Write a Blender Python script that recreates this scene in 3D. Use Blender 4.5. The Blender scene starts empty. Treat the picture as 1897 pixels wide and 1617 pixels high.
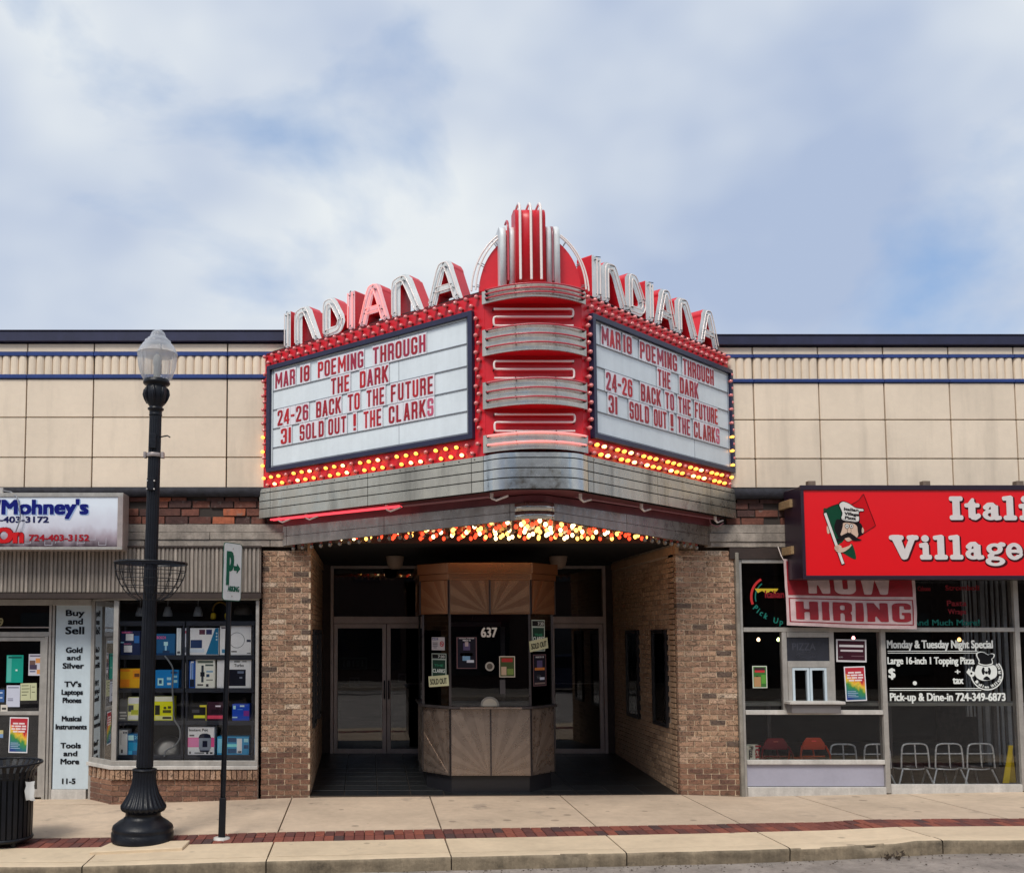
import bpy, bmesh, math, random
import numpy as np
from mathutils import Vector, Matrix
random.seed(7)
S = bpy.context.scene
R = math.radians
# ------------------------------------------------------------------ camera, sky, sun, exposure
F, TILT, CX, CY, DIST, EYE = 1740.0, R(4), 680.0, 1053.0, 12.0, 2.07
cd = bpy.data.cameras.new("camera"); cam = bpy.data.objects.new("camera", cd)
S.collection.objects.link(cam); S.camera = cam
cam.location = (0, -DIST, EYE); cam.rotation_euler = (R(90) + TILT, 0, 0)
cd.sensor_width = 36; cd.lens = 36 * F / 1897
cd.shift_x = (948.5 - CX) / 1897; cd.shift_y = (CY - 808.5) / 1897
cd.clip_end = 1500
SUN_EL, SUN_AZ = R(52), R(205)          # azimuth clockwise from +Y: behind the camera, to its left
w = bpy.data.worlds.new("World"); S.world = w; w.use_nodes = True
nt = w.node_tree; nt.nodes.clear(); N = nt.nodes.new; Lk = nt.links.new
out = N('ShaderNodeOutputWorld'); bg = N('ShaderNodeBackground'); sky = N('ShaderNodeTexSky')
sky.sky_type = 'NISHITA'; sky.sun_disc = False; sky.sun_elevation = SUN_EL; sky.sun_rotation = SUN_AZ
sky.air_density = 1.0; sky.dust_density = 1.2; sky.ozone_density = 2.0
bg.inputs[1].default_value = 0.1
tc = N('ShaderNodeTexCoord'); mp = N('ShaderNodeMapping'); mp.vector_type = 'POINT'
mp.inputs['Location'].default_value = (7.7, 1.9, 0.3); mp.inputs['Scale'].default_value = (1.0, 1.0, 1.45)
Lk(tc.outputs['Generated'], mp.inputs[0])
n1 = N('ShaderNodeTexNoise'); n1.inputs['Scale'].default_value = 2.6; n1.inputs['Detail'].default_value = 7; n1.inputs['Roughness'].default_value = .5; n1.inputs['Distortion'].default_value = .25
Lk(mp.outputs[0], n1.inputs['Vector'])
cr = N('ShaderNodeValToRGB'); cr.color_ramp.elements[0].position = .33; cr.color_ramp.elements[1].position = .47
Lk(n1.outputs[0], cr.inputs[0])
n2 = N('ShaderNodeTexNoise'); n2.inputs['Scale'].default_value = 2.2; n2.inputs['Detail'].default_value = 4
mp2 = N('ShaderNodeMapping'); mp2.inputs['Location'].default_value = (5.2, 3.1, 1.7); mp2.inputs['Scale'].default_value = (1, 1, 1.5); Lk(tc.outputs['Generated'], mp2.inputs[0]); Lk(mp2.outputs[0], n2.inputs['Vector'])
cc = N('ShaderNodeValToRGB'); e = cc.color_ramp.elements
e[0].position = .38; e[0].color = (3.35, 4.05, 5.45, 1); e[1].position = .62; e[1].color = (6.2, 6.55, 6.8, 1)
Lk(n2.outputs[0], cc.inputs[0])
bl = N('ShaderNodeMix'); bl.data_type = 'RGBA'; bl.blend_type = 'MIX'; bl.inputs['Factor'].default_value = .6
Lk(sky.outputs[0], bl.inputs[6]); bl.inputs[7].default_value = (2.3, 3.8, 6.4, 1)
mx = N('ShaderNodeMix'); mx.data_type = 'RGBA'; Lk(cr.outputs[0], mx.inputs['Factor']); Lk(bl.outputs[2], mx.inputs[6]); Lk(cc.outputs[0], mx.inputs[7])
Lk(mx.outputs[2], bg.inputs[0]); Lk(bg.outputs[0], out.inputs[0])
sd = bpy.data.lights.new("sun", 'SUN'); so = bpy.data.objects.new("sun", sd); S.collection.objects.link(so)
sd.energy = 2.0; sd.angle = R(18); sd.color = (1, .95, .87)
sv = Vector((math.sin(SUN_AZ) * math.cos(SUN_EL), math.cos(SUN_AZ) * math.cos(SUN_EL), math.sin(SUN_EL)))
so.rotation_euler = sv.to_track_quat('Z', 'Y').to_euler(); so.location = sv * 40
S.view_settings.view_transform = 'Standard'; S.view_settings.look = 'None'
S.view_settings.exposure = 0.38; S.view_settings.gamma = 1; S.view_settings.use_curve_mapping = False
S.render.resolution_x = 1024; S.render.resolution_y = 872

# ------------------------------------------------------------------ helpers
ct, st = math.cos(TILT), math.sin(TILT)
def ray(px, py):
    u = (px - CX) / F; v = (CY - py) / F
    return Vector((u, ct - v * st, st + v * ct))
def at(px, py, Y=0.0):                    # a measured point of the photograph on the plane y = Y
    d = ray(px, py); t = (Y + DIST) / d.y
    return Vector((d.x * t, Y, EYE + d.z * t))
def rect(px0, py0, px1, py1, Y=0.0):
    ym = (py0 + py1) / 2; xm = (px0 + px1) / 2
    return at(px0, ym, Y).x, at(xm, py1, Y).z, at(px1, ym, Y).x, at(xm, py0, Y).z   # x0,z0,x1,z1
WMx = {}
def wm(o): return WMx[o.name] if o is not None else Matrix.Identity(4)
def link(o, parent, M):
    S.collection.objects.link(o); o.parent = parent
    o.matrix_basis = wm(parent).inverted() @ M
    WMx[o.name] = M
    return o
def tag(o, label=None, cat=None, group=None, kind=None):
    if label: o['label'] = label
    if cat: o['category'] = cat
    if group: o['group'] = group
    if kind: o['kind'] = kind
    return o
def thing(name, loc, label, cat, group=None):
    o = bpy.data.objects.new(name, None); o.empty_display_size = .2
    link(o, None, Matrix.Translation(Vector(loc)))
    return tag(o, label, cat, group)
def struct(name, loc=(0, 0, 0), label=None):
    o = bpy.data.objects.new(name, None); link(o, None, Matrix.Translation(Vector(loc)))
    o['kind'] = 'structure'
    if label: o['label'] = label
    return o
def frame(origin, u, n):                  # local X = u, Y = up, Z = outward normal
    u = Vector(u).normalized(); n = Vector(n).normalized(); up = Vector((0, 0, 1))
    M = Matrix.Identity(4)
    for i in range(3): M[i][0] = u[i]; M[i][1] = up[i]; M[i][2] = n[i]; M[i][3] = origin[i]
    return M
def front(Y, x=0, z=0): return frame((x, Y, z), (1, 0, 0), (0, -1, 0))
def uv(fr, px, py):
    d = ray(px, py); o = Vector((0, -DIST, EYE)); n = fr.col[2].xyz
    t = (fr.translation - o).dot(n) / d.dot(n)
    p = fr.inverted() @ (o + d * t)
    return p.x, p.y
class MB:
    def __init__(s): s.v = []; s.f = []; s.sm = []
    def add(s, vs, fs, smooth=False):
        b = len(s.v); s.v += [tuple(v) for v in vs]; s.f += [tuple(b + i for i in f) for f in fs]; s.sm += [smooth] * len(fs)
        return s
    def box(s, x0, x1, y0, y1, z0, z1):
        if x0 > x1: x0, x1 = x1, x0
        if y0 > y1: y0, y1 = y1, y0
        if z0 > z1: z0, z1 = z1, z0
        vs = [(x0, y0, z0), (x1, y0, z0), (x1, y1, z0), (x0, y1, z0), (x0, y0, z1), (x1, y0, z1), (x1, y1, z1), (x0, y1, z1)]
        return s.add(vs, [(0, 3, 2, 1), (4, 5, 6, 7), (0, 1, 5, 4), (1, 2, 6, 5), (2, 3, 7, 6), (3, 0, 4, 7)])
    def hexa(s, q0, q1):                  # two matching loops
        n = len(q0)
        return s.add(list(q0) + list(q1), [tuple(range(n))[::-1], tuple(range(n, 2 * n))] + [(i, (i + 1) % n, n + (i + 1) % n, n + i) for i in range(n)])
    def poly(s, pts, z0, z1):             # 2d outline extruded along local z
        a = sum(pts[i][0] * pts[(i + 1) % len(pts)][1] - pts[(i + 1) % len(pts)][0] * pts[i][1] for i in range(len(pts)))
        if a < 0: pts = pts[::-1]
        return s.hexa([(p[0], p[1], z0) for p in pts], [(p[0], p[1], z1) for p in pts])
    def tube(s, pts, r, n=8, cap=True, closed=False):
        pts = [Vector(p) for p in pts]; m = len(pts); rings = []
        rs = r if isinstance(r, (list, tuple)) else [r] * m
        pn = None
        for i, p in enumerate(pts):
            if closed: d = pts[(i + 1) % m] - pts[i - 1]
            else: d = pts[min(i + 1, m - 1)] - pts[max(i - 1, 0)]
            d.normalize()
            if pn is None:
                a = Vector((0, 0, 1)) if abs(d.z) < .9 else Vector((1, 0, 0))
                pn = d.cross(a).normalized()
            pn = (pn - d * pn.dot(d)).normalized(); b = d.cross(pn)
            rings.append([p + (pn * math.cos(2 * math.pi * k / n) + b * math.sin(2 * math.pi * k / n)) * rs[i] for k in range(n)])
        vs = [v for ring in rings for v in ring]; fs = []
        for i in range(m if closed else m - 1):
            j = (i + 1) % m
            for k in range(n): fs.append((i * n + k, i * n + (k + 1) % n, j * n + (k + 1) % n, j * n + k))
        s.add(vs, fs, True)
        if cap and not closed:
            s.add(rings[0], [tuple(range(n))[::-1]]); s.add(rings[-1], [tuple(range(n))])
        return s
    def cyl(s, p0, p1, r, n=10): return s.tube([p0, p1], r, n)
    def lathe(s, prof, c=(0, 0, 0), n=24, flute=0, smooth=True, z0f=None, z1f=None):
        vs = []; fs = []
        for (r, z) in prof:
            for k in range(n):
                rr = r
                if flute: rr = r * (1 - flute * abs(math.cos(math.pi * k / 4)) ** 3)
                vs.append((c[0] + rr * math.cos(2 * math.pi * k / n), c[1] + rr * math.sin(2 * math.pi * k / n), c[2] + z))
        m = len(prof)
        for i in range(m - 1):
            for k in range(n): fs.append((i * n + k, i * n + (k + 1) % n, (i + 1) * n + (k + 1) % n, (i + 1) * n + k))
        s.add(vs, fs, smooth)
        s.add(vs[:n], [tuple(range(n))[::-1]]); s.add(vs[-n:], [tuple(range(n))])
        return s
    def mesh(s, name='m', bevel=0, seg=1, org=(0, 0, 0)):
        me = bpy.data.meshes.new(name)
        o = Vector(org)
        me.from_pydata([tuple(Vector(v) - o) for v in s.v], [], s.f)
        me.polygons.foreach_set('use_smooth', s.sm)
        if bevel:
            bm = bmesh.new(); bm.from_mesh(me)
            bmesh.ops.remove_doubles(bm, verts=bm.verts, dist=1e-6)
            ed = [e_ for e_ in bm.edges if len(e_.link_faces) == 2 and e_.calc_face_angle(0) > .6]
            bmesh.ops.bevel(bm, geom=ed, offset=bevel, segments=seg, affect='EDGES', clamp_overlap=True)
            bm.to_mesh(me); bm.free()
        me.update(); return me
    def build(s, name, mat, parent=None, M=None, bevel=0, seg=1):
        vs = np.array(s.v); lo = vs.min(0); hi = vs.max(0)
        c = Vector(((lo[0] + hi[0]) / 2, (lo[1] + hi[1]) / 2, lo[2]))
        me = s.mesh(name, bevel, seg, c); me.materials.append(mat)
        o = bpy.data.objects.new(name, me)
        return link(o, parent, (M if M is not None else Matrix.Identity(4)) @ Matrix.Translation(c))
def inst(name, me, parent, M, mat=None):
    o = bpy.data.objects.new(name, me); link(o, parent, M)
    if mat is not None:
        if not me.materials: me.materials.append(mat)
        if me.materials[0] != mat:
            o.material_slots[0].link = 'OBJECT'; o.material_slots[0].material = mat
    return o
T = lambda x, y, z: Matrix.Translation(Vector((x, y, z)))

def srgb(r, g, b): return tuple(((c / 255) / 12.92 if c / 255 < .04045 else ((c / 255 + .055) / 1.055) ** 2.4) for c in (r, g, b)) + (1,)
def mat(name, col, rough=.6, metal=0, var=.12, vs=3, bump=.1, bs=50, rnd=0, ramp=None, streak=0, dirt=None, emit=0, ecol=None, crack=0, spec=.5, cracks=28, stain=0, speck=0):
    m = bpy.data.materials.new(name); m.use_nodes = True; t = m.node_tree; n_ = t.nodes.new; l = t.links.new
    p = t.nodes['Principled BSDF']
    if len(col) == 3: col = tuple(col) + (1,)
    p.inputs['Roughness'].default_value = rough; p.inputs['Metallic'].default_value = metal; p.inputs['Specular IOR Level'].default_value = spec
    if emit:
        p.inputs['Emission Color'].default_value = tuple(ecol or col)[:3] + (1,); p.inputs['Emission Strength'].default_value = emit
    g = n_('ShaderNodeNewGeometry'); oi = n_('ShaderNodeObjectInfo')
    pos = g.outputs['Position']
    if rnd or ramp:
        a = n_('ShaderNodeVectorMath'); a.operation = 'ADD'; sc = n_('ShaderNodeVectorMath'); sc.operation = 'SCALE'
        sc.inputs[0].default_value = (13.1, 7.7, 19.3); l(oi.outputs['Random'], sc.inputs['Scale']); l(pos, a.inputs[0]); l(sc.outputs[0], a.inputs[1]); pos = a.outputs[0]
    cur = None
    if ramp:
        c = n_('ShaderNodeValToRGB'); c.color_ramp.interpolation = 'CONSTANT'; el = c.color_ramp.elements
        while len(el) < len(ramp): el.new(1)
        for i, (ps, cl) in enumerate(ramp): el[i].position = ps; el[i].color = tuple(cl)[:3] + (1,)
        l(oi.outputs['Random'], c.inputs[0]); cur = c.outputs[0]
    def mul(src, fac):
        x = n_('ShaderNodeMix'); x.data_type = 'RGBA'; x.blend_type = 'MULTIPLY'; x.inputs['Factor'].default_value = 1
        if src is None: x.inputs[6].default_value = col
        else: l(src, x.inputs[6])
        l(fac, x.inputs[7]); return x.outputs[2]
    def rng(src, a0, a1, b0, b1):
        x = n_('ShaderNodeMapRange'); x.inputs[1].default_value = a0; x.inputs[2].default_value = a1; x.inputs[3].default_value = b0; x.inputs[4].default_value = b1; l(src, x.inputs[0]); return x.outputs[0]
    def noise(scale, detail=4, vec=None, rgh=.6, dist=0):
        x = n_('ShaderNodeTexNoise'); x.inputs['Scale'].default_value = scale; x.inputs['Detail'].default_value = detail; x.inputs['Roughness'].default_value = rgh; x.inputs['Distortion'].default_value = dist
        l(vec or pos, x.inputs['Vector']); return x.outputs[0]
    if rnd: cur = mul(cur, rng(oi.outputs['Random'], 0, 1, 1 - rnd, 1 + rnd))
    if var:
        cur = mul(cur, rng(noise(vs), .3, .7, 1 - var, 1 + var))
        cur = mul(cur, rng(noise(vs * 9), .3, .7, 1 - var * .5, 1 + var * .5))
    if streak:
        mpn = n_('ShaderNodeMapping'); mpn.inputs['Rotation'].default_value = (.35, .23, .6); mpn.inputs['Scale'].default_value = (8, 9.5, .6); l(pos, mpn.inputs[0])
        cur = mul(cur, rng(noise(1.0, 6, mpn.outputs[0], .65), .35, .65, 1 - streak, 1 + streak * .4))
    if stain:
        mpn = n_('ShaderNodeMapping'); mpn.inputs['Rotation'].default_value = (.1, .06, .5); mpn.inputs['Scale'].default_value = (3.3, 3.7, .42); l(g.outputs['Position'], mpn.inputs[0])
        cur = mul(cur, rng(noise(1.0, 8, mpn.outputs[0], .62), .52, .72, 1, 1 - stain))
        cur = mul(cur, rng(noise(.55, 3, g.outputs['Position'], .5), .35, .65, 1 - stain * .35, 1.03))
    if speck:
        vo = n_('ShaderNodeTexVoronoi'); vo.inputs['Scale'].default_value = speck; l(g.outputs['Position'], vo.inputs['Vector'])
        wn = n_('ShaderNodeTexWhiteNoise'); l(vo.outputs['Position'], wn.inputs['Vector']); th = n_('ShaderNodeMath'); th.operation = 'MULTIPLY'; th.inputs[1].default_value = .17; l(wn.outputs['Value'], th.inputs[0])
        sb3 = n_('ShaderNodeMath'); sb3.operation = 'SUBTRACT'; l(vo.outputs['Distance'], sb3.inputs[0]); l(th.outputs[0], sb3.inputs[1])
        cur = mul(cur, rng(sb3.outputs[0], -.03, .015, .62, 1))
    if dirt:
        dc, amt, dsn = dirt
        x = n_('ShaderNodeMix'); x.data_type = 'RGBA'; l(rng(noise(dsn, 7, None, .68), 1 - amt, 1 - amt + .16, 0, .85), x.inputs['Factor'])
        if cur is None: x.inputs[6].default_value = col
        else: l(cur, x.inputs[6])
        x.inputs[7].default_value = tuple(dc)[:3] + (1,); cur = x.outputs[2]
    if crack:
        q = rng(noise(cracks, 3, None, .5, .8), .485, .5, 0, 1); q2 = n_('ShaderNodeMath'); q2.operation = 'ABSOLUTE'
        sb = n_('ShaderNodeMath'); sb.operation = 'SUBTRACT'; sb.inputs[1].default_value = .5; l(noise(cracks, 2, None, .5, 1.2), sb.inputs[0]); l(sb.outputs[0], q2.inputs[0])
        cur = mul(cur, rng(q2.outputs[0], .008, .045, 1 - crack, 1))
    if cur is None: p.inputs['Base Color'].default_value = col
    else: l(cur, p.inputs['Base Color'])
    if bump:
        b = n_('ShaderNodeBump'); b.inputs['Strength'].default_value = bump; b.inputs['Distance'].default_value = .01
        l(noise(bs, 5), b.inputs['Height']); l(b.outputs[0], p.inputs['Normal'])
    if metal and rough > .1 and bump:
        l(rng(noise(vs * 4), .3, .7, max(rough - .1, .05), rough + .12), p.inputs['Roughness'])
    return m
def glass(name, tint=(1, 1, 1), rough=0.0, f0=.45):
    m = bpy.data.materials.new(name); m.use_nodes = True; t = m.node_tree; t.nodes.clear(); n_ = t.nodes.new; l = t.links.new
    o = n_('ShaderNodeOutputMaterial'); tr = n_('ShaderNodeBsdfTransparent'); gl = n_('ShaderNodeBsdfGlossy'); fr = n_('ShaderNodeFresnel'); mxx = n_('ShaderNodeMixShader')
    tr.inputs[0].default_value = tuple(tint) + (1,); gl.inputs['Roughness'].default_value = rough; fr.inputs[0].default_value = 1.5
    ml = n_('ShaderNodeMath'); ml.operation = 'MULTIPLY'; ml.inputs[1].default_value = 1.6 * f0; ml.use_clamp = True; l(fr.outputs[0], ml.inputs[0])
    tcx = n_('ShaderNodeNewGeometry'); ns = n_('ShaderNodeTexNoise'); ns.inputs['Scale'].default_value = 1.3; l(tcx.outputs['Position'], ns.inputs['Vector'])
    b = n_('ShaderNodeBump'); b.inputs['Strength'].default_value = .05; b.inputs['Distance'].default_value = .015; l(ns.outputs[0], b.inputs['Height']); l(b.outputs[0], gl.inputs['Normal'])
    l(ml.outputs[0], mxx.inputs[0]); l(tr.outputs[0], mxx.inputs[1]); l(gl.outputs[0], mxx.inputs[2]); l(mxx.outputs[0], o.inputs[0])
    return m
_fm = {}
def flat(r, g, b, rough=.5):              # plain printed colour, given as seen (sRGB)
    k = (r, g, b, rough)
    if k not in _fm: _fm[k] = mat('print_%02x%02x%02x' % (r, g, b), srgb(r, g, b), rough, var=.05, bump=0, spec=.2)
    return _fm[k]

# ------------------------------------------------------------------ lettering
_tc = {}
def tmesh(s, bold=0.0, ext=.004, res=3, spacing=1.0):
    k = (s, bold, ext, res, spacing)
    if k in _tc: return _tc[k]
    c = bpy.data.curves.new('t', 'FONT'); c.body = s; c.size = 1; c.offset = bold; c.resolution_u = res; c.extrude = 0; c.space_character = spacing
    o = bpy.data.objects.new('t', c); me = bpy.data.meshes.new_from_object(o); bpy.data.objects.remove(o)
    vs = [v.co.copy() for v in me.vertices]; fs = [tuple(p.vertices) for p in me.polygons]
    bpy.data.meshes.remove(me)
    xs = [v.x for v in vs] or [0]; ys = [v.y for v in vs] or [0]
    _tc[k] = (vs, fs, min(xs), max(xs), min(ys), max(ys)); return _tc[k]
_, _, _, _, CAPB, CAPT = tmesh('H')
def text(s, fr, u0, u1, v0, cap, mt, parent, name='lettering', n=.003, bold=0.02, rot=0, d=.002, spacing=1.0, flip=False):
    vs, fs, x0, x1, y0, y1 = tmesh(s, 0, spacing=spacing); bq = bold * .9
    kx = (u1 - u0) / max(x1 - x0, 1e-4) if u1 is not None else cap / (CAPT - CAPB)
    ky = cap / (CAPT - CAPB)
    P = [((v.x - x0) * kx, v.y * ky, 0) for v in vs]
    if flip: P = [(-p[0] + (x1 - x0) * kx, p[1], 0) for p in P]; fs = [f[::-1] for f in fs]
    if bq:                               # heavier strokes: the outline repeated a hair to each side, each copy on its own level
        kb = ky; x_in = (x1 - x0) * kx; sx_ = (x_in - 2 * bq * kb) / x_in if x_in > 4 * bq * kb else 1
        Q = []; G = []
        for i_, (ox, oy) in enumerate(((-1, -.6), (1, -.6), (-1, .6), (1, .6), (0, 0))):
            G += [tuple(j + len(Q) for j in f) for f in fs]; Q += [(p[0] * sx_ + bq * kb * (1 + ox), p[1] + bq * kb * oy, i_ * .00012) for p in P]
        P, fs = Q, G
    me = bpy.data.meshes.new(name)
    nv = len(P); edges = {}
    for f in fs:
        for a, b in zip(f, f[1:] + f[:1]): edges[(a, b)] = 1
    side = [(a, a + nv, b + nv, b) for (a, b) in edges if (b, a) not in edges]
    me.from_pydata([(p[0], p[1], d + p[2]) for p in P] + [(p[0], p[1], 0) for p in P], [], fs + side)
    me.materials.append(mt)
    o = bpy.data.objects.new(name, me)
    return link(o, parent, fr @ T(u0, v0, n) @ Matrix.Rotation(rot, 4, 'Z'))
def ctext(s, fr, uc, v0, cap, mt, parent, asp=1.0, **k):    # centred
    _, _, x0, x1, _, _ = tmesh(s, k.get('bold', .02), spacing=k.get('spacing', 1.0)); w_ = (x1 - x0) * cap / (CAPT - CAPB) * asp
    return text(s, fr, uc - w_ / 2, uc + w_ / 2, v0, cap, mt, parent, **k)

# signed-distance glyphs: shapes joined and cut, then traced and extruded
def g_box(cx, cy, hx, hy, ang=0, r=0):
    c, s = math.cos(ang), math.sin(ang)
    def f(X, Y):
        x = (X - cx) * c + (Y - cy) * s; y = -(X - cx) * s + (Y - cy) * c
        dx = np.abs(x) - hx + r; dy = np.abs(y) - hy + r
        return np.hypot(np.maximum(dx, 0), np.maximum(dy, 0)) + np.minimum(np.maximum(dx, dy), 0) - r
    return f
def g_cap(x0, y0, x1, y1, r0, r1=None):
    r1 = r0 if r1 is None else r1
    def f(X, Y):
        dx, dy = x1 - x0, y1 - y0; t = np.clip(((X - x0) * dx + (Y - y0) * dy) / (dx * dx + dy * dy + 1e-9), 0, 1)
        return np.hypot(X - x0 - dx * t, Y - y0 - dy * t) - (r0 + (r1 - r0) * t)
    return f
def g_ell(cx, cy, a, b):
    return lambda X, Y: (np.hypot((X - cx) / a, (Y - cy) / b) - 1) * min(a, b)
def g_ring(cx, cy, a, b, wx, wy=None):
    wy = wy or wx
    o = g_ell(cx, cy, a, b); i = g_ell(cx, cy, a - wx, b - wy)
    return lambda X, Y: np.maximum(o(X, Y), -i(X, Y))
def g_path(pts, r):
    fs = [g_cap(*pts[i], *pts[i + 1], r) for i in range(len(pts) - 1)]
    def f(X, Y):
        d = fs[0](X, Y)
        for q in fs[1:]: d = np.minimum(d, q(X, Y))
        return d
    return f
def glyph(ops, x0, x1, y0, y1, step=.02, grow=0.0, merge=True):
    nx = int((x1 - x0) / step) + 2; ny = int((y1 - y0) / step) + 2
    X, Y = np.meshgrid(x0 + np.arange(nx) * step, y0 + np.arange(ny) * step)
    d = None
    for s, f in ops:
        v = f(X, Y)
        d = v if d is None else (np.minimum(d, v) if s == '+' else (np.maximum(d, -v) if s == '-' else np.maximum(d, v)))
    d = d - grow; d = np.where(np.abs(d) < 1e-6, 1e-6, d)
    V = []; idx = {}; Fc = []; seg = []
    def corner(i, j):
        k = (i, j)
        if k not in idx: idx[k] = len(V); V.append((x0 + i * step, y0 + j * step))
        return idx[k]
    def cross(i, j, i2, j2):
        k = (i, j, i2, j2) if (i, j) < (i2, j2) else (i2, j2, i, j)
        if k not in idx:
            a, b = d[k[1], k[0]], d[k[3], k[2]]; t = a / (a - b)
            idx[k] = len(V); V.append((x0 + (k[0] + (k[2] - k[0]) * t) * step, y0 + (k[1] + (k[3] - k[1]) * t) * step))
        return idx[k]
    ins = d < 0
    for j in range(ny - 1):
        i = 0
        while i < nx - 1:
            c = (ins[j, i], ins[j, i + 1], ins[j + 1, i + 1], ins[j + 1, i])
            if all(c):
                k = i
                while merge and k + 1 < nx - 1 and ins[j, k + 2] and ins[j + 1, k + 2]: k += 1
                Fc.append((corner(i, j), corner(k + 1, j), corner(k + 1, j + 1), corner(i, j + 1))); i = k + 1; continue
            if any(c):
                P = [(i, j), (i + 1, j), (i + 1, j + 1), (i, j + 1)]; poly = []; tags = []
                for a in range(4):
                    b = (a + 1) % 4
                    if c[a]: poly.append(corner(*P[a])); tags.append(0)
                    if c[a] != c[b]: poly.append(cross(*P[a], *P[b])); tags.append(1 if c[a] else 2)
                if len(poly) >= 3: Fc.append(tuple(poly))
                for a in range(len(poly)):
                    if tags[a] == 1 and tags[(a + 1) % len(poly)] == 2: seg.append((poly[a], poly[(a + 1) % len(poly)]))
            i += 1
    return V, Fc, seg
def glyph_mesh(ops, bounds, sx, sy, z0, z1, step=.02, grow=0.0, sides=True, mats=(None,), name='glyph'):
    V, Fc, seg = glyph(ops, *bounds, step=step, grow=grow)
    n = len(V); vs = [(x * sx, y * sy, z1) for x, y in V] + [(x * sx, y * sy, z0) for x, y in V]
    fs = list(Fc) + [f[::-1] for f in [tuple(i + n for i in f) for f in Fc]]; nf = len(Fc)
    mi = [0] * len(Fc) + [1 % len(mats)] * len(Fc)
    if sides:
        fs += [(b, a, a + n, b + n) for a, b in seg]; mi += [1 % len(mats)] * len(seg)
    me = bpy.data.meshes.new(name); me.from_pydata(vs, [], fs)
    for m_ in mats: me.materials.append(m_)
    me.polygons.foreach_set('material_index', mi); me.update()
    return me
def catmull(pts, k=5, closed=True):
    o = []; m = len(pts)
    for i in range(m if closed else m - 1):
        g = lambda j: Vector(pts[j % m]) if closed else Vector(pts[max(0, min(m - 1, j))])
        a, b, c, d = g(i - 1), g(i), g(i + 1), g(i + 2)
        for q in range(k):
            t = q / k
            o.append(tuple(.5 * ((2 * b) + (c - a) * t + (2 * a - 5 * b + 4 * c - d) * t * t + (3 * b - a - 3 * c + d) * t ** 3)))
    if not closed: o.append(tuple(pts[-1]))
    return o
def flatpoly(pts, fr, n, mt, parent, name='print', smooth=True, d=.0015):   # a filled outline lying on a surface
    P = catmull([tuple(p) for p in pts]) if smooth else pts
    bm = bmesh.new(); vs = [bm.verts.new((p[0], p[1], 0)) for p in P]
    es = [bm.edges.new((vs[i], vs[(i + 1) % len(vs)])) for i in range(len(vs))]
    bmesh.ops.triangle_fill(bm, use_beauty=True, use_dissolve=False, edges=es, normal=(0, 0, 1))
    bmesh.ops.recalc_face_normals(bm, faces=bm.faces)
    r = bmesh.ops.extrude_face_region(bm, geom=list(bm.faces))
    for v in [g for g in r['geom'] if isinstance(g, bmesh.types.BMVert)]: v.co.z += d
    me = bpy.data.meshes.new(name); bm.to_mesh(me); bm.free(); me.materials.append(mt)
    o = bpy.data.objects.new(name, me)
    return link(o, parent, fr @ T(0, 0, n))

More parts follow.
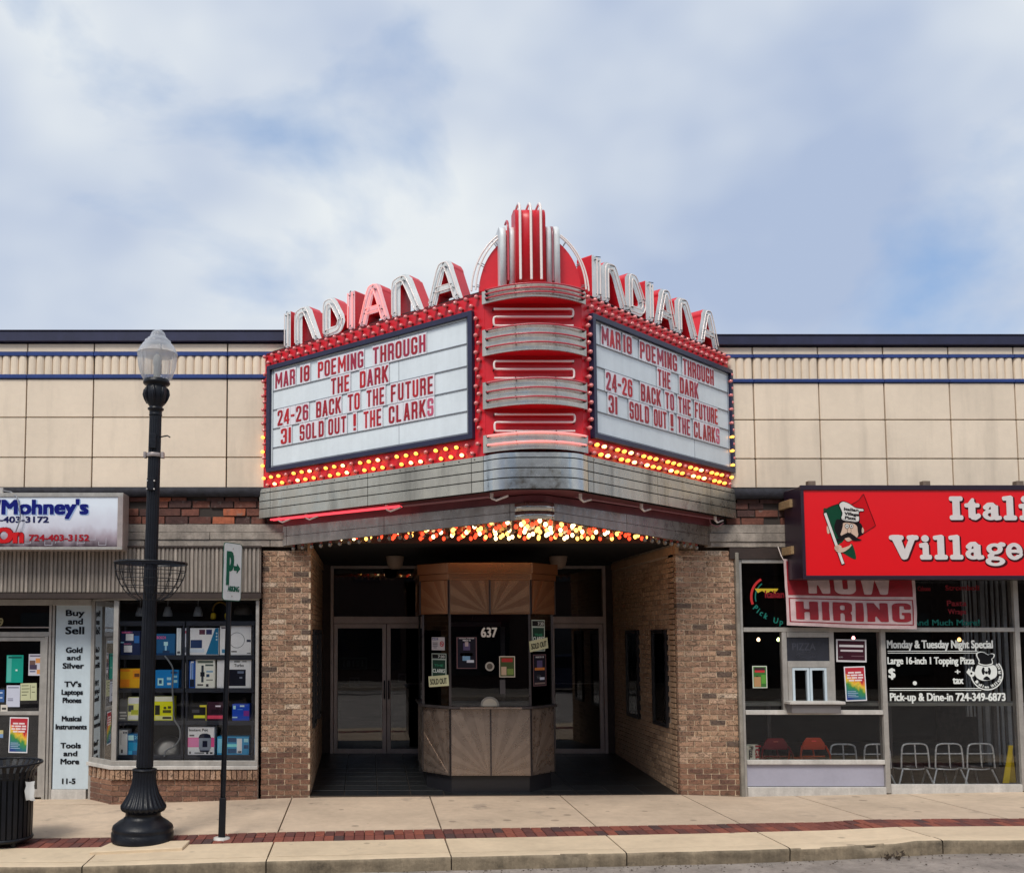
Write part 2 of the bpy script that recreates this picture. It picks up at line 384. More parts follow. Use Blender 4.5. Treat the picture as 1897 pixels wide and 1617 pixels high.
# condensed gothic capitals and figures made from rounded boxes
def goth(ch, t=.15, w=.44):
    h = t / 2; W = w
    R_ = lambda x0, x1, y0, y1, r: g_box((x0 + x1) / 2, (y0 + y1) / 2, (x1 - x0) / 2, (y1 - y0) / 2, 0, r)
    B = lambda x0, x1, y0, y1: g_box((x0 + x1) / 2, (y0 + y1) / 2, (x1 - x0) / 2, (y1 - y0) / 2)
    def ring(y0, y1, r=.17): return [('+', R_(0, W, y0, y1, r)), ('-', R_(t, W - t, y0 + t * .85, y1 - t * .85, max(r - t * .8, .03)))]
    stem = ('+', B(0, t, 0, 1)); st2 = ('+', B(W - t, W, 0, 1))
    def line(x0, y0, x1, y1): 
        dx, dy = x1 - x0, y1 - y0; L = math.hypot(dx, dy); return ('+', g_box((x0 + x1) / 2, (y0 + y1) / 2, L / 2 + t, h, math.atan2(dy, dx)))
    clip = lambda: ('x', B(-.02, W + .02, 0, 1))
    m = (.5 - t * .42, .5 + t * .42)
    if ch in 'O0': o = ring(0, 1)
    elif ch == 'C': o = ring(0, 1) + [('-', B(W - t - .02, W + .1, .36, .64))]
    elif ch == 'G': o = ring(0, 1) + [('-', B(W - t - .02, W + .1, .5, .66)), ('+', B(W * .5, W, .36, .5)), ('+', B(W - t, W, .1, .5))]
    elif ch == 'S': o = [('+', R_(0, W, 0, m[1], .16)), ('+', R_(0, W, m[0], 1, .16)), ('-', R_(t, W - t, t * .85, m[0], .04)), ('-', R_(t, W - t, m[1], 1 - t * .85, .04)), ('-', B(W - t - .01, W + .1, m[1], .68)), ('-', B(-.1, t + .01, .32, m[0]))]
    elif ch == '8': o = [('+', R_(0, W, 0, m[1] + .03, .16)), ('+', R_(0, W, m[0] - .03, 1, .16)), ('-', R_(t, W - t, t * .85, m[0], .05)), ('-', R_(t, W - t, m[1], 1 - t * .85, .05))]
    elif ch == '3': o = [('+', R_(0, W, 0, m[1] + .03, .16)), ('+', R_(0, W, m[0] - .03, 1, .16)), ('-', R_(t, W - t, t * .85, m[0], .05)), ('-', R_(t, W - t, m[1], 1 - t * .85, .05)), ('-', B(-.1, t + .03, .3, .7))]
    elif ch == '6': o = ring(0, 1) + [('-', B(W - t - .02, W + .1, .56, .7)), ('+', B(t * .5, W - .06, .5, .5 + t * .85)), ('+', B(W - t, W, .2, .5))]
    elif ch == '2': o = ring(0, 1) + [('-', B(-.1, W + .1, -.1, .62)), ('-', B(-.1, t, .5, .66)), ('+', g_cap(W - h, .64, h, .1, h)), ('+', B(0, W, 0, t * .9)), ('x', B(-.02, W + .02, 0, 1))]
    elif ch == '4': o = [('+', B(W - t - .05, W - .05, 0, 1)), line(.03, .3, W - t, .95), ('+', B(0, W, .2, .2 + t * .85)), ('x', B(0, W, 0, 1))]
    elif ch in '1I': o = [('+', B(0, t * 1.05, 0, 1))]
    elif ch == 'D': o = [('+', R_(0, W, 0, 1, .17)), ('+', B(0, W * .5, 0, 1)), ('-', R_(t, W - t, t * .85, 1 - t * .85, .08))]
    elif ch == 'B': o = [('+', R_(0, W, 0, m[1] + .02, .14)), ('+', R_(0, W, m[0] - .02, 1, .14)), ('+', B(0, W * .5, 0, 1)), ('-', R_(t, W - t, t * .85, m[0], .04)), ('-', R_(t, W - t, m[1], 1 - t * .85, .04))]
    elif ch in 'PR': o = [('+', R_(0, W, .42, 1, .15)), ('+', B(0, W * .5, .42, 1)), ('-', R_(t, W - t, .42 + t * .85, 1 - t * .85, .05)), stem] + ([('+', B(W - t, W, 0, .36)), ('+', g_cap(W - h, .3, W - h - .04, .46, h))] if ch == 'R' else [])
    elif ch == 'K': o = [stem, line(t * .5, .36, W - h * .6, 1.0), line(W * .38, .6, W - h * .6, .0), clip()]
    elif ch == 'A': o = [line(h * .8, 0, W / 2 - h * .1, 1), line(W - h * .8, 0, W / 2 + h * .1, 1), ('+', B(t * .9, W - t * .9, .2, .2 + t * .8)), clip()]
    elif ch == 'V': o = [line(h * .8, 1, W / 2 - h * .1, 0), line(W - h * .8, 1, W / 2 + h * .1, 0), clip()]
    elif ch == 'M': W = w * 1.4; o = [('+', B(0, t * .9, 0, 1)), ('+', B(W - t * .9, W, 0, 1)), ('+', g_cap(h, .97, W / 2, .3, h * .8)), ('+', g_cap(W - h, .97, W / 2, .3, h * .8)), ('x', B(0, W, 0, 1))]
    elif ch == 'W': W = w * 1.5; o = [line(h, 1, W * .28, 0), line(W * .28, 0, W / 2, .95), line(W / 2, .95, W * .72, 0), line(W * .72, 0, W - h, 1), ('x', B(0, W, 0, 1))]
    elif ch == 'N': o = [stem, st2, line(h, .95, W - h, .05), ('x', B(0, W, 0, 1))]
    elif ch == 'H': o = [stem, st2, ('+', B(0, W, *m))]
    elif ch == 'E': o = [stem, ('+', B(0, W * .9, 0, t * .85)), ('+', B(0, W * .82, *m)), ('+', B(0, W * .9, 1 - t * .85, 1))]
    elif ch == 'F': o = [stem, ('+', B(0, W * .82, *m)), ('+', B(0, W * .9, 1 - t * .85, 1))]
    elif ch == 'L': o = [stem, ('+', B(0, W * .85, 0, t * .85))]
    elif ch == 'T': o = [('+', B(W / 2 - h, W / 2 + h, 0, 1)), ('+', B(0, W, 1 - t * .85, 1))]
    elif ch == 'U': o = ring(0, 1.3) + [('-', B(t, W - t, .3, 1.5)), ('x', B(-.1, W + .1, -.1, 1))]
    elif ch == '-': W = w * .7; o = [('+', B(0, W, .42, .42 + t * .9))]
    elif ch == '!': W = t; o = [('+', B(0, t, .26, 1)), ('+', B(0, t, 0, .15))]
    W2 = t * 1.05 if ch in '1I' else W
    return o, (-.06, W2 + .06, -.06, 1.06), W2
_gg = {}
def goth_mesh(ch, sx, sy, m, d=.004, t=.15, step=.02):
    k = (ch, round(sx, 3), round(sy, 3), m.name, t)
    if k not in _gg:
        o, bd, W = goth(ch, t); _gg[k] = glyph_mesh(o, bd, sx, sy, 0, d, step, 0, True, (m,), 'goth')
    return _gg[k]
# ------------------------------------------------------------------ materials
m_tile = mat('terracotta_tile', srgb(231, 213, 190), .45, var=.05, vs=1.6, bump=.12, bs=35, rnd=.045, stain=.17, dirt=((.2, .15, .1), .29, 6.5))
m_mortar = mat('dark_joint', (.045, .035, .03), .95, bump=.2)
m_band = mat('brushed_band_steel', srgb(206, 200, 188), .28, metal=.6, var=.06, vs=2, bump=.1, bs=2, stain=.35, streak=.14)
m_navy = mat('navy_metal', srgb(38, 38, 66), .4, var=.2, bump=.03, streak=.1)
m_blue = mat('blue_tile_band', srgb(38, 60, 120), .3, var=.15, bump=.05, rnd=.1)
m_ledge = mat('black_ledge', (.022, .022, .03), .8, var=.5, vs=12, bump=.8, bs=22)
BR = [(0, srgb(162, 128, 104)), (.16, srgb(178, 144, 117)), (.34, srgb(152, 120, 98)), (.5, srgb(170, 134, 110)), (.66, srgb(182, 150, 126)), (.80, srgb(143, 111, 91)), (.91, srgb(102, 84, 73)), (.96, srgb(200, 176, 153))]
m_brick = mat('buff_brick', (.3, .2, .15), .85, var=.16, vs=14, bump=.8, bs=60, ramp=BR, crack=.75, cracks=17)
m_brick_low = mat('low_brown_brick', (.2, .13, .1), .8, var=.16, vs=14, bump=.7, bs=60, ramp=[(0, srgb(122, 88, 70)), (.25, srgb(136, 98, 78)), (.5, srgb(112, 80, 66)), (.75, srgb(146, 108, 86))], crack=.5, cracks=17)  # darker brown brick for the lowest courses
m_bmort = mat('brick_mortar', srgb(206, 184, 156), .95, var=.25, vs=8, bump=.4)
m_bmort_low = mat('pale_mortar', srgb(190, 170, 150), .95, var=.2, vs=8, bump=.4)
m_red_brick = mat('old_red_brick', (.2, .06, .04), .9, var=.3, vs=16, bump=.6, bs=40, ramp=[(0, srgb(92, 56, 48)), (.25, srgb(108, 66, 54)), (.45, srgb(74, 50, 46)), (.62, srgb(114, 70, 58)), (.8, srgb(90, 58, 50)), (.94, srgb(164, 92, 64))], dirt=((.2, .17, .15), .42, 9))
m_soot = mat('sooty_wall', (.05, .035, .03), .95, var=.4, vs=8, bump=.6, bs=20, dirt=((.28, .24, .2), .36, 6))
m_wood = mat('weathered_wood', srgb(150, 140, 130), .85, var=.3, vs=5, bump=.6, bs=30, streak=.25, dirt=((.06, .045, .035), .42, 9))
m_corr = mat('ribbed_metal', srgb(150, 140, 130), .55, var=.15, vs=4, bump=.15, streak=.4, rnd=.14, dirt=((.07, .045, .035), .36, 5))
m_corr_dk = mat('ribbed_metal_groove', srgb(74, 62, 56), .8, var=.3)
m_dkbrown = mat('dark_brown_trim', srgb(52, 40, 36), .7, var=.3, bump=.2)
m_alu = mat('aluminium_frame', srgb(176, 172, 166), .42, metal=.35, var=.12, vs=6, bump=.06, streak=.12)
m_alu_dk = mat('dark_bronze_frame', srgb(172, 160, 156), .4, metal=.4, var=.15, bump=.05)
m_alu_w = mat('white_sill', srgb(196, 192, 186), .5, var=.15, vs=5, bump=.1, streak=.15, dirt=((.2, .17, .14), .3, 6))
m_jamb = mat('weathered_jamb', srgb(138, 132, 122), .7, var=.25, vs=5, bump=.3, streak=.3)
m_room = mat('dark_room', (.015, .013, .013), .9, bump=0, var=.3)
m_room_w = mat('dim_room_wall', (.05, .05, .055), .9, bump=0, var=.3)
m_black = mat('black_gloss', (.012, .012, .015), .35, bump=.03, var=.1)
m_blackm = mat('black_matt', (.012, .012, .013), .8, bump=.05)
m_glass = glass('window_glass'); m_glass_d = glass('dark_glass', (.55, .56, .58), f0=1.35)
m_conc = mat('sidewalk_concrete', srgb(194, 173, 150), .85, var=.13, vs=1.3, bump=.3, bs=120, rnd=.06, speck=3.1, stain=.1, dirt=((.25, .2, .16), .40, 2.1))
m_conc2 = mat('sidewalk_concrete_front', srgb(208, 187, 158), .85, var=.11, vs=1.3, bump=.3, bs=120, rnd=.05, speck=2.7, stain=.08, dirt=((.28, .22, .17), .36, 2.4))
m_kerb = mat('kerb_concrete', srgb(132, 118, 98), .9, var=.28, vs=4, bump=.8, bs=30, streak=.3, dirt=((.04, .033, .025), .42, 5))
m_slabjoint = mat('joint_dirt', (.07, .05, .035), .95)
m_paver = mat('red_paver', (.2, .06, .04), .85, var=.2, vs=20, bump=.4, ramp=[(0, srgb(123, 69, 57)), (.2, srgb(109, 59, 50)), (.42, srgb(92, 55, 50)), (.6, srgb(133, 73, 57)), (.78, srgb(76, 54, 52)), (.9, srgb(113, 64, 54))])
m_asph = mat('wet_asphalt', srgb(150, 140, 132), .55, var=.3, vs=2.2, bump=.9, bs=220, dirt=((.035, .03, .028), .44, 13))
m_ftile = mat('black_floor_tile', (.010, .011, .012), .42, var=.3, vs=5, bump=.1, rnd=.2)
m_red = mat('red_enamel', srgb(212, 28, 42), .38, var=.07, vs=3, bump=.03, streak=.06)
m_white_en = mat('white_enamel', srgb(226, 232, 233), .4, var=.07, vs=8, bump=.03, streak=.12)
m_steel = mat('stainless_steel', srgb(198, 190, 174), .27, metal=.82, var=.06, vs=1.5, bump=.16, bs=1.6, stain=.5, streak=.1)
m_steel_b = mat('bright_stainless', srgb(200, 198, 192), .17, metal=.92, var=.06, vs=3, bump=.14, bs=1.3, stain=.3)
m_steel_dk = mat('grimy_steel', srgb(158, 146, 136), .3, metal=.7, var=.14, vs=3, bump=.3, bs=2.6, streak=.16, stain=.4, dirt=((.08, .06, .05), .36, 5))
m_neon = mat('neon_tube_unlit', srgb(238, 226, 220), .15, var=.03, bump=0)
m_neon_p = mat('neon_tube_pink', srgb(240, 130, 130), .3, var=0, bump=0, emit=.75, ecol=(1, .28, .25))
m_neon_r = mat('neon_tube_red', srgb(230, 60, 70), .3, var=0, bump=0, emit=1.0, ecol=(1, .07, .1))
m_neon_d = mat('neon_tube_dull', srgb(150, 96, 104), .3, var=0, bump=0)
m_bulb = mat('unlit_bulb', srgb(226, 132, 130), .08, var=0, bump=0, spec=.9)
m_bulb_c = mat('clear_bulb', srgb(120, 112, 104), .06, var=0, bump=0, spec=.9)
m_bulb_on = mat('lit_bulb_amber', (1, .6, .2), .4, var=0, bump=0, emit=2.8, ecol=(1, .5, .1))
m_bulb_w = mat('lit_bulb_white', (1, .8, .5), .4, var=0, bump=0, emit=4, ecol=(1, .74, .36))
m_bulb_r = mat('lit_bulb_red', (1, .1, .05), .4, var=0, bump=0, emit=1.7, ecol=(1, .06, .02))
m_bulb_wb = mat('lit_bulb_warm', (1, .7, .4), .4, var=0, bump=0, emit=3.2, ecol=(1, .6, .2)); m_bulb_ob = mat('lit_bulb_orange', (1, .5, .1), .4, var=0, bump=0, emit=2.3, ecol=(1, .4, .05))
m_socket = mat('bulb_socket', srgb(150, 60, 60), .5, bump=0)
m_iron = mat('black_cast_iron', (.006, .007, .011), .38, spec=.3, var=.3, vs=10, bump=.3, bs=35)

# ------------------------------------------------------------------ ground heights
def prof(pts): 
    P = sorted(pts)
    return lambda x: float(np.interp(x, [p[0] for p in P], [p[1] for p in P]))
KY = -3.05
zb = prof([(p.x, p.z) for p in [at(20, 1487, 0.1), at(185, 1490), at(480, 1479), at(572, 1476), at(1255, 1471), at(1375, 1475), at(1893, 1466)]])
zk = prof([(p.x, p.z) for p in [at(115, 1605, KY), at(475, 1595, KY), at(950, 1584, KY), at(1400, 1573, KY), at(1660, 1562, KY), at(1700, 1556, KY), at(1897, 1555, KY)]])
BY0, BY1 = -1.87, -2.30                  # brick band
def gz(x, y):
    t = min(max(-y / -KY if False else (-y) / (-KY), -.3), 1.0)
    return zb(x) * (1 - t) + zk(x) * t
XJ = [at(px, py, 0).x for px, py in [(541, 1478), (796, 1480), (1037, 1470), (1262, 1470), (1473, 1479), (1680, 1472)]]
XJ = [XJ[0] - 1.72 * k for k in range(7, 0, -1)] + XJ + [XJ[-1] + 1.5 * k for k in range(1, 5)]
road = struct('road', (0, -8, -.2), 'grey worn asphalt road with dark specks')
mb = MB(); xs = [-60, -30, -15] + [x * .5 for x in range(-16, 27)] + [30, 60]
ys = [KY + .02, KY - .6, KY - 2, -8, -14, -17.5]
for j, y in enumerate(ys):
    for x in xs: mb.v.append((x, y, zk(x) - .125 - .02 * min(1, (KY - y) / 4)))
nx = len(xs)
for j in range(len(ys) - 1):
    for i in range(nx - 1): mb.f.append((j * nx + i, (j + 1) * nx + i, (j + 1) * nx + i + 1, j * nx + i + 1)); mb.sm.append(False)
mb.build('asphalt', m_asph, road)
gm = MB(); gm.box(-300, 300, -300, 300, -1.2, -.8); tag(gm.build('ground', m_kerb), kind='structure')
# loose grit and leaf scraps along the gutter
mb = MB()
for k in range(420):
    x = random.uniform(-1.5, 8.5); y = KY - abs(random.gauss(0, .09)) - .01; z = zk(x) - .124; s = random.uniform(.004, .014)
    if random.random() < .25: y = KY - random.uniform(0, .7)
    mb.add([(x, y, z + s * .6), (x + s, y + s * .4, z), (x - s * .5, y + s, z), (x - s * .4, y - s, z)], [(0, 1, 2), (0, 2, 3), (0, 3, 1)])
for k in range(26):
    x = at(1640, 1590, KY).x + random.gauss(0, .07); y = KY - .1 + random.gauss(0, .05); z = zk(x) - .12 + random.uniform(0, .04); s = random.uniform(.02, .05); a = random.uniform(0, 6)
    mb.add([(x, y, z), (x + s * math.cos(a), y, z + s * .4), (x + s * .3, y - s * math.sin(a), z + s)], [(0, 1, 2)])
tag(mb.build('gutter_grit', m_slabjoint), 'dark grit and leaf scraps lying along the gutter', 'grit', kind='stuff')
side = struct('sidewalk', (0, -1.5, 0), 'tan concrete sidewalk with a red brick band')
mb = MB()
for a, b in zip(np.arange(-13, 14.9, .5), np.arange(-12.5, 15, .5)):
    mb.hexa([(a, 0.46, gz(a, 0) - .3), (b, .46, gz(b, 0) - .3), (b, KY + .03, gz(b, KY) - .3), (a, KY + .03, gz(a, KY) - .3)],
            [(a, 0.46, gz(a, 0) - .022), (b, .46, gz(b, 0) - .022), (b, KY + .03, gz(b, KY) - .022), (a, KY + .03, gz(a, KY) - .022)])
mb.build('bedding', m_slabjoint, side)
def slab(x0, x1, y0, y1, m):
    g = .008; n = 4; b = MB()
    for i in range(n):
        a = x0 + g + (x1 - x0 - 2 * g) * i / n; c = x0 + g + (x1 - x0 - 2 * g) * (i + 1) / n
        b.v += []
        b.hexa([(a, y0 + g, gz(a, y0) - .1), (a, y1 - g, gz(a, y1) - .1), (c, y1 - g, gz(c, y1) - .1), (c, y0 + g, gz(c, y0) - .1)][::-1],
               [(a, y0 + g, gz(a, y0)), (a, y1 - g, gz(a, y1)), (c, y1 - g, gz(c, y1)), (c, y0 + g, gz(c, y0))][::-1])
    o = b.build('paving_slab', m, side, bevel=0)
    return o
for a, b in zip(XJ[:-1], XJ[1:]):
    slab(a, b, BY0, .0, m_conc)
    slab(a, b, KY + .16, BY1, m_conc2)
slab(-6.5, -2.9, 0.0, .42, m_conc)
# brick band: two courses laid across
pm = MB(); pm.box(-.0485, .0485, -.103, .103, -.05, 0); PV = [pm.mesh('paver', .004) for _ in range(1)]
PV[0].materials.append(m_paver)
x = -6.6
while x < 9.0:
    for j in range(2):
        yc = BY0 - .1075 - j * .215
        z = gz(x, yc) + .002 + random.uniform(-.002, .002)
        inst('brick', PV[0], side, T(x + random.uniform(-.001, .001), yc, z) @ Matrix.Rotation(math.atan((gz(x + .5, yc) - gz(x - .5, yc))), 4, 'Y').inverted() @ Matrix.Rotation(random.uniform(-.02, .02), 4, 'Z'))
    x += .1035
# kerb with a broken, chipped arris towards the right
kerb = struct('kerb', (0, KY, 0), 'worn concrete kerb with chipped edge')
from mathutils import noise as mn
for a, b in zip(XJ[:-1], XJ[1:]):
    if b < -7 or a > 11: continue
    nxx = 56; P = []
    prof_k = [(.165, 0), (.08, .0), (.03, -.001), (.012, -.004), (.003, -.014), (0, -.03), (0, -.05), (0, -.075), (0, -.1), (0, -.15)]
    mb = MB()
    for i in range(nxx + 1):
        x = a + .006 + (b - a - .012) * i / nxx
        dmg = max(0, min(1, (x - 1.2) / 1.5)) * (1 if x < at(1690, 1560, KY).x else .25)
        for j, (dy, dz) in enumerate(prof_k):
            nn = mn.fractal(Vector((x * 3.1, j * .16, 2)), 1, 2, 4); ch = max(0, mn.noise(Vector((x * 2.3, 5, j * .12))) - .02) * dmg
            near = math.exp(-((j - 4) / 2.2) ** 2)
            y = KY + dy + (.006 * nn + .09 * ch * near if j > 1 else 0) + (.004 * nn if j > 4 else 0)
            z = zk(x) + dz - (.05 * ch * near if j > 1 else 0) + (.002 * nn if 1 < j < 9 else 0)
            mb.v.append((x, y, z))
    m_ = len(prof_k)
    for i in range(nxx):
        for j in range(m_ - 1): mb.f.append((i * m_ + j, i * m_ + j + 1, (i + 1) * m_ + j + 1, (i + 1) * m_ + j)); mb.sm.append(True)
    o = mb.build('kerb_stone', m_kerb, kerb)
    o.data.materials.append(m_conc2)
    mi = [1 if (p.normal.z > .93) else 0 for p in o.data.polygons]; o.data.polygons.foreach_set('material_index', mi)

# ------------------------------------------------------------------ the terracotta building
bld = thing('theatre_building', (1.7, 4, 0), 'long cream terracotta building with navy coping above the shops', 'building')
X0B, X1B = -6.9, 10.8
CEIL = 3.235                              # recess ceiling
WL, WR = -.715, 3.945
def rows(side_):
    if side_ < 0: ys_ = [614, 634.5, 636, 652.5, 660, 694, 701.5, 773, 847, 903.5]; px = 250
    else: ys_ = [622, 641, 642.5, 657.5, 663.5, 702.5, 709, 777.5, 849.5, 904]; px = 1620
    return [at(px, y).z for y in ys_]
mb = MB(); mb.box(X0B, X1B, .045, .3, 3.36, 5.86); mb.box(X0B, WL - .1, .045, .3, CEIL + .02, 3.355); mb.box(WR + .1, X1B, .045, .3, CEIL + .02, 3.355); mb.build('facade_backing', m_mortar, bld)
for sd_ in (-1, 1):
    z = rows(sd_); xa, xb = (X0B, 1.7) if sd_ < 0 else (1.7, X1B)
    mb = MB(); mb.box(xa, xb, -.06, .34, z[1], z[0] - .015); mb.box(xa, xb, -.075, .36, z[0] - .014, z[0]); mb.build('coping', m_navy, bld, bevel=.006)
    j0 = at(172, 770).x if sd_ < 0 else at(1640, 770).x; pitch = .868 if sd_ < 0 else .848
    js = [j0 + pitch * k for k in range(-12, 16)]
    js = [xa] + [j for j in js if xa + .05 < j < xb - .05] + [xb]
    g = .0085
    for a, b in zip(js[:-1], js[1:]):
        off = random.uniform(0, .004)
        for zt, zo in ((z[2], z[3]), (z[6], z[7]), (z[7], z[8]), (z[8], z[9])):
            mb = MB(); mb.box(a + g, b - g, off, .06, zo + g * .8, zt - g * .8); mb.build('facade_tile', m_tile, bld, bevel=.004)
        for zt, zo in ((z[3], z[4]), (z[5], z[6])):
            mb = MB(); mb.box(a + .002, b - .002, -.022, .06, zo, zt); mb.build('blue_band', m_blue, bld, bevel=.006)
        nfl = max(1, round((b - a) / (pitch / 7.6))); wf = (b - a - 2 * g) / nfl; P = []
        for k in range(nfl):
            for q in range(6):
                t = q / 6 * math.pi; P.append((a + g + wf * (k + .5) - wf * .5 * math.cos(t), .022 - .036 * math.sin(t)))
        P.append((b - g, .022)); mb = MB(); mb.poly(P + [(b - g, .06), (a + g, .06)], z[5] + .002, z[4] - .002); mb.build('fluted_tile', m_tile, bld)
# bumpy black ledge under the tiles, exposed masonry and timber boards
def ledge(xa, xb, zt, zo, yo=-.05):
    mb = MB(); n = int((xb - xa) / .08); 
    for i in range(n + 1):
        x = xa + (xb - xa) * i / n; q = mn.fractal(Vector((x * 4, 1, 2)), 1, 2, 3) * .012
        mb.v += [(x, .04, zt + .004), (x, yo + q, zt - .006 + q * .6), (x, yo + .012 - q * .5, (zt + zo) / 2), (x, yo + .02 + q, zo + q * .9), (x, .04, zo)]
    for i in range(n):
        for j in range(4): mb.f.append((i * 5 + j, i * 5 + j + 1, (i + 1) * 5 + j + 1, (i + 1) * 5 + j)); mb.sm.append(True)
    mb.build('stone_ledge', m_ledge, bld)
zl = [at(350, y).z for y in (903.5, 920, 971, 986, 1000, 1013)]; zr = [at(1420, y).z for y in (905, 924, 972, 988, 1004, 1014)]
ledge(X0B, -1.2, zl[0], zl[1], -.07); ledge(4.6, X1B, zr[0], zr[1], -.07)
mb = MB(); mb.box(X0B, -.9, .09, .3, 3.1, zl[0]); mb.box(4.3, X1B, .09, .3, 3.1, zr[0]); mb.build('rough_masonry', m_soot, bld)
BV = []
for k in range(3):
    b = MB(); b.box(-.5, .5, -.5, .5, -.5, .5)
    for i, v in enumerate(b.v): b.v[i] = tuple(c + random.uniform(-.02, .02) for c in v)
    BV.append(b.mesh('brick_shape', .03))
def brick(parent, x, y, z, lx, ly, lz, m, rotz=0, jit=.0025, nm='brick'):
    M = T(x, y + random.uniform(-jit, jit), z) @ Matrix.Rotation(rotz, 4, 'Z') @ Matrix.Diagonal((lx, ly, lz, 1))
    return inst(nm, random.choice(BV), parent, M, m)
for xa, xb, zz in ((-4.7, -1.3, zl), (4.62, 5.6, zr)):
    hh = (zz[1] - zz[2]) / 3.4
    for r in range(4):
        zc = zz[2] + hh * (r + .5)
        if zc + hh * .4 > zz[1]: lz = hh * .5; zc = zz[1] - hh * .3
        else: lz = hh - .014
        x = xa + (r % 2) * .14
        while x < xb:
            L = random.choice([.3, .3, .2, .24])
            if random.random() > .1: brick(bld, x + L / 2, .07, zc, L - .018, .1, lz, m_red_brick, jit=.012)
            x += L
for xa, xb, zz in ((X0B, -.95, zl), (4.35, X1B, zr)):
    for k, (za, zb_, yo) in enumerate(((zz[2], zz[3], -.03), (zz[3], zz[4], -.05), (zz[4], zz[5], -.035))):
        x = xa
        while x < xb:
            L = min(random.uniform(1.6, 2.6), xb - x); mb = MB()
            n = 14; y1 = .1
            for i in range(n):
                a = x + .004 + (L - .008) * i / n; b = x + .004 + (L - .008) * (i + 1) / n
                qa = mn.noise(Vector((a * 5, k, 0))) * .006; qb = mn.noise(Vector((b * 5, k, 0))) * .006
                mb.hexa([(a, yo + qa, zb_ + .004 + qa), (b, yo + qb, zb_ + .004 + qb), (b, y1, zb_ + .004), (a, y1, zb_ + .004)], [(a, yo + qa, za - .003 + qa), (b, yo + qb, za - .003 + qb), (b, y1, za - .003), (a, y1, za - .003)])
            mb.build('timber_board', m_wood, bld); x += L
# building shell: roof, side and rear walls, recess ceiling and rear wall, dark rooms
mb = MB(); mb.box(X0B, X1B, .3, 9, 5.45, 5.6); mb.build('roof', m_blackm, bld)
mb = MB(); mb.box(X0B - .25, X0B, .1, 9, -.5, 5.9); mb.box(X1B, X1B + .25, .1, 9, -.5, 5.9); mb.box(X0B, X1B, 8.8, 9, -.5, 5.9); mb.build('outer_wall', m_soot, bld)
WL, WR = -.715, 3.945                     # recess walls
mb = MB(); mb.box(WL - .02, WR + .02, 0.03, 3.4, CEIL, CEIL + .03); mb.build('recess_ceiling', m_blackm, bld)
mb = MB(); mb.box(WL - .1, WR + .1, .006, .028, CEIL, 3.36); mb.build('lintel_board', m_dkbrown, bld)

# brick piers
def pier(label, xa, xb, za_fn):
    t = thing('brick_pier', ((xa + xb) / 2, .1, za_fn((xa + xb) / 2)), label, 'brick pier', 'brick piers beside the theatre entrance')
    mb = MB(); mb.box(xa + .012, xb - .008, .012, .32, za_fn(xa) - .2, 3.14); mb.build('mortar', m_bmort, t)
    h = .0672; r = 0; z = -.02
    while z + h < 3.16:
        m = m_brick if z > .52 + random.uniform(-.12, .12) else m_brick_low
        L = .2; x = xa - (.1 if r % 2 else 0)
        while x < xb - .01:
            x0 = max(x, xa); x1 = min(x + L, xb)
            if x1 - x0 > .03 and z + h > za_fn((x0 + x1) / 2):
                brick(t, (x0 + x1) / 2, .05, z + h / 2, x1 - x0 - .012, .1, h - .014, m)
            x += L
        z += h; r += 1
    return t
pL = pier('buff brick pier left of the theatre entrance, beside the display window', at(484, 1250).x, WL, zb)
pR = pier('buff brick pier right of the theatre entrance, beside the pizza shop', WR, at(1366, 1250).x, zb)
# side walls of the recess
def zf(y): return .045 + .045 * max(0, y)
def side_wall(label, xw, sgn, skip):
    t = thing('recess_wall', (xw, 1.6, 0), label, 'brick wall', 'side walls of the theatre entrance')
    mb = MB(); mb.box(xw + sgn * .012, xw + sgn * .3, .09, 3.4, -.1, 3.3); mb.build('mortar', m_bmort_low, t)
    h = .0672; z = -.02; r = 0; rest = MB(); nb = 0
    m = m_wallbrick
    while z + h < 3.1:
        y = .1
        while y < 3.1:
            L = min(.1 if (r % 2 and y == .1) else .2, 3.1 - y)
            if L > .04 and not any(a < y + L / 2 < b and c < z < d for a, b, c, d in skip) and z + h > zf(y):
                if nb < 300 and y < 1.35:
                    brick(t, xw + sgn * .03, y + L / 2, z + h / 2, .06, L - .012, h - .012, m, jit=0); nb += 1
                else: rest.box(xw + sgn * .001, xw + sgn * .06, y + .006, y + L - .006, z + .006, z + h - .006)
            y += L
        z += h; r += 1
    tag(rest.build('brickwork', m, t), kind='stuff')
    mb = MB(); mb.box(xw - sgn * .015, xw + sgn * .05, .1, 3.12, 3.1, 3.2); mb.build('wall_cap', m_plaster, t)
    mb = MB(); mb.box(xw - sgn * .002, xw + sgn * .05, -.002, .14, 3.1, CEIL); mb.build('plaster_pilaster', m_plaster, t)
    return t
m_wallbrick = mat('smooth_tan_brick', (.2, .14, .1), .8, var=.15, vs=10, bump=.4, ramp=[(0, srgb(176, 146, 118)), (.3, srgb(164, 134, 108)), (.6, srgb(186, 154, 124)), (.85, srgb(150, 122, 98))])
m_plaster = mat('tan_plaster', srgb(178, 142, 108), .8, var=.2, vs=4, bump=.2)
cases = [(.38, 1.0, .85, 2.13), (1.68, 2.3, .85, 2.13)]
side_wall('tan brick side wall right of the box office with two poster cases', WR, 1, cases)
side_wall('tan brick side wall left of the box office seen edge on', WL, -1, cases)
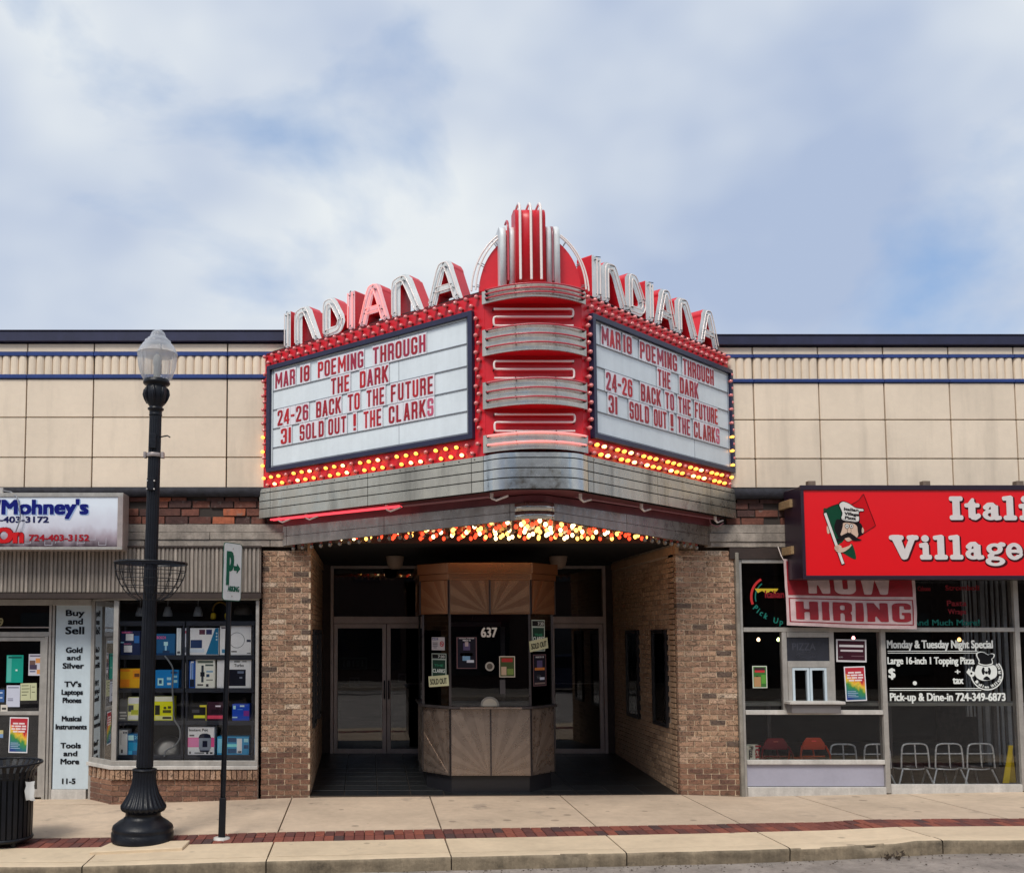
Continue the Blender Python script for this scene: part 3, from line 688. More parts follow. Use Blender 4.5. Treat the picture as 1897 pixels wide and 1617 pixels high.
for xw, sg, lab in ((WR, -1, ['dark framed poster case nearest the street on the right entrance wall', 'dark framed poster case deeper in on the right entrance wall']), (WL, 1, ['dark framed poster case nearest the street on the left entrance wall', 'dark framed poster case deeper in on the left entrance wall'])):
    for (a, b, c, d), lb in zip(cases, lab):
        t = thing('poster_case', (xw, (a + b) / 2, c), lb, 'poster case', 'poster cases on the entrance walls')
        f = frame((xw, a if sg > 0 else b, 0), (0, 1 if sg > 0 else -1, 0), (sg, 0, 0)); W_ = b - a
        mb = MB(); mb.box(0, W_, c, c + .05, -.02, .03); mb.box(0, W_, d - .05, d, -.02, .03); mb.box(0, .05, c + .05, d - .05, -.02, .03); mb.box(W_ - .05, W_, c + .05, d - .05, -.02, .03)
        mb.build('case_frame', m_black, t, f)
        mb = MB(); mb.box(.05, W_ - .05, c + .05, d - .05, -.03, -.01); mb.build('backing', m_blackm, t, f)
        mb = MB(); mb.box(.12, W_ - .12, c + .15, d - .14, -.01, -.005); mb.build('sheet', flat(52, 50, 58), t, f)
        mb = MB(); mb.box(.05, W_ - .05, c + .05, d - .05, .01, .014); mb.build('pane', m_glass_d, t, f)
# recess floor, tiled
fl = struct('entrance_floor', (1.6, 1.5, 0), 'black tiled entrance floor sloping up to the doors')
mb = MB(); mb.hexa([(WL, 0, -.2), (WR, 0, -.2), (WR, 3.3, -.2), (WL, 3.3, -.2)], [(WL, 0, .03), (WR, 0, .05), (WR, 3.3, zf(3.3) - .02), (WL, 3.3, zf(3.3) - .02)]); mb.build('bedding', m_slabjoint, fl)
nt_ = 11; wt = (WR - WL) / nt_; tt = MB(); tt.box(-wt / 2 + .003, wt / 2 - .003, -.147, .147, -.012, 0); tm_ = tt.mesh('tile', .003); tm_.materials.append(m_ftile)
for i in range(nt_):
    for j in range(11):
        x = WL + wt * (i + .5); y = .15 + .3 * j
        if j == 0: zz = max(zb(x), .0) * .4 + .6 * zf(y)
        else: zz = zf(y)
        inst('floor_tile', tm_, fl, T(x, y, zz + .004) @ Matrix.Rotation(math.atan(.045), 4, 'X'))
mb = MB(); mb.hexa([(WL, -.02, -.2), (WR, -.02, -.2), (WR, .008, -.2), (WL, .008, -.2)], [(WL, -.02, .038), (WR, -.02, .06), (WR, .008, .062), (WL, .008, .04)]); mb.build('threshold', m_slabjoint, fl)
# ------------------------------------------------------------------ the marquee
A_, B_, C_, D_ = Vector((-1.335, 0)), Vector((1.245, -2.25)), Vector((2.275, -2.25)), Vector((4.69, 0))
ZT, ZR, ZM = 5.70, 3.93, 3.545            # top, underside of the red box, underside of the upper metal band
mq = thing('theatre_marquee', (1.72, -.9, 3.2), 'red V shaped theatre marquee with bulbs, changeable letter boards and steel fascia', 'marquee')
def pframe(p, q, z=0):
    u = Vector((q.x - p.x, q.y - p.y, 0)); n = u.normalized().cross(Vector((0, 0, 1)))
    return frame((p.x, p.y, z), u, n), u.length
FL, LL = pframe(A_, B_); FR, LR = pframe(C_, D_); FN, LN = pframe(B_, C_)
NC = (B_ + C_) / 2; HW = (C_ - B_).length / 2
# body
mb = MB(); q = [(A_.x, -.0, 0), (B_.x, B_.y, 0), (C_.x, C_.y, 0), (D_.x, 0, 0)]
mb.poly([(A_.x + .12, -.002), (B_.x + .05, B_.y + .1), (C_.x - .05, C_.y + .1), (D_.x - .12, -.002)], ZR - .02, ZT - .03); mb.build('marquee_core', m_blackm, mq)
for f, L in ((FL, LL), (FR, LR)):
    mb = MB(); mb.box(0, L, ZR, ZT, -.06, 0); o = mb.build('red_side_panel', m_red, mq, f)
mb = MB(); mb.box(0, LN, ZR, ZT + .04, -.06, -.004); mb.build('red_nose_panel', m_red, mq, FN)
mb = MB(); mb.poly([(A_.x, -.0), (B_.x, B_.y), (C_.x, C_.y), (D_.x, 0)], ZT - .028, ZT - .002); mb.build('marquee_top', m_blackm, mq)
# bulbs
def bulb_mesh(m_g, m_s, name, r=.024):
    b = MB(); b.lathe([(.015, 0), (.017, .01), (.014, .022)], n=8)
    nb = len(b.f)
    b.lathe([(.012, .021), (r * .8, .032), (r, .046), (r * .87, .06), (r * .45, .071), (.004, .074)], n=10)
    me = b.mesh(name); me.materials.append(m_s); me.materials.append(m_g)
    me.polygons.foreach_set('material_index', [0] * nb + [1] * (len(b.f) - nb)); return me
B_off = bulb_mesh(m_bulb, m_socket, 'bulb_off'); B_on = bulb_mesh(m_bulb_ob, m_socket, 'bulb_lit', .0205); B_w = bulb_mesh(m_bulb_wb, m_socket, 'bulb_lit_pale', .0205)
B_clear = bulb_mesh(m_bulb_c, m_socket, 'bulb_clear', .026); B_y = bulb_mesh(m_bulb_on, m_socket, 'bulb_amber', .023); B_ww = bulb_mesh(m_bulb_w, m_socket, 'bulb_warm', .023); B_r = bulb_mesh(m_bulb_r, m_socket, 'bulb_red', .023)
def bulb(me, M, tilt=0): 
    return inst('bulb', me, mq, M @ Matrix.Rotation(random.uniform(-.06, .06), 4, 'X') @ Matrix.Rotation(random.uniform(-.06, .06) + tilt, 4, 'Y'))
# letter boards, measured off the photograph
def board(f, outer, inner, label_side, lines, joints, L, mirror):
    c = [uv(f, *p) for p in outer]; ci = [uv(f, *p) for p in inner]
    u0, u1 = (c[0][0] + c[3][0]) / 2, (c[1][0] + c[2][0]) / 2; v1, v0 = (c[0][1] + c[1][1]) / 2, (c[2][1] + c[3][1]) / 2
    fr_ = .055; dd = .06
    mb = MB(); mb.box(u0, u1, v1 - fr_, v1, 0, dd); mb.box(u0, u1, v0, v0 + fr_, 0, dd); mb.box(u0, u0 + fr_, v0 + fr_, v1 - fr_, 0, dd); mb.box(u1 - fr_, u1, v0 + fr_, v1 - fr_, 0, dd)
    mb.build('board_frame', m_navy, mq, f, bevel=.004)
    a0, a1, b0, b1 = u0 + fr_, u1 - fr_, v0 + fr_, v1 - fr_
    mb = MB(); mb.box(a0, a1, b0, b1, 0, .018); mb.build('board_face', m_board, mq, f)
    mb = MB()
    for j in range(len(RAILV)):
        v = RAILV[j]; mb.box(a0 + .03, a1 - .03, v - .004, v + .004, .018, .03)
    mb.build('letter_rail', m_rail, mq, f)
    mb = MB()
    for j in joints: mb.box(j - .003, j + .003, b0, b1, .018, .0195)
    mb.box(a0 + .028, a0 + .034, b0, b1, .018, .024); mb.box(a1 - .034, a1 - .028, b0, b1, .018, .024)
    mb.box(a0, a1, b0 + .022, b0 + .027, .018, .023); mb.box(a0, a1, b1 - .027, b1 - .022, .018, .023)
    mb.build('board_joint', m_rail, mq, f)
    for li, line in enumerate(lines):
        v = LINEV[li]
        for w_, pa, pb, py in line:
            ua, ub = uv(f, pa, py)[0], uv(f, pb, py)[0]
            infos = [goth(c_) for c_ in w_]; wd = [i_[2] for i_ in infos]; gap = .13
            k = (ub - ua) / (sum(wd) + gap * (len(w_) - 1)); x = ua
            for c_, i_, w0 in zip(w_, infos, wd):
                ml = random.choice([m_lred, m_lred, m_lred, m_lred, m_lred2, m_lred3]) if w_ != 'CLARKS' or c_ != 'S' else m_lred4
                inst('letter', goth_mesh(c_, round(k, 2), CAPH, ml), mq, f @ T(x, v, .035))
                mb = MB(); mb.box(x - gap * k * .42, x + w0 * k + gap * k * .42, v - .022, v + CAPH + .02, .030, .0335); mb.build('letter_plate', m_plate, mq, f)
                x += (w0 + gap) * k
    return u0, u1, v0, v1
m_neonr = mat('neon_tube_red_unlit', srgb(190, 70, 80), .25, var=.05, bump=0)
m_board = mat('letter_board_white', srgb(222, 230, 234), .3, var=.05, vs=1.5, bump=.02, streak=.05)
m_rail = mat('letter_rail_grey', srgb(128, 132, 140), .4, bump=0)
m_plate = mat('clear_letter_plate', srgb(226, 222, 228), .25, var=.04, bump=0)
m_lred = mat('letter_red', srgb(160, 14, 32), .4, var=.08, bump=0); m_lred2 = mat('letter_bright_red', srgb(184, 14, 26), .4, var=.08, bump=0)
m_lred3 = mat('letter_faded_red', srgb(160, 32, 60), .4, var=.1, bump=0); m_lred4 = mat('letter_pink', srgb(196, 84, 112), .4, var=.1, bump=0)
CAPH = .195
LINEV = [uv(FL, 514, 721.5)[1], uv(FL, 617, 730.5)[1], uv(FL, 518, 790.4)[1], uv(FL, 524, 824.5)[1]]
LINEV_R = [uv(FR, 1110, 637.5)[1], uv(FR, 1214, 717.8)[1], uv(FR, 1118, 720.4)[1], uv(FR, 1122.5, 763.9)[1]]
print('LINEV', LINEV, LINEV_R)
LINEV = [(a + b) / 2 for a, b in zip(LINEV, LINEV_R)]
p_ = (LINEV[0] - LINEV[3]) / 3
LINEV = [LINEV[0] - p_ * k for k in range(4)]
RAILV = [v - .022 for v in LINEV] + [LINEV[3] - p_ - .022]
LB = board(FL, [(501.3, 681.3), (879.5, 575.3), (880, 812.7), (497.6, 877.4)], [(503.5, 687), (867.8, 583), (869, 801), (498.8, 871.5)], 'left',
 [[('MAR', 514, 550, 721), ('18', 560, 577, 715), ('POEMING', 592.8, 676.7, 700), ('THROUGH', 694.6, 792, 673)],
  [('THE', 617, 651.5, 730), ('DARK', 670.5, 722.5, 715)],
  [('24-26', 518, 574.7, 790), ('BACK', 589.5, 635, 772), ('TO', 648, 670, 758), ('THE', 683, 716.5, 750), ('FUTURE', 728, 807, 740)],
  [('31', 524, 542.5, 824), ('SOLD', 559, 603.5, 817), ('OUT', 612, 645, 803), ('!', 658.5, 663, 795), ('THE', 677.5, 711, 790), ('CLARKS', 724, 807, 780)]], [uv(FL, 741, 740)[0]], LL, 0)
RB = board(FR, [(1089.8, 574), (1347.6, 692.6), (1357, 881), (1093.5, 808.7)], [(1094, 584), (1345, 700), (1351.8, 874.6), (1098.8, 801.3)], 'right',
 [[('MAR', 1109.9, 1144, 637), ('18', 1150, 1165, 650), ('POEMING', 1181, 1248.8, 670), ('THROUGH', 1260.9, 1316.8, 700)],
  [('THE', 1214, 1237.7, 718), ('DARK', 1254.8, 1288.5, 735)],
  [('24-26', 1118, 1166, 720), ('BACK', 1182.6, 1218.7, 745), ('TO', 1228, 1243.7, 760), ('THE', 1252, 1275.4, 770), ('FUTURE', 1283, 1325, 785)],
  [('31', 1122.5, 1138.3, 764), ('SOLD', 1161.5, 1197, 780), ('OUT', 1206.8, 1229.8, 795), ('!', 1237.7, 1242.4, 800), ('THE', 1251, 1274, 810), ('CLARKS', 1281, 1328, 820)]], [uv(FR, 1282, 740)[0]], LR, 1)
print('boards', LB, RB, LL, LR)
# rows of bulbs round each board
for f, L, bb, s in ((FL, LL, LB, 0), (FR, LR, RB, 1)):
    u0, u1, v0, v1 = bb; nb = 25; pt = (L - .12) / (nb - 1)
    tz = [ZT - .06, ZT - .15]
    if v1 > ZT - .2: tz = [ZT - .055, min(ZT - .14, v1 + .05)]
    for k in range(nb):
        bulb(B_off, f @ T(.05 + pt * k, tz[0], 0)); 
        if k < nb - 1: bulb(B_off, f @ T(.05 + pt * (k + .5), tz[1], 0))
    for r_ in range(2):
        for k in range(nb - r_):
            u = .05 + pt * (k + .5 * r_); on = (k % 4 != 3) and not (s == 0 and k == nb - 1) and not (k == 0 and (s == 1 or r_ == 1))
            bulb((B_w if random.random() < .3 else B_on) if on else B_off, f @ T(u, v0 - .065 - .095 * r_, 0))
    nearU = (L - .05, u1 + (L - u1) * .35) if s == 0 else (.05, u0 * .65)
    farU = (.03, u0 - .05) if s == 0 else (L - .03, u1 + .05)
    v = v0 + .1; k = 0
    while v < v1 - .02:
        bulb(B_off, f @ T(nearU[k % 2], v, 0)); 
        lit = v < v0 + .55
        bulb((B_on if lit and k % 2 == 0 else B_off), f @ T(min(max(farU[k % 2], .01), L - .01), v, 0)); v += .091; k += 1
# returns at the two ends, bulbs on the edge facing outwards
for s, P in ((-1, A_), (1, D_)):
    f = frame((P.x, 0, 0), (0, -s, 0), (s, 0, 0)) if s > 0 else frame((P.x, 0, 0), (0, -1, 0), (-1, 0, 0))
# steel fascia bands
def nose_path(x0, x1, y, bow, p=2.6, n=18):
    c = (x0 + x1) / 2; h = (x1 - x0) / 2
    return [Vector((c + h * t, y - bow * (1 - abs(t) ** p))) for t in [-1 + 2 * i / n for i in range(n + 1)]]
def sweep(mb, path, z0, z1, o0, o1, smooth=False):
    n = len(path); nr = []
    for i in range(n):
        d = path[min(i + 1, n - 1)] - path[max(i - 1, 0)]; d.normalize(); nr.append(Vector((d.y, -d.x)))
    A = [p + q * o0 for p, q in zip(path, nr)]; B = [p + q * o1 for p, q in zip(path, nr)]
    def strip(P, zP, Q, zQ, s):
        mb.add([(p.x, p.y, zP) for p in P] + [(p.x, p.y, zQ) for p in Q], [(i, i + 1, n + i + 1, n + i) for i in range(n - 1)], s)
    strip(B, z0, B, z1, True); strip(A, z1, A, z0, True); strip(B, z1, A, z1, False); strip(A, z0, B, z0, False)
    for i in (0, n - 1): mb.add([(A[i].x, A[i].y, z0), (B[i].x, B[i].y, z0), (B[i].x, B[i].y, z1), (A[i].x, A[i].y, z1)], [(3, 2, 1, 0) if i == 0 else (0, 1, 2, 3)])
def sweep_old(mb, path, z0, z1, o0, o1, smooth=False):
    n = len(path); nr = []
    for i in range(n):
        d = path[min(i + 1, n - 1)] - path[max(i - 1, 0)]; d.normalize(); nr.append(Vector((d.y, -d.x)))
    vs = []
    for p, q in zip(path, nr):
        a = p + q * o0; b = p + q * o1
        vs += [(a.x, a.y, z0), (b.x, b.y, z0), (b.x, b.y, z1), (a.x, a.y, z1)]
    fs = []
    for i in range(n - 1):
        for j in range(4): fs.append((i * 4 + j, (i + 1) * 4 + j, (i + 1) * 4 + (j + 1) % 4, i * 4 + (j + 1) % 4))
    fs += [(3, 2, 1, 0), ((n - 1) * 4, (n - 1) * 4 + 1, (n - 1) * 4 + 2, (n - 1) * 4 + 3)]
    mb.add(vs, fs, False)
def lerp(p, q, t): return p + (q - p) * t
def band(Aa, Bb, Cc, Dd, bow, zs, segsL, segsR, m_side, m_nose, pr):
    # backing then strips, each segment of each row a piece of its own
    full = [Aa] + nose_path(Bb.x, Cc.x, Bb.y, bow, pr) + [Dd]
    for (pa, pb, segs, m_) in ((Aa, Bb, segsL, m_side), (Cc, Dd, segsR, m_side)):
        for a, b in zip(segs[:-1], segs[1:]):
            P = [lerp(pa, pb, a), lerp(pa, pb, b)]; d = (P[1] - P[0]).normalized() * .004
            P = [P[0] + d, P[1] - d]
            for z1, z0 in zip(zs[:-1], zs[1:]):
                mb = MB(); sweep(mb, P, z0 + .006, z1 - .006, -.03, .03); mb.build('steel_strip', m_, mq)
    P = nose_path(Bb.x + .01, Cc.x - .01, Bb.y, bow, pr)
    for z1, z0 in zip(zs[:-1], zs[1:]):
        mb = MB(); sweep(mb, P, z0 + .006, z1 - .006, -.03, .035); o = mb.build('curved_steel_strip', m_nose, mq, bevel=0)
    for P in ([Aa, Bb], nose_path(Bb.x, Cc.x, Bb.y, bow, pr), [Cc, Dd]):
        mb = MB(); sweep(mb, P, zs[-1] + .006, zs[0] - .004, -.06, .022); mb.build('steel_backing', m_blackm, mq)
k_ = .07
A1, B1, C1, D1 = Vector((A_.x - .03, -.02)), Vector((B_.x - .01, B_.y - .03)), Vector((C_.x + .01, C_.y - .03)), Vector((D_.x + .02, -.02))
zs = [ZR + .0, ZR - .06, ZR - .165, ZR - .265, ZM]
band(A1, B1, C1, D1, .2, zs, [0, .06, .535, .955, 1], [0, .03, .42, .80, .965, 1], m_steel, m_steel_b, 4.2)
for P, t_ in ((A1, 0), (D1, 1)): pass
# rivets
mb = MB()
for f, L in ((FL, LL), (FR, LR)):
    for k in range(17):
        u = .1 + (L - .2) * k / 16; mb.add(*(lambda c: ([f @ Vector(p) for p in c], [(0, 1, 2, 3)]))([(u - .006, ZR - .036, .065), (u + .006, ZR - .036, .065), (u + .006, ZR - .024, .065), (u - .006, ZR - .024, .065)]))
mb.build('rivets', m_blackm, mq)
# maroon soffit between the two bands
A2, B2, C2, D2 = Vector((-1.07, -.02)), Vector((1.60, -2.0)), Vector((1.985, -2.0)), Vector((4.39, -.02))
m_maroon = mat('maroon_soffit', srgb(118, 60, 66), .45, var=.2, vs=5, bump=.05, streak=.1)
mb = MB(); n1_ = nose_path(B1.x, C1.x, B1.y, .18, 4.2); pl = [A1 + Vector((.03, 0))] + n1_ + [D1 - Vector((.03, 0))]
mb.poly([(p.x, p.y) for p in pl], ZM + .012, ZM + .03); mb.build('soffit_step', m_maroon, mq)
ZL1, ZL0a, ZL0n = 3.47, 3.195, 3.285
def band2():
    def zz(p): return ZL0a + (ZL0n - ZL0a) * min(1, -p.y / 2.0)
    def piece(P, t0, t1, m_, nm, off=.02, sm=False):
        n = len(P); vs = []
        for i, p in enumerate(P):
            d = (P[min(i + 1, n - 1)] - P[max(i - 1, 0)]).normalized(); q = Vector((d.y, -d.x)); a = p - q * .03; b = p + q * off
            lo = zz(p); hi = ZL1 + (ZM - ZL1) * 1.0 if t1 >= 1 else None
            top = ZM + .01; h = (top - .02) - lo
            z0 = lo + h * t0 + .003; z1 = lo + h * t1 - .003
            vs += [(a.x, a.y, z0), (b.x, b.y, z0), (b.x, b.y, z1), (a.x, a.y, z1)]
        fs = []
        for i in range(n - 1):
            for j in range(4): fs.append((i * 4 + j, (i + 1) * 4 + j, (i + 1) * 4 + (j + 1) % 4, i * 4 + (j + 1) % 4))
        fs += [(3, 2, 1, 0), tuple((n - 1) * 4 + j for j in range(4))]
        mb = MB(); mb.add(vs, fs, sm); return mb.build(nm, m_, mq)
    for t0, t1 in ((0, .36), (.36, .74)):
        for pa, pb, sg in ((A2, B2, [0, .02, .48, .98, 1]), (C2, D2, [0, .42, .98, 1])):
            for a, b in zip(sg[:-1], sg[1:]): piece([lerp(pa, pb, a + .001), lerp(pa, pb, b - .001)], t0, t1, m_steel_dk, 'steel_strip')
        o = piece(nose_path(B2.x, C2.x, -2.0, .09, 3), t0, t1, m_steel_b, 'curved_steel_strip', .026)
        for p in o.data.polygons: p.use_smooth = abs(p.normal.z) < .5
    for P in ([A2, B2], nose_path(B2.x, C2.x, -2.0, .09, 3), [C2, D2]):
        piece(P, .02, 1.05, m_maroon, 'maroon_backing', .008)
band2()
# red neon run under the step, with white glass supports
def along(P, Q, t, z, off=.0):
    p = lerp(P, Q, t); d = (Q - P).normalized(); return Vector((p.x + d.y * off, p.y - d.x * off, z))
am = (A1 + A2) / 2 + Vector((.02, -.05)); bm_ = (B1 + B2) / 2 + Vector((-.04, 0)); cm = (C1 + C2) / 2 + Vector((.04, 0)); dm = (D1 + D2) / 2 + Vector((-.02, -.05))
for (P, Q, t0, t1, m_) in ((am, bm_, 0.0, .62, m_neon_r), (am, bm_, .63, .98, m_neon_d), (cm, dm, .02, .98, m_neon_d)):
    for o_ in (0, .05):
        if o_ and m_ is m_neon_d and P is cm: continue
        mb = MB(); mb.tube([along(P, Q, t0, ZM - .02, o_), along(P, Q, t1, ZM - .02, o_)], .012, 8); mb.build('neon_tube', m_, mq)
for P, Q, ts in ((am, bm_, (.04, .18, .56, .985)), (cm, dm, (.03, .40, .93))):
    for t in ts:
        mb = MB(); b = along(P, Q, t, ZM - .04, .03); c = along(P, Q, t + .035, ZM - .05, .03); d_ = along(P, Q, t + .06, ZM - .03, .03)
        mb.tube([b, (b + c) / 2 + Vector((0, 0, -.02)), c, d_], .013, 8); mb.cyl(b + Vector((0, 0, .06)), b, .02, 8); mb.build('glass_electrode', m_neon, mq)
for t in (.93,):
    mb = MB(); b = along(cm, dm, t, ZM + .02, -.05); mb.tube([b, b + Vector((.02, 0, -.1)), b + Vector((.1, 0, -.14)), b + Vector((.18, 0, -.09))], .008, 6); mb.build('cable', m_neon_d, mq)
# underside with its field of bulbs
ZC = 3.262
mb = MB(); q0 = [(A2.x + .03, 0.0, 3.335), (B2.x, B2.y + .04, 3.335), (C2.x, C2.y + .04, 3.335), (D2.x - .03, 0.0, 3.335)]
m_soff = mat('dark_mirror_soffit', srgb(96, 66, 52), .3, metal=.6, var=.2, bump=.05)
mb.hexa(q0[::-1], [(x, y, z + .03) for x, y, z in q0][::-1]); mb.build('lamp_soffit', m_soff, mq)
hw = (D2.x - A2.x) / 2; cx_ = (D2.x + A2.x) / 2
down = Matrix.Rotation(math.pi, 4, 'X')
yy = -.08; r_ = 0
while yy > -2.0:
    tt_ = -yy / 2.0; xl = A2.x + (B2.x - A2.x) * tt_ + .06; xr = D2.x + (C2.x - D2.x) * tt_ - .06
    zc = 3.334
    n = max(1, int((xr - xl) / .17)); 
    for k in range(n + 1):
        x = xl + (xr - xl) * (k + (.0 if r_ % 2 else .5)) / (n + 1) + random.uniform(-.03, .03)
        t = (x - A2.x) / (2 * hw)
        if t < .13 or t > .86: me = B_clear
        else: me = random.choice([B_y, B_ww, B_r, B_r, B_y, B_ww, B_clear, B_r])
        if me: bulb(me, T(x, yy + random.uniform(-.03, .03), zc) @ down)
    yy -= .19; r_ += 1
# unlit bulbs strung along the lower lip
for P, Q, ts in ((A2, B2, [.05 + .045 * k for k in range(13)]), (C2, D2, [.55 + .045 * k for k in range(9)])):
    for t in ts:
        p = lerp(P, Q, t); bulb(B_clear, T(p.x, p.y + .05, ZL0a + (ZL0n - ZL0a) * (-p.y / 2) + .005) @ down)
# nose: curved steel bands with red tubes, serpentine white tubes between
nz = [uv(FN, 1000, y)[1] for y in (542, 565, 613, 661, 709.9, 759, 807.4, 840)]
def tubepath(P, z, o):
    n = len(P); r = []
    for i in range(n):
        d = (P[min(i + 1, n - 1)] - P[max(i - 1, 0)]).normalized(); r.append(Vector((P[i].x + d.y * o, P[i].y - d.x * o, z)))
    return r
for k in range(4):
    zt, zb_ = nz[2 * k], nz[2 * k + 1]
    P = nose_path(B_.x - .015, C_.x + .03, B_.y, .24, 2.0, 20)
    nr_ = 2 if k == 0 else (3 if k < 3 else 2)
    mb = MB(); sweep(mb, P, zb_, zt, -.0, .02); o = mb.build('curved_band', m_band, mq)
    mb = MB(); mb.poly([(p.x, p.y) for p in P], zb_ + .004, zt - .004); mb.build('band_core', m_red if k else m_red, mq)
    for j in range(nr_ + (1 if k == 0 else 0)):
        z = zt - (zt - zb_) * (j + (.15 if k == 0 else .25)) / (nr_ + (1 if k == 0 else 0)) 
        Q = tubepath(P[1:-1], z, .055)
        mb = MB(); mb.tube(Q, .0095, 8)
        mb.build('neon_tube', m_neon_p if k == 3 else m_neonr, mq)
        mb = MB()
        for q_ in (5, 12):
            a = Q[q_]; mb.cyl(a, a + Vector((0, .05, .03)), .006, 6)
        mb.cyl(Q[0], Q[0] + Vector((.02, .06, 0)), .014, 6); mb.cyl(Q[-1], Q[-1] + Vector((-.02, .06, 0)), .014, 6)
        mb.build('tube_clip', m_blackm, mq)
for k in range(3):
    zt, zb_ = nz[2 * k + 1], nz[2 * k + 2]; x0, x1 = B_.x + .09, C_.x - .1; y = B_.y - .05
    zz_ = [zt - (zt - zb_) * t for t in (.22, .52, .86)]
    s = [(x0, zz_[0]), (x1, zz_[0]), (x1, zz_[1]), (x0, zz_[1]), (x0, zz_[2]), (x1, zz_[2])] if k != 1 else [(x1, zz_[0]), (x0, zz_[0]), (x0, zz_[1]), (x1, zz_[1]), (x1, zz_[2]), (x0, zz_[2])]
    pts = []
    for i, (a, b) in enumerate(s):
        if 0 < i < 5:
            pa = Vector(s[i - 1]); pb = Vector(s[i + 1]); p = Vector((a, b))
            for t in (.0, .5, 1):
                w0 = p + (pa - p).normalized() * .025; w1 = p + (pb - p).normalized() * .025
                q = w0 * (1 - t) ** 2 + p * 2 * t * (1 - t) + w1 * t * t; pts.append((q.x, y, q.y))
        else: pts.append((a, y, b))
    mb = MB(); mb.tube(pts, .012, 8); mb.build('neon_tube', m_neon, mq)
    mb = MB()
    for (a, b) in s[::2]: mb.cyl((a, y, b), (a, B_.y, b), .009, 6)
    mb.build('tube_clip', m_blackm, mq)
# pylon on the nose
TC = at(982, 500, -2.2).x
m_red_p = m_red
circ = []
r0 = (at(1076, 515, -2.2).x - at(888, 515, -2.2).x) / 2; cxp = (at(1076, 515, -2.2).x + at(888, 515, -2.2).x) / 2; zt0 = at(982, 430, -2.2).z
for k in range(33):
    a = math.pi * k / 32; circ.append((cxp + r0 * math.cos(a), ZT + .02 + (zt0 - ZT - .02) * math.sin(a)))
FP = front(-2.2)
mb = MB(); mb.poly(circ, -.09, .0); mb.build('half_round_fin', m_red, mq, FP)
def column(xa, xb, ztop, yf, depth, m_, nm, r=.1, M=None):
    zb0 = nz[0] - .05; P = [(yf, zb0), (yf, ztop - r)]
    for k in range(1, 7):
        a = math.pi / 2 * k / 6; P.append((yf + r - r * math.cos(a), ztop - r + r * math.sin(a)))
    P += [(yf + depth, ztop), (yf + depth, zb0)]
    mb = MB(); mb.hexa([(xa, y, z) for y, z in P], [(xb, y, z) for y, z in P]); o = mb.build(nm, m_, mq)
    bmx = bmesh.new(); bmx.from_mesh(o.data); bmesh.ops.recalc_face_normals(bmx, faces=bmx.faces); bmx.to_mesh(o.data); bmx.free()
    for p in o.data.polygons: p.use_smooth = abs(p.normal.x) < .5
    return o
ya = -2.38
xs_ = [at(x, 480, ya).x for x in (926.5, 938, 944.5, 954.6, 1009.8, 1016.5, 1024, 1035, 1038)]
zside, zmid = at(940, 413, ya).z, at(980, 381, ya - .06).z
column(xs_[0], xs_[1], zside, ya, .35, m_white_en, 'white_pilaster', .14); column(xs_[2], xs_[3], zside, ya, .35, m_white_en, 'white_pilaster', .14)
column(at(1012.5, 480, ya).x, at(1022, 480, ya).x, zside + .01, ya, .35, m_white_en, 'white_pilaster', .14); column(at(1027, 480, ya).x, at(1037.5, 480, ya).x, zside + .01, ya, .35, m_white_en, 'white_pilaster', .14)
column(xs_[1], xs_[2], zside - .02, ya + .06, .28, m_red, 'red_groove', .1); column(at(1022, 480, ya).x, at(1027, 480, ya).x, zside - .02, ya + .06, .28, m_red, 'red_groove', .1)
column(at(955, 480, ya - .06).x, at(1011, 480, ya - .06).x, zmid, ya - .07, .26, m_red, 'red_column', .14)
def vtube(x, zt, y, m_, zb0, back=.2, r=.012, name='neon_tube'):
    P = [(x, y, zb0), (x, y, zt - .14)] + [(x, y + .14 - .14 * math.cos(a), zt - .14 + .14 * math.sin(a)) for a in [math.pi / 2 * k / 5 for k in range(1, 6)]] + [(x, y + back, zt)]
    mb = MB(); mb.tube(P, r, 8); mb.build(name, m_, mq)
for px in (963.5, 983.5, 1002): vtube(at(px, 470, ya - .1).x, zmid + .045, ya - .12, m_neon, at(983, 519, ya - .1).z, .25, .014)
vtube((xs_[1] + xs_[2]) / 2, zside + .06, ya - .02, m_neonr, at(983, 521, ya).z); vtube(at(1024.5, 480, ya).x, zside, ya + .0, m_neon_d, at(983, 521, ya).z)
for s in (-1, 1):
    for q, rr in enumerate((.045, .085)):
        P = []
        for k in range(15):
            a = R(2 + 56 * k / 14) if s > 0 else R(178 - 56 * k / 14)
            P.append((cxp + (r0 + rr) * math.cos(a), -2.24 + q * .05, ZT + .0 + (zt0 - ZT + rr) * math.sin(a)))
        mb = MB(); mb.tube(P, .010, 8); mb.build('neon_tube', m_neon, mq)
        mb = MB()
        for k in (1, 6, 12): a = Vector(P[k]); c = Vector((cxp, a.y, ZT)); d = (c - a).normalized(); mb.cyl(a, a + d * (rr + .0), .005, 5)
        mb.build('tube_clip', m_rail, mq)
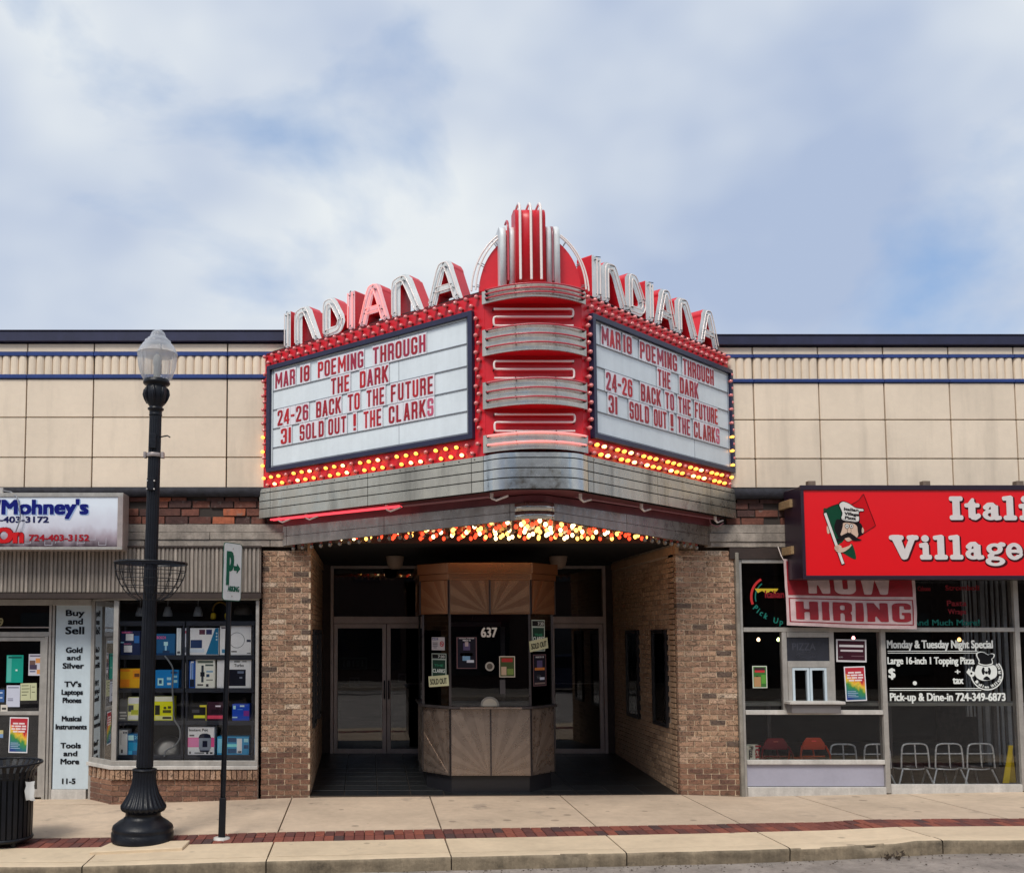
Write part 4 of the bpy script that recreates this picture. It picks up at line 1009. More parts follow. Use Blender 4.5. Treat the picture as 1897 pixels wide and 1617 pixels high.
# the seven letter rooftop name on each side
def I_(): return [('+', g_box(.14, .5, .125, .5))], (.0, .3, -.05, 1.05), [[(.14, .06), (.14, .94)]]
def N_(): return [('+', g_box(.13, .43, .12, .44)), ('+', g_path([(.13, .78), (.2, .87), (.3, .895), (.4, .87), (.46, .79)], .12)), ('+', g_box(.625, .40, .12, .47, R(21))), ('^', g_box(.45, .5, .6, .5)),], (-.02, 1.0, -.05, 1.05), [[(.12, .06), (.12, .76), (.2, .86), (.32, .88), (.42, .8), (.74, .06)]]
def D_gl(): return [('+', g_path([(.13, .12), (.13, .8), (.2, .88), (.3, .885), (.38, .8), (.6, .42), (.62, .3), (.55, .16), (.42, .12), (.13, .12)], .12))], (-.02, .8, -.05, 1.05), [[(.13, .1), (.13, .8), (.22, .88), (.34, .84), (.6, .4), (.61, .25), (.5, .12), (.14, .1)]]
def A_gl(): return [('+', g_box(.235, .40, .115, .47, R(-17))), ('+', g_path([(.34, .80), (.4, .875), (.48, .895), (.57, .86), (.61, .79)], .12)), ('+', g_box(.735, .40, .115, .47, R(18.5))), ('+', g_box(.47, .35, .25, .085)), ('^', g_box(.47, .5, .6, .5))], (-.05, 1.05, -.05, 1.05), [[(.13, .06), (.36, .8), (.47, .89), (.58, .82), (.84, .06)], [(.26, .35), (.68, .35)]]
GL = {'I': I_, 'N': N_, 'D': D_gl, 'A': A_gl}
def cut(ops, mirror): return ops
_gm = {}
def name_letter(ch, f, ua, ub, h, lit, dep):
    k = (ch, round(ub - ua, 2), lit)
    ops, bd, tubes = GL[ch]()
    if k not in _gm:
        tot = {'I': .28, 'N': .86, 'D': .76, 'A': .94}[ch]
        sx = (ub - ua) / tot
        ops2 = [(s if s != '^' else 'x', g) for s, g in ops]
        face = m_face_pink if lit else m_white_en
        _gm[k] = (glyph_mesh(ops2, bd, sx, h, 0, dep, .025, 0, True, (face, m_red), 'letter_' + ch), sx,
                  glyph_mesh(ops2, bd, sx, h, 0, .03, .025, -.012, False, (face, m_red), 'face_' + ch))
    me, sx, fm = _gm[k]
    o = inst('channel_letter', me, mq, f @ T(ua, ZT, -dep - .02))
    for path in tubes:
        P = catmull(path, 3, False) if len(path) > 2 else path
        for off in ((-.03, .03) if not lit else (-.035, .035)):
            pts = []
            for i, p in enumerate(P):
                a = Vector(P[max(i - 1, 0)]); b = Vector(P[min(i + 1, len(P) - 1)]); d = (b - a).normalized()
                pts.append((p[0] * sx + d.y * off, p[1] * h - d.x * off * .9, dep + .035))
            mb = MB(); mb.tube(pts, .0075, 6); q = mb.build('neon_tube', m_neon_p if lit else m_neon, o, wm(o))
    mb = MB()
    for path in tubes:
        for p in (path[0], path[len(path) // 2], path[-1]):
            x, y = p[0] * sx, p[1] * h; mb.cyl((x - .02, y + .02, dep + .012), (x + .025, y + .015, dep + .045), .005, 6); mb.cyl((x + .03, y - .02, dep), (x + .03, y - .02, dep + .03), .006, 6); mb.cyl((x - .03, y - .02, dep), (x - .03, y - .02, dep + .03), .006, 6)
    mb.build('tube_holder', m_blackm, o, wm(o))
m_face_pink = mat('white_enamel_pink_glow_tint', srgb(222, 190, 196), .4, var=.05, bump=.03)  # white enamel with the pink neon light painted into its colour
LH = .475
zbm = ZT
def place(f, spans, rightside):
    for k, (ch, pa, pb, py) in enumerate(spans):
        ua, ub = uv(f, pa, py)[0], uv(f, pb, py)[0]
        name_letter(ch, f, ua, ub, LH, (not rightside) and k in (3, 4), .19)
zx = lambda X: 480 + X / 4.311
place(FL, [('I', zx(200), zx(245), 640), ('N', zx(278), zx(480), 635), ('D', zx(503), zx(682), 620), ('I', zx(703), zx(760), 605), ('A', zx(793), zx(1027), 600), ('N', zx(1050), zx(1297), 580), ('A', zx(1343), zx(1607), 560)], False)
zx2 = lambda X: 860 + X / 3.794
place(FR, [('I', zx2(908), zx2(972), 550), ('N', zx2(975), zx2(1148), 565), ('D', zx2(1143), zx2(1282), 580), ('I', zx2(1285), zx2(1343), 592), ('A', zx2(1345), zx2(1490), 605), ('N', zx2(1492), zx2(1640), 620), ('A', zx2(1648), zx2(1787), 640)], True)
for f, L in ((FL, LL), (FR, LR)):
    mb = MB(); mb.box(.1, L - .1, ZT, ZT + .035, -.2, -.17); mb.box(.1, L - .1, ZT, ZT + .035, -.08, -.05); mb.build('letter_base_rail', m_blackm, mq, f)
# ------------------------------------------------------------------ small builders
def bar(mb, px0, py0, px1, py1, Y, dep):
    x0, z0, x1, z1 = rect(px0, py0, px1, py1, Y); mb.box(x0, x1, Y, Y + dep, z0, z1); return mb
def barobj(name, px0, py0, px1, py1, Y, dep, m, parent, bevel=.003):
    return bar(MB(), px0, py0, px1, py1, Y, dep).build(name, m, parent, bevel=bevel)
def sheet(name, label, cat, px0, py0, px1, py1, Y, m, group=None, prints=(), texts=(), rot=0, th=.002):
    """a poster or paper: thin sheet, printed patches in 0..1 coordinates of the sheet (x right, y down)"""
    x0, z0, x1, z1 = rect(px0, py0, px1, py1, Y); w_, h_ = x1 - x0, z1 - z0
    fr = front(Y, x0, z0) @ T(w_ / 2, h_ / 2, 0) @ Matrix.Rotation(rot, 4, 'Z') @ T(-w_ / 2, -h_ / 2, 0)
    mb = MB(); mb.box(0, w_, 0, h_, 0, th); o = tag(mb.build(name, m, None, fr), label, cat, group)
    decorate(o, fr, w_, h_, th, prints, texts); return o
def decorate(o, fr, w_, h_, n, prints, texts):
    for i, (a, b, c, d, col) in enumerate(prints):
        mb = MB(); mb.box(a * w_, c * w_, (1 - d) * h_, (1 - b) * h_, n, n + .0006 + .0004 * (i % 4)); mb.build('print', col if not isinstance(col, tuple) else flat(*col), o, fr)
    for s, a, c, d, cap, col in texts:
        text(s, fr, a * w_, c * w_, (1 - d) * h_, cap * h_, flat(*col), o, 'lettering', n=n + .003, d=.0006)
# ------------------------------------------------------------------ theatre doors and transoms at the back of the entrance
YD = 3.1
def z_at(py, Y=YD, px=700): return at(px, py, Y).z
def x_at(px, Y=YD, py=1270): return at(px, py, Y).x
mb = MB(); mb.box(WL, WR, YD + .1, YD + .2, 3.225, CEIL); mb.box(WL, WR, YD - .02, YD + .1, z_at(1047), CEIL); mb.build('door_header', m_blackm, bld)
xd = [x_at(612), x_at(1124)]; mid = (xd[0] + xd[1]) / 2
zdb, zdt, ztt, zth = z_at(1398), z_at(1154), z_at(1144), z_at(1048)
mb = MB(); mb.box(x_at(822), x_at(914), YD - .01, YD + .1, zdb - .1, CEIL - .01); mb.build('middle_wall', m_room_w, bld)
mb = MB(); mb.box(WL, xd[0], YD, YD + .1, 0, CEIL - .02); mb.build('reveal', m_dkbrown, bld); mb = MB(); mb.box(xd[1], WR, YD, YD + .1, 0, CEIL - .02); mb.build('reveal', m_dkbrown, bld)
mb = MB(); mb.box(WL, WR, YD + .01, YD + .12, 0, zdb); mb.build('sill', m_blackm, bld)
for a, b, lab, h_in in ((612, 820, 'pair of dark bronze glass theatre doors left of the box office', 0), (916, 1124, 'pair of dark bronze glass theatre doors right of the box office', 1)):
    xa, xb = x_at(a), x_at(b); xm = (xa + xb) / 2
    t = thing('entrance_doors', (xm, YD, zdb), lab, 'double door', 'theatre entrance doors')
    mb = MB(); mb.box(xa, xa + .05, YD - .04, YD + .06, zdb, zth); mb.build('jamb', m_alu_dk, t, bevel=.004)
    mb = MB(); mb.box(xb - .05, xb, YD - .04, YD + .06, zdb, zth); mb.build('jamb', m_alu_dk, t, bevel=.004)
    mb = MB(); mb.box(xa + .05, xb - .05, YD - .04, YD + .06, zth - .045, zth); mb.build('transom_head', m_alu_dk, t, bevel=.004)
    mb = MB(); mb.box(xa + .05, xb - .05, YD - .05, YD + .06, zdt - .005, ztt + .02); mb.build('transom_bar', m_alu_dk, t, bevel=.004)
    mb = MB(); mb.box(xa + .05, xb - .05, YD + .0, YD + .008, ztt + .02, zth - .045); mb.build('transom_pane', m_glass_d, t)
    for k in range(2):
        l0 = xa + .055 if k == 0 else xm + .004; l1 = xm - .004 if k == 0 else xb - .055
        mb = MB(); s_ = .062; zt_ = zdt - .012; mb.box(l0, l0 + s_, YD - .02, YD + .025, zdb, zt_); mb.box(l1 - s_, l1, YD - .02, YD + .025, zdb, zt_)
        mb.box(l0 + s_, l1 - s_, YD - .02, YD + .025, zt_ - .07, zt_); mb.box(l0 + s_, l1 - s_, YD - .02, YD + .025, zdb, zdb + .1)
        d_ = mb.build('door_leaf', m_alu_dk, t, bevel=.003)
        mb = MB(); mb.box(l0 + s_, l1 - s_, YD, YD + .006, zdb + .1, zt_ - .07); mb.build('pane', m_glass_d, d_)
        mb = MB(); mb.box(l0 + s_, l1 - s_, YD + .02, YD + .03, 1.275, 1.295); mb.build('push_bar', m_alu_dk, d_)
        hx = l1 - .03 if k == 0 else l0 + .03
        mb = MB(); mb.tube([(hx, YD - .02, 1.05), (hx, YD - .07, 1.06), (hx, YD - .075, 1.1), (hx, YD - .075, 1.28), (hx, YD - .07, 1.32), (hx, YD - .02, 1.33)], .012, 8); mb.build('handle', m_black, d_)
        mb = MB(); mb.cyl((hx, YD - .03, 1.19), (hx, YD - .02, 1.19), .014, 10); mb.build('lock', m_alu, d_)
# lobby behind the doors
mb = MB(); mb.box(WL, WR, 5.6, 5.7, 0, 3.3); mb.box(WL - .1, WL, 3.25, 5.7, 0, 3.3); mb.box(WR, WR + .1, 3.25, 5.7, 0, 3.3); mb.box(WL, WR, 3.2, 5.7, 3.25, 3.3); mb.box(WL, WR, 3.3, 5.7, .02, .1); mb.build('lobby_shell', m_room, bld)
sheet('door_notice', 'pale green banner seen behind the far left glass door', 'notice', 628, 1217, 680, 1240, YD + .25, flat(92, 112, 104), None, [(.05, .1, .95, .9, (52, 66, 62)), (.15, .25, .2, .75, (120, 132, 124)), (.28, .25, .4, .75, (120, 132, 124)), (.48, .25, .54, .75, (120, 132, 124)), (.62, .25, .74, .75, (120, 132, 124)), (.8, .25, .86, .75, (120, 132, 124))])
sheet('door_notice', 'small white notices taped inside the far left glass door', 'notice', 647, 1254, 666, 1272, YD + .03, flat(122, 122, 128), None, [(.1, .15, .5, .85, (80, 80, 86)), (.6, .2, .9, .7, (66, 60, 64))])
sheet('door_notice', 'small white notice on the second glass door from the left', 'notice', 737, 1247, 753, 1264, YD + .03, flat(128, 130, 138), None, [(.2, .2, .8, .8, (80, 84, 100))])
sheet('door_notice', 'grey paper notice at the top of the rightmost glass door', 'notice', 1081, 1167, 1111, 1215, YD + .03, flat(66, 66, 70), None, [(.15, .1, .85, .16, (40, 40, 44)), (.25, .3, .75, .6, (52, 52, 58)), (.15, .75, .85, .8, (40, 40, 44))])
# globe ceiling lights
for px, lb in ((732, 'bowl shaped ceiling light left of the box office canopy'), (1034, 'bowl shaped ceiling light right of the box office canopy')):
    p = at(px, 1055, 1.9); t = thing('ceiling_light', (p.x, 1.9, CEIL), lb, 'ceiling light', 'ceiling lights in the entrance')
    mb = MB(); mb.lathe([(.02, -.02), (.06, -.02), (.105, .02), (.125, .1), (.135, .16), (.14, .165), (.10, .175)][::-1], (p.x, 1.9, CEIL - .18), 20); mb.build('lamp_bowl', flat(150, 134, 122), t)
    mb = MB(); mb.cyl((p.x, 1.9, CEIL - .02), (p.x, 1.9, CEIL), .1, 16); mb.build('ceiling_plate', m_black, t)
# ------------------------------------------------------------------ box office
m_ray = mat('copper_tone_steel', srgb(190, 146, 114), .24, metal=.95, var=.03, vs=2, bump=0, streak=.06)
m_ray2 = mat('copper_tone_ray', srgb(200, 158, 124), .27, metal=.95, var=.03, vs=2, bump=0, streak=.05)
m_cntr = mat('grey_brown_panel', srgb(150, 136, 126), .3, metal=.85, var=.06, vs=3, bump=.05, streak=.06)
m_cntr2 = mat('grey_brown_ray', srgb(160, 145, 134), .33, metal=.85, var=.05, vs=3, bump=.05, streak=.06)
m_cdk = mat('counter_top_metal', srgb(84, 78, 78), .35, metal=.7, var=.1)
XF0, XF1 = at(834.6, 1370, .15).x, at(983.5, 1370, .15).x
XS0, XS1 = at(784.5, 1370, .52).x, at(1026, 1370, .52).x
bo = thing('box_office', ((XF0 + XF1) / 2, .8, .05), 'octagonal glass box office with sunburst metal counter and copper toned canopy', 'ticket booth')
def plan(g=0, back=1.6): return [Vector((XS0 - g, back)), Vector((XS0 - g, .52 - g * .5)), Vector((XF0 - g * .4, .15 - g)), Vector((XF1 + g * .4, .15 - g)), Vector((XS1 + g, .52 - g * .5)), Vector((XS1 + g, back))]
def prismp(P, z0, z1, m, nm, bevel=.003): mb = MB(); mb.poly([(p.x, p.y) for p in P], z0, z1); return mb.build(nm, m, bo, bevel=bevel)
zc0, zc1 = at(905, 1437, .15).z, at(905, 1308, .15).z
prismp(plan(-.04), -.05, zc0, m_black, 'kick_base'); prismp(plan(-.02), zc0, zc1 - .03, m_blackm, 'counter_core', 0)
prismp(plan(.05), zc1 - .03, zc1, m_cdk, 'counter_top')
def panel_face(P, Q, z0, z1, m, m2, apexes, nm, rays=5, inset=.012, thk=.022):
    u = Vector((Q.x - P.x, Q.y - P.y, 0)); L = u.length; n = u.normalized().cross(Vector((0, 0, 1))); f = frame((P.x, P.y, 0), u, n)
    for k, (a, b, ax) in enumerate(apexes):
        x0, x1 = a * L + .006, b * L - .006
        mb = MB(); mb.box(x0, x1, z0, z1, -.015, .008); o = mb.build(nm, m, bo, f, bevel=.003)
        # sunburst rays fan out from the lower corner
        cx0 = x0 if ax == 0 else x1; h = z1 - z0
        for r_ in range(rays):
            a0 = math.pi / 2 * (r_ + .15) / rays; a1 = math.pi / 2 * (r_ + .62) / rays
            pts = [(cx0, z0)]
            for aa in (a0, a1):
                dx, dz = math.cos(aa), math.sin(aa); s_ = min((x1 - x0 - .012) / max(dx, 1e-4), (h - .012) / max(dz, 1e-4)); pts.append((cx0 + (dx if ax == 0 else -dx) * s_, z0 + .006 + dz * s_))
            pts[0] = (cx0 + (.02 if ax == 0 else -.02), z0 + .012)
            mb = MB(); mb.poly(pts, .0085, .011); mb.build('ray', m2, o, f)
        for xx in (x0, x1):
            mb = MB(); mb.box(xx - .004, xx + .004, z0, z1, .0, .014); mb.build('edge_trim', m_cdk, o, f)
pl_ = plan()
panel_face(pl_[2], pl_[3], zc0 + .005, zc1 - .035, m_cntr, m_cntr2, [(0, .5, 1), (.5, 1, 0)], 'counter_panel')
panel_face(pl_[1], pl_[2], zc0 + .005, zc1 - .035, m_cntr, m_cntr2, [(0, 1, 1)], 'counter_panel'); panel_face(pl_[3], pl_[4], zc0 + .005, zc1 - .035, m_cntr, m_cntr2, [(0, 1, 0)], 'counter_panel')
for P, Q in ((pl_[0], pl_[1]), (pl_[4], pl_[5])): panel_face(P, Q, zc0 + .005, zc1 - .035, m_cntr, m_cntr2, [(0, 1, 0)], 'counter_panel')
zk0, zk1, zk2, zk3 = at(905, 1137, .13).z, at(905, 1074, .13).z, at(905, 1062, .1).z, at(905, 1042, .1).z
prismp(plan(-.01), zk0 + .01, zk3 - .02, m_blackm, 'canopy_core', 0)
pk = plan(.03)
for P, Q, ap in ((pk[2], pk[3], [(0, .5, 1), (.5, 1, 0)]), (pk[1], pk[2], [(0, 1, 1)]), (pk[3], pk[4], [(0, 1, 0)]), (pk[0], pk[1], [(0, 1, 0)]), (pk[4], pk[5], [(0, 1, 0)])):
    panel_face(P, Q, zk0, zk1, m_ray, m_ray2, ap, 'canopy_panel', rays=4)
prismp(plan(.05), zk1 + .002, zk2, m_ray, 'canopy_rim'); prismp(plan(.075), zk2 + .002, zk3, m_ray, 'canopy_crown')
# glazing
for P in (pl_[1], pl_[2], pl_[3], pl_[4]):
    mb = MB(); mb.box(P.x - .014, P.x + .014, P.y + .002, P.y + .03, zc1, zk0 + .01); mb.build('corner_post', m_cdk, bo)
for P, Q in zip(pl_[:-1], pl_[1:]):
    u = Vector((Q.x - P.x, Q.y - P.y, 0)); L = u.length; n = u.normalized().cross(Vector((0, 0, 1))); f = frame((P.x, P.y, 0), u, n)
    mb = MB(); mb.box(.014, L - .014, zc1, zk0 + .01, -.02, -.014); mb.build('pane', m_glass_d, bo, f)
# inner door frame seen through the front glass
for a, b, c, d in ((828, 1160, 836, 1307), (928, 1160, 936, 1307), (836, 1152, 928, 1160)): barobj('inner_frame', a, b, c, d, .9, .05, m_alu_dk, bo)
barobj('closer_box', 876, 1141, 914, 1149, .5, .08, m_black, bo); barobj('inner_shelf', 836, 1271, 920, 1273, .6, .02, m_cdk, bo)
mb = MB(); mb.box(XS0, XS1, 1.6, 1.64, .1, 3.0); mb.build('rear_wall', m_room, bo)
fb = front(.135)
p = rect(852, 1308, 966, 1312, .1); mb = MB(); mb.box(p[0], p[2], .04, .13, zc1 - .028, zc1 - .004); mb.build('ticket_ledge', m_cntr2, bo, bevel=.003)
u_, v_ = uv(fb, 907, 1290); 
mb = MB(); R_ = .118; mb.poly([(u_ - R_, zc1 + .004)] + [(u_ + R_ * math.cos(a), zc1 + .02 + R_ * .9 * math.sin(a)) for a in [math.pi * k / 16 for k in range(16, -1, -1)]] + [(u_ + R_, zc1 + .004)], 0, .012); mb.build('ticket_arch', flat(128, 124, 118), bo, fb)
mb = MB(); mb.poly([(u_ - R_ * .8, zc1 + .004)] + [(u_ + R_ * .8 * math.cos(a), zc1 + .012 + R_ * .75 * math.sin(a)) for a in [math.pi * k / 16 for k in range(16, -1, -1)]] + [(u_ + R_ * .8, zc1 + .004)], .012, .016); mb.build('ticket_flap', flat(168, 160, 146), bo, fb)
u2, v2 = uv(fb, 907, 1234)
mb = MB(); mb.add([(u2 + r * math.cos(a), v2 + r * math.sin(a), z) for r, z in ((.058, .004), (.058, .014), (.038, .014), (.038, .004)) for a in [2 * math.pi * k / 24 for k in range(24)]], [(j * 24 + i, j * 24 + (i + 1) % 24, ((j + 1) % 4) * 24 + (i + 1) % 24, ((j + 1) % 4) * 24 + i) for j in range(4) for i in range(24)]); mb.build('speak_ring', flat(176, 170, 158), bo, fb)
mb = MB(); mb.poly([(u2 + .034 * math.cos(a), v2 + .034 * math.sin(a)) for a in [2 * math.pi * k / 20 for k in range(20)]], .004, .008); mb.build('speak_grille', flat(96, 88, 78), bo, fb)
a_, _ = uv(fb, 891, 1180); b_, v3 = uv(fb, 921, 1179.5)
text('637', fb, a_, b_, v3, .118, flat(214, 210, 200), bo, 'house_number', n=.006, bold=.03)
YB = .128
def bttf(name, label, a, b, c, d, Y, grp):
    return sheet(name, label, 'poster', a, b, c, d, Y, flat(30, 26, 34), grp,
        [(.03, .02, .97, .98, (132, 96, 96)), (.06, .035, .94, .965, (24, 22, 34)), (.34, .2, .66, .42, (88, 76, 110)), (.42, .16, .58, .3, (178, 160, 160)), (.16, .42, .86, .5, (196, 120, 60)), (.2, .5, .78, .6, (214, 160, 84)), (.3, .6, .66, .74, (120, 160, 190)), (.5, .72, .84, .8, (206, 210, 220)), (.12, .88, .88, .93, (130, 110, 104))], [('INDIANA THEATER', .14, .86, .07, .035, (220, 214, 214)), ('MARCH 18', .32, .68, .14, .05, (230, 226, 226))])
bttf('movie_poster', 'dark film poster with orange title on the box office front, left of the 637', 845, 1179, 884, 1239, YB, 'dark film posters on the box office')
fR = pframe(pl_[3], pl_[4])[0]; fLs = pframe(pl_[1], pl_[2])[0]
def sheet_on(fr, name, label, cat, pa, pb, pc, pd, m, prints=(), texts=(), rot=0, n=.0):
    ua = uv(fr, pa, (pb + pd) / 2)[0]; ub = uv(fr, pc, (pb + pd) / 2)[0]; v0 = uv(fr, (pa + pc) / 2, pd)[1]; v1 = uv(fr, (pa + pc) / 2, pb)[1]
    f = fr @ T(ua, v0, n) @ T((ub - ua) / 2, (v1 - v0) / 2, 0) @ Matrix.Rotation(rot, 4, 'Z') @ T(-(ub - ua) / 2, -(v1 - v0) / 2, 0)
    mb = MB(); mb.box(0, ub - ua, 0, v1 - v0, 0, .002); o = tag(mb.build(name, m, None, f), label, cat); decorate(o, f, ub - ua, v1 - v0, .002, prints, texts); return o
PP = [(.03, .02, .97, .98, (132, 96, 96)), (.06, .035, .94, .965, (24, 22, 34)), (.3, .2, .7, .42, (88, 76, 110)), (.14, .42, .86, .5, (196, 120, 60)), (.2, .5, .8, .6, (214, 160, 84)), (.3, .62, .6, .76, (206, 210, 220)), (.5, .72, .84, .8, (196, 200, 214)), (.12, .88, .88, .93, (130, 110, 104))]
sheet_on(fR, 'movie_poster', 'narrow dark film poster below the sold out note, right side of box office', 'poster', 987, 1211, 1012, 1271, flat(30, 26, 34), PP, [('MARCH 18', .2, .8, .12, .05, (220, 214, 214))])
CL = [(.04, .03, .96, .2, (24, 26, 26)), (.06, .25, .94, .97, (34, 62, 50))]
sheet_on(fR, 'concert_poster', 'green and white concert poster reading CLARKS, high on the right splay of the box office', 'poster', 985, 1148, 1009, 1206, flat(176, 188, 176), CL, [('7:30', .45, .9, .17, .1, (210, 214, 206)), ('THE', .2, .8, .52, .08, (60, 150, 110)), ('CLARKS', .08, .92, .66, .12, (226, 232, 224))])
sheet_on(fR, 'sold_out_note', 'tilted hand lettered SOLD OUT note over the right concert poster', 'note', 980, 1184, 1014, 1204, flat(206, 204, 164), (), [('SOLD OUT', .08, .92, .78, .5, (30, 30, 26))], .12, .006)
sheet_on(fLs, 'no_smoking_notice', 'white notice with red no smoking symbol on the left splay of the box office', 'notice', 800, 1180, 824, 1204, flat(196, 190, 190), [(.03, .05, .5, .22, (50, 54, 110)), (.08, .4, .46, .46, (70, 66, 70)), (.08, .52, .46, .58, (90, 86, 90)), (.08, .64, .46, .7, (90, 86, 90)), (.14, .78, .4, .84, (90, 86, 90))], [('NOTICE', .08, .46, .19, .1, (220, 220, 226))])
u4, v4 = uv(fLs, 819, 1192.5)
mb = MB(); mb.add([(u4 + r * math.cos(a), v4 + r * math.sin(a), z) for r, z in ((.036, .004), (.036, .006), (.026, .006), (.026, .004)) for a in [2 * math.pi * k / 20 for k in range(20)]], [(j * 20 + i, j * 20 + (i + 1) % 20, ((j + 1) % 4) * 20 + (i + 1) % 20, ((j + 1) % 4) * 20 + i) for j in range(4) for i in range(20)])
mb.box(u4 - .02, u4 + .016, v4 - .004, v4 + .004, .004, .005)
nsm = bpy.data.objects['no_smoking_notice']; mb.build('no_smoking_symbol', flat(190, 40, 50), nsm, fLs); mb = MB(); mb.poly([(u4 - .024, v4 + .018), (u4 - .018, v4 + .024), (u4 + .024, v4 - .018), (u4 + .018, v4 - .024)], .0062, .007); mb.build('slash', flat(190, 40, 50), nsm, fLs)
sheet_on(fLs, 'concert_poster', 'green and white concert poster reading CLARKS, low on the left splay of the box office', 'poster', 800, 1210, 827, 1258, flat(176, 188, 176), CL, [('7:30', .45, .9, .17, .1, (210, 214, 206)), ('THE', .2, .8, .5, .08, (60, 150, 110)), ('CLARKS', .08, .92, .74, .14, (226, 232, 224))])
sheet_on(fLs, 'sold_out_note', 'tilted hand lettered SOLD OUT note over the left concert poster', 'note', 795, 1251, 832, 1271, flat(206, 204, 164), (), [('SOLD OUT', .08, .92, .78, .5, (30, 30, 26))], .09, .006)
sheet('small_poster', 'small red and green poster low on the front glass of the box office', 'poster', 925, 1215, 954, 1254, YB, flat(214, 200, 182), None, [(.05, .04, .95, .96, (70, 82, 46)), (.15, .1, .85, .28, (176, 52, 48)), (.12, .5, .45, .9, (196, 168, 140)), (.5, .6, .9, .88, (120, 140, 70))])
sheet('faint_notice', 'faint paper slip under the small poster on the box office glass', 'notice', 926, 1259, 936, 1285, YB, flat(84, 80, 80))
def small_desk(px, Y, lb):
    pass
# ------------------------------------------------------------------ left shop: ribbed fascia
YC = -.10
ps = thing('second_hand_shop_front', (-3.2, .1, 0), 'aluminium shop front with ribbed metal fascia left of the theatre', 'shop front')
zc_t, zc_b = at(240, 1014, YC).z, at(240, 1098, YC).z
xa, xb = X0B, at(484, 1060, YC).x
mb = MB(); mb.box(xa, xb, YC + .02, YC + .05, zc_b, zc_t); mb.build('fascia_backing', m_corr_dk, ps)
x = xb - .012; k = 0; pitch_ = .0525
RM = [MB().box(-.017, .017, -.012, .02, zc_b + .005, zc_t - .003).mesh('rib', .006)]; RM[0].materials.append(m_corr)
while x > xa + .04 and k < 110:
    inst('rib', RM[0], ps, T(x - pitch_ / 2, YC, 0)); mb = None; x -= pitch_; k += 1
RN = MB().box(-.005, .005, -.002, .02, zc_b + .005, zc_t - .003).mesh('thin_rib', .002); RN.materials.append(m_corr)
rest = MB(); x = xb - .012
while x > xa + .04:
    rest.box(x - .003, x + .004, YC + .002, YC + .02, zc_b + .005, zc_t - .003); x -= pitch_
tag(rest.build('thin_ribs', m_corr, ps), kind='stuff')
mb = MB(); mb.box(xa, xb, YC - .03, YC + .06, zc_t, zc_t + .02); mb.build('fascia_cap', m_dkbrown, ps)
mb = MB(); mb.box(xa, xb, YC - .02, .45, at(240, 1108, YC).z, zc_b - .002); mb.build('soffit_board', m_dkbrown, ps)
mb = MB(); mb.box(xa, -1.3, .39, .44, at(240, 1116, .2).z, 3.12); mb.build('head_lining', m_blackm, ps)
# display window projecting to the pavement line
YW = -.03
xw0, xw1 = at(209, 1260, YW).x, at(479, 1260, YW).x; zw0, zw1 = at(340, 1424, YW).z, at(340, 1107, YW).z
xs0 = at(168, 1260, .36).x                      # where the splayed side glass meets the door line
fw = tag(bpy.data.objects.new('display_window', None), 'large shop display window full of boxed goods with a splayed side pane', 'window'); link(fw, None, T((xw0 + xw1) / 2, YW, zw0))
def bx(nm, x0, x1, y0, y1, z0, z1, m, par, bevel=.003): mb = MB(); mb.box(x0, x1, y0, y1, z0, z1); return mb.build(nm, m, par, bevel=bevel)
zs0 = zw0 + .075
bx('sill', xw0 - .02, xw1, YW - .05, YW + .12, zw0, zw0 + .045, m_alu_w, fw); bx('sill_rail', xw0, xw1, YW - .02, YW + .05, zw0 + .047, zs0 + .03, m_alu, fw)
bx('head', xw0, xw1, YW - .01, YW + .06, zw1 - .03, zw1, m_alu, fw); bx('stile', xw0, xw0 + .06, YW - .012, YW + .06, zs0 + .03, zw1 - .032, m_alu, fw); bx('stile', xw1 - .04, xw1, YW - .012, YW + .06, zs0 + .03, zw1 - .032, m_alu, fw)
bx('pane', xw0 + .06, xw1 - .04, YW + .01, YW + .018, zs0 + .03, zw1 - .032, m_glass, fw, 0)
# splay
sf, sl = pframe(Vector((xs0, .36)), Vector((xw0 - .0, YW + .005)))
def sb(nm, u0, u1, v0, v1, n0, n1, m): mb = MB(); mb.box(u0, u1, v0, v1, n0, n1); return mb.build(nm, m, fw, sf, bevel=.002)
sb('sill', 0, sl, zw0, zw0 + .045, -.1, .04, m_alu_w); sb('sill_rail', 0, sl, zw0 + .047, zs0 + .03, -.04, .01, m_alu); sb('head', 0, sl, zw1 - .03, zw1, -.04, .0, m_alu); sb('stile', 0, .04, zs0 + .03, zw1 - .03, -.05, .008, m_alu)
sb('pane', .04, sl - .01, zs0 + .03, zw1 - .03, -.02, -.014, glass('splay_glass', f0=3.2))
# brick plinth under the window, with a soldier course on top
pb_ = thing('brick_plinth', ((xw0 + xw1) / 2, .1, -.05), 'low brown brick wall under the display window with a soldier course', 'brick wall')
zq = zw0 - .005; zsol = at(340, 1444, YW).z
mb = MB(); mb.poly([(xs0 - .0, .4), (xs0, .37), (xw0 + .01, YW + .015), (xw1, YW + .015), (xw1, .3)], -.3, zq - .005); mb.build('mortar', m_bmort_low, pb_)
x = xw0 - .01
while x < xw1 - .03:
    brick(pb_, x + .033, YW + .02, (zq + zsol) / 2, .056, .11, zq - zsol - .012, m_brick); x += .0665
for k in range(5):
    f = sf; u = (k + .5) * sl / 5
    M = sf @ T(u, (zq + zsol) / 2, -.04) @ Matrix.Diagonal((.058, zq - zsol - .012, .11, 1)); inst('brick', random.choice(BV), pb_, M, m_brick)
h = .0672; z = zsol - .004; r = 0
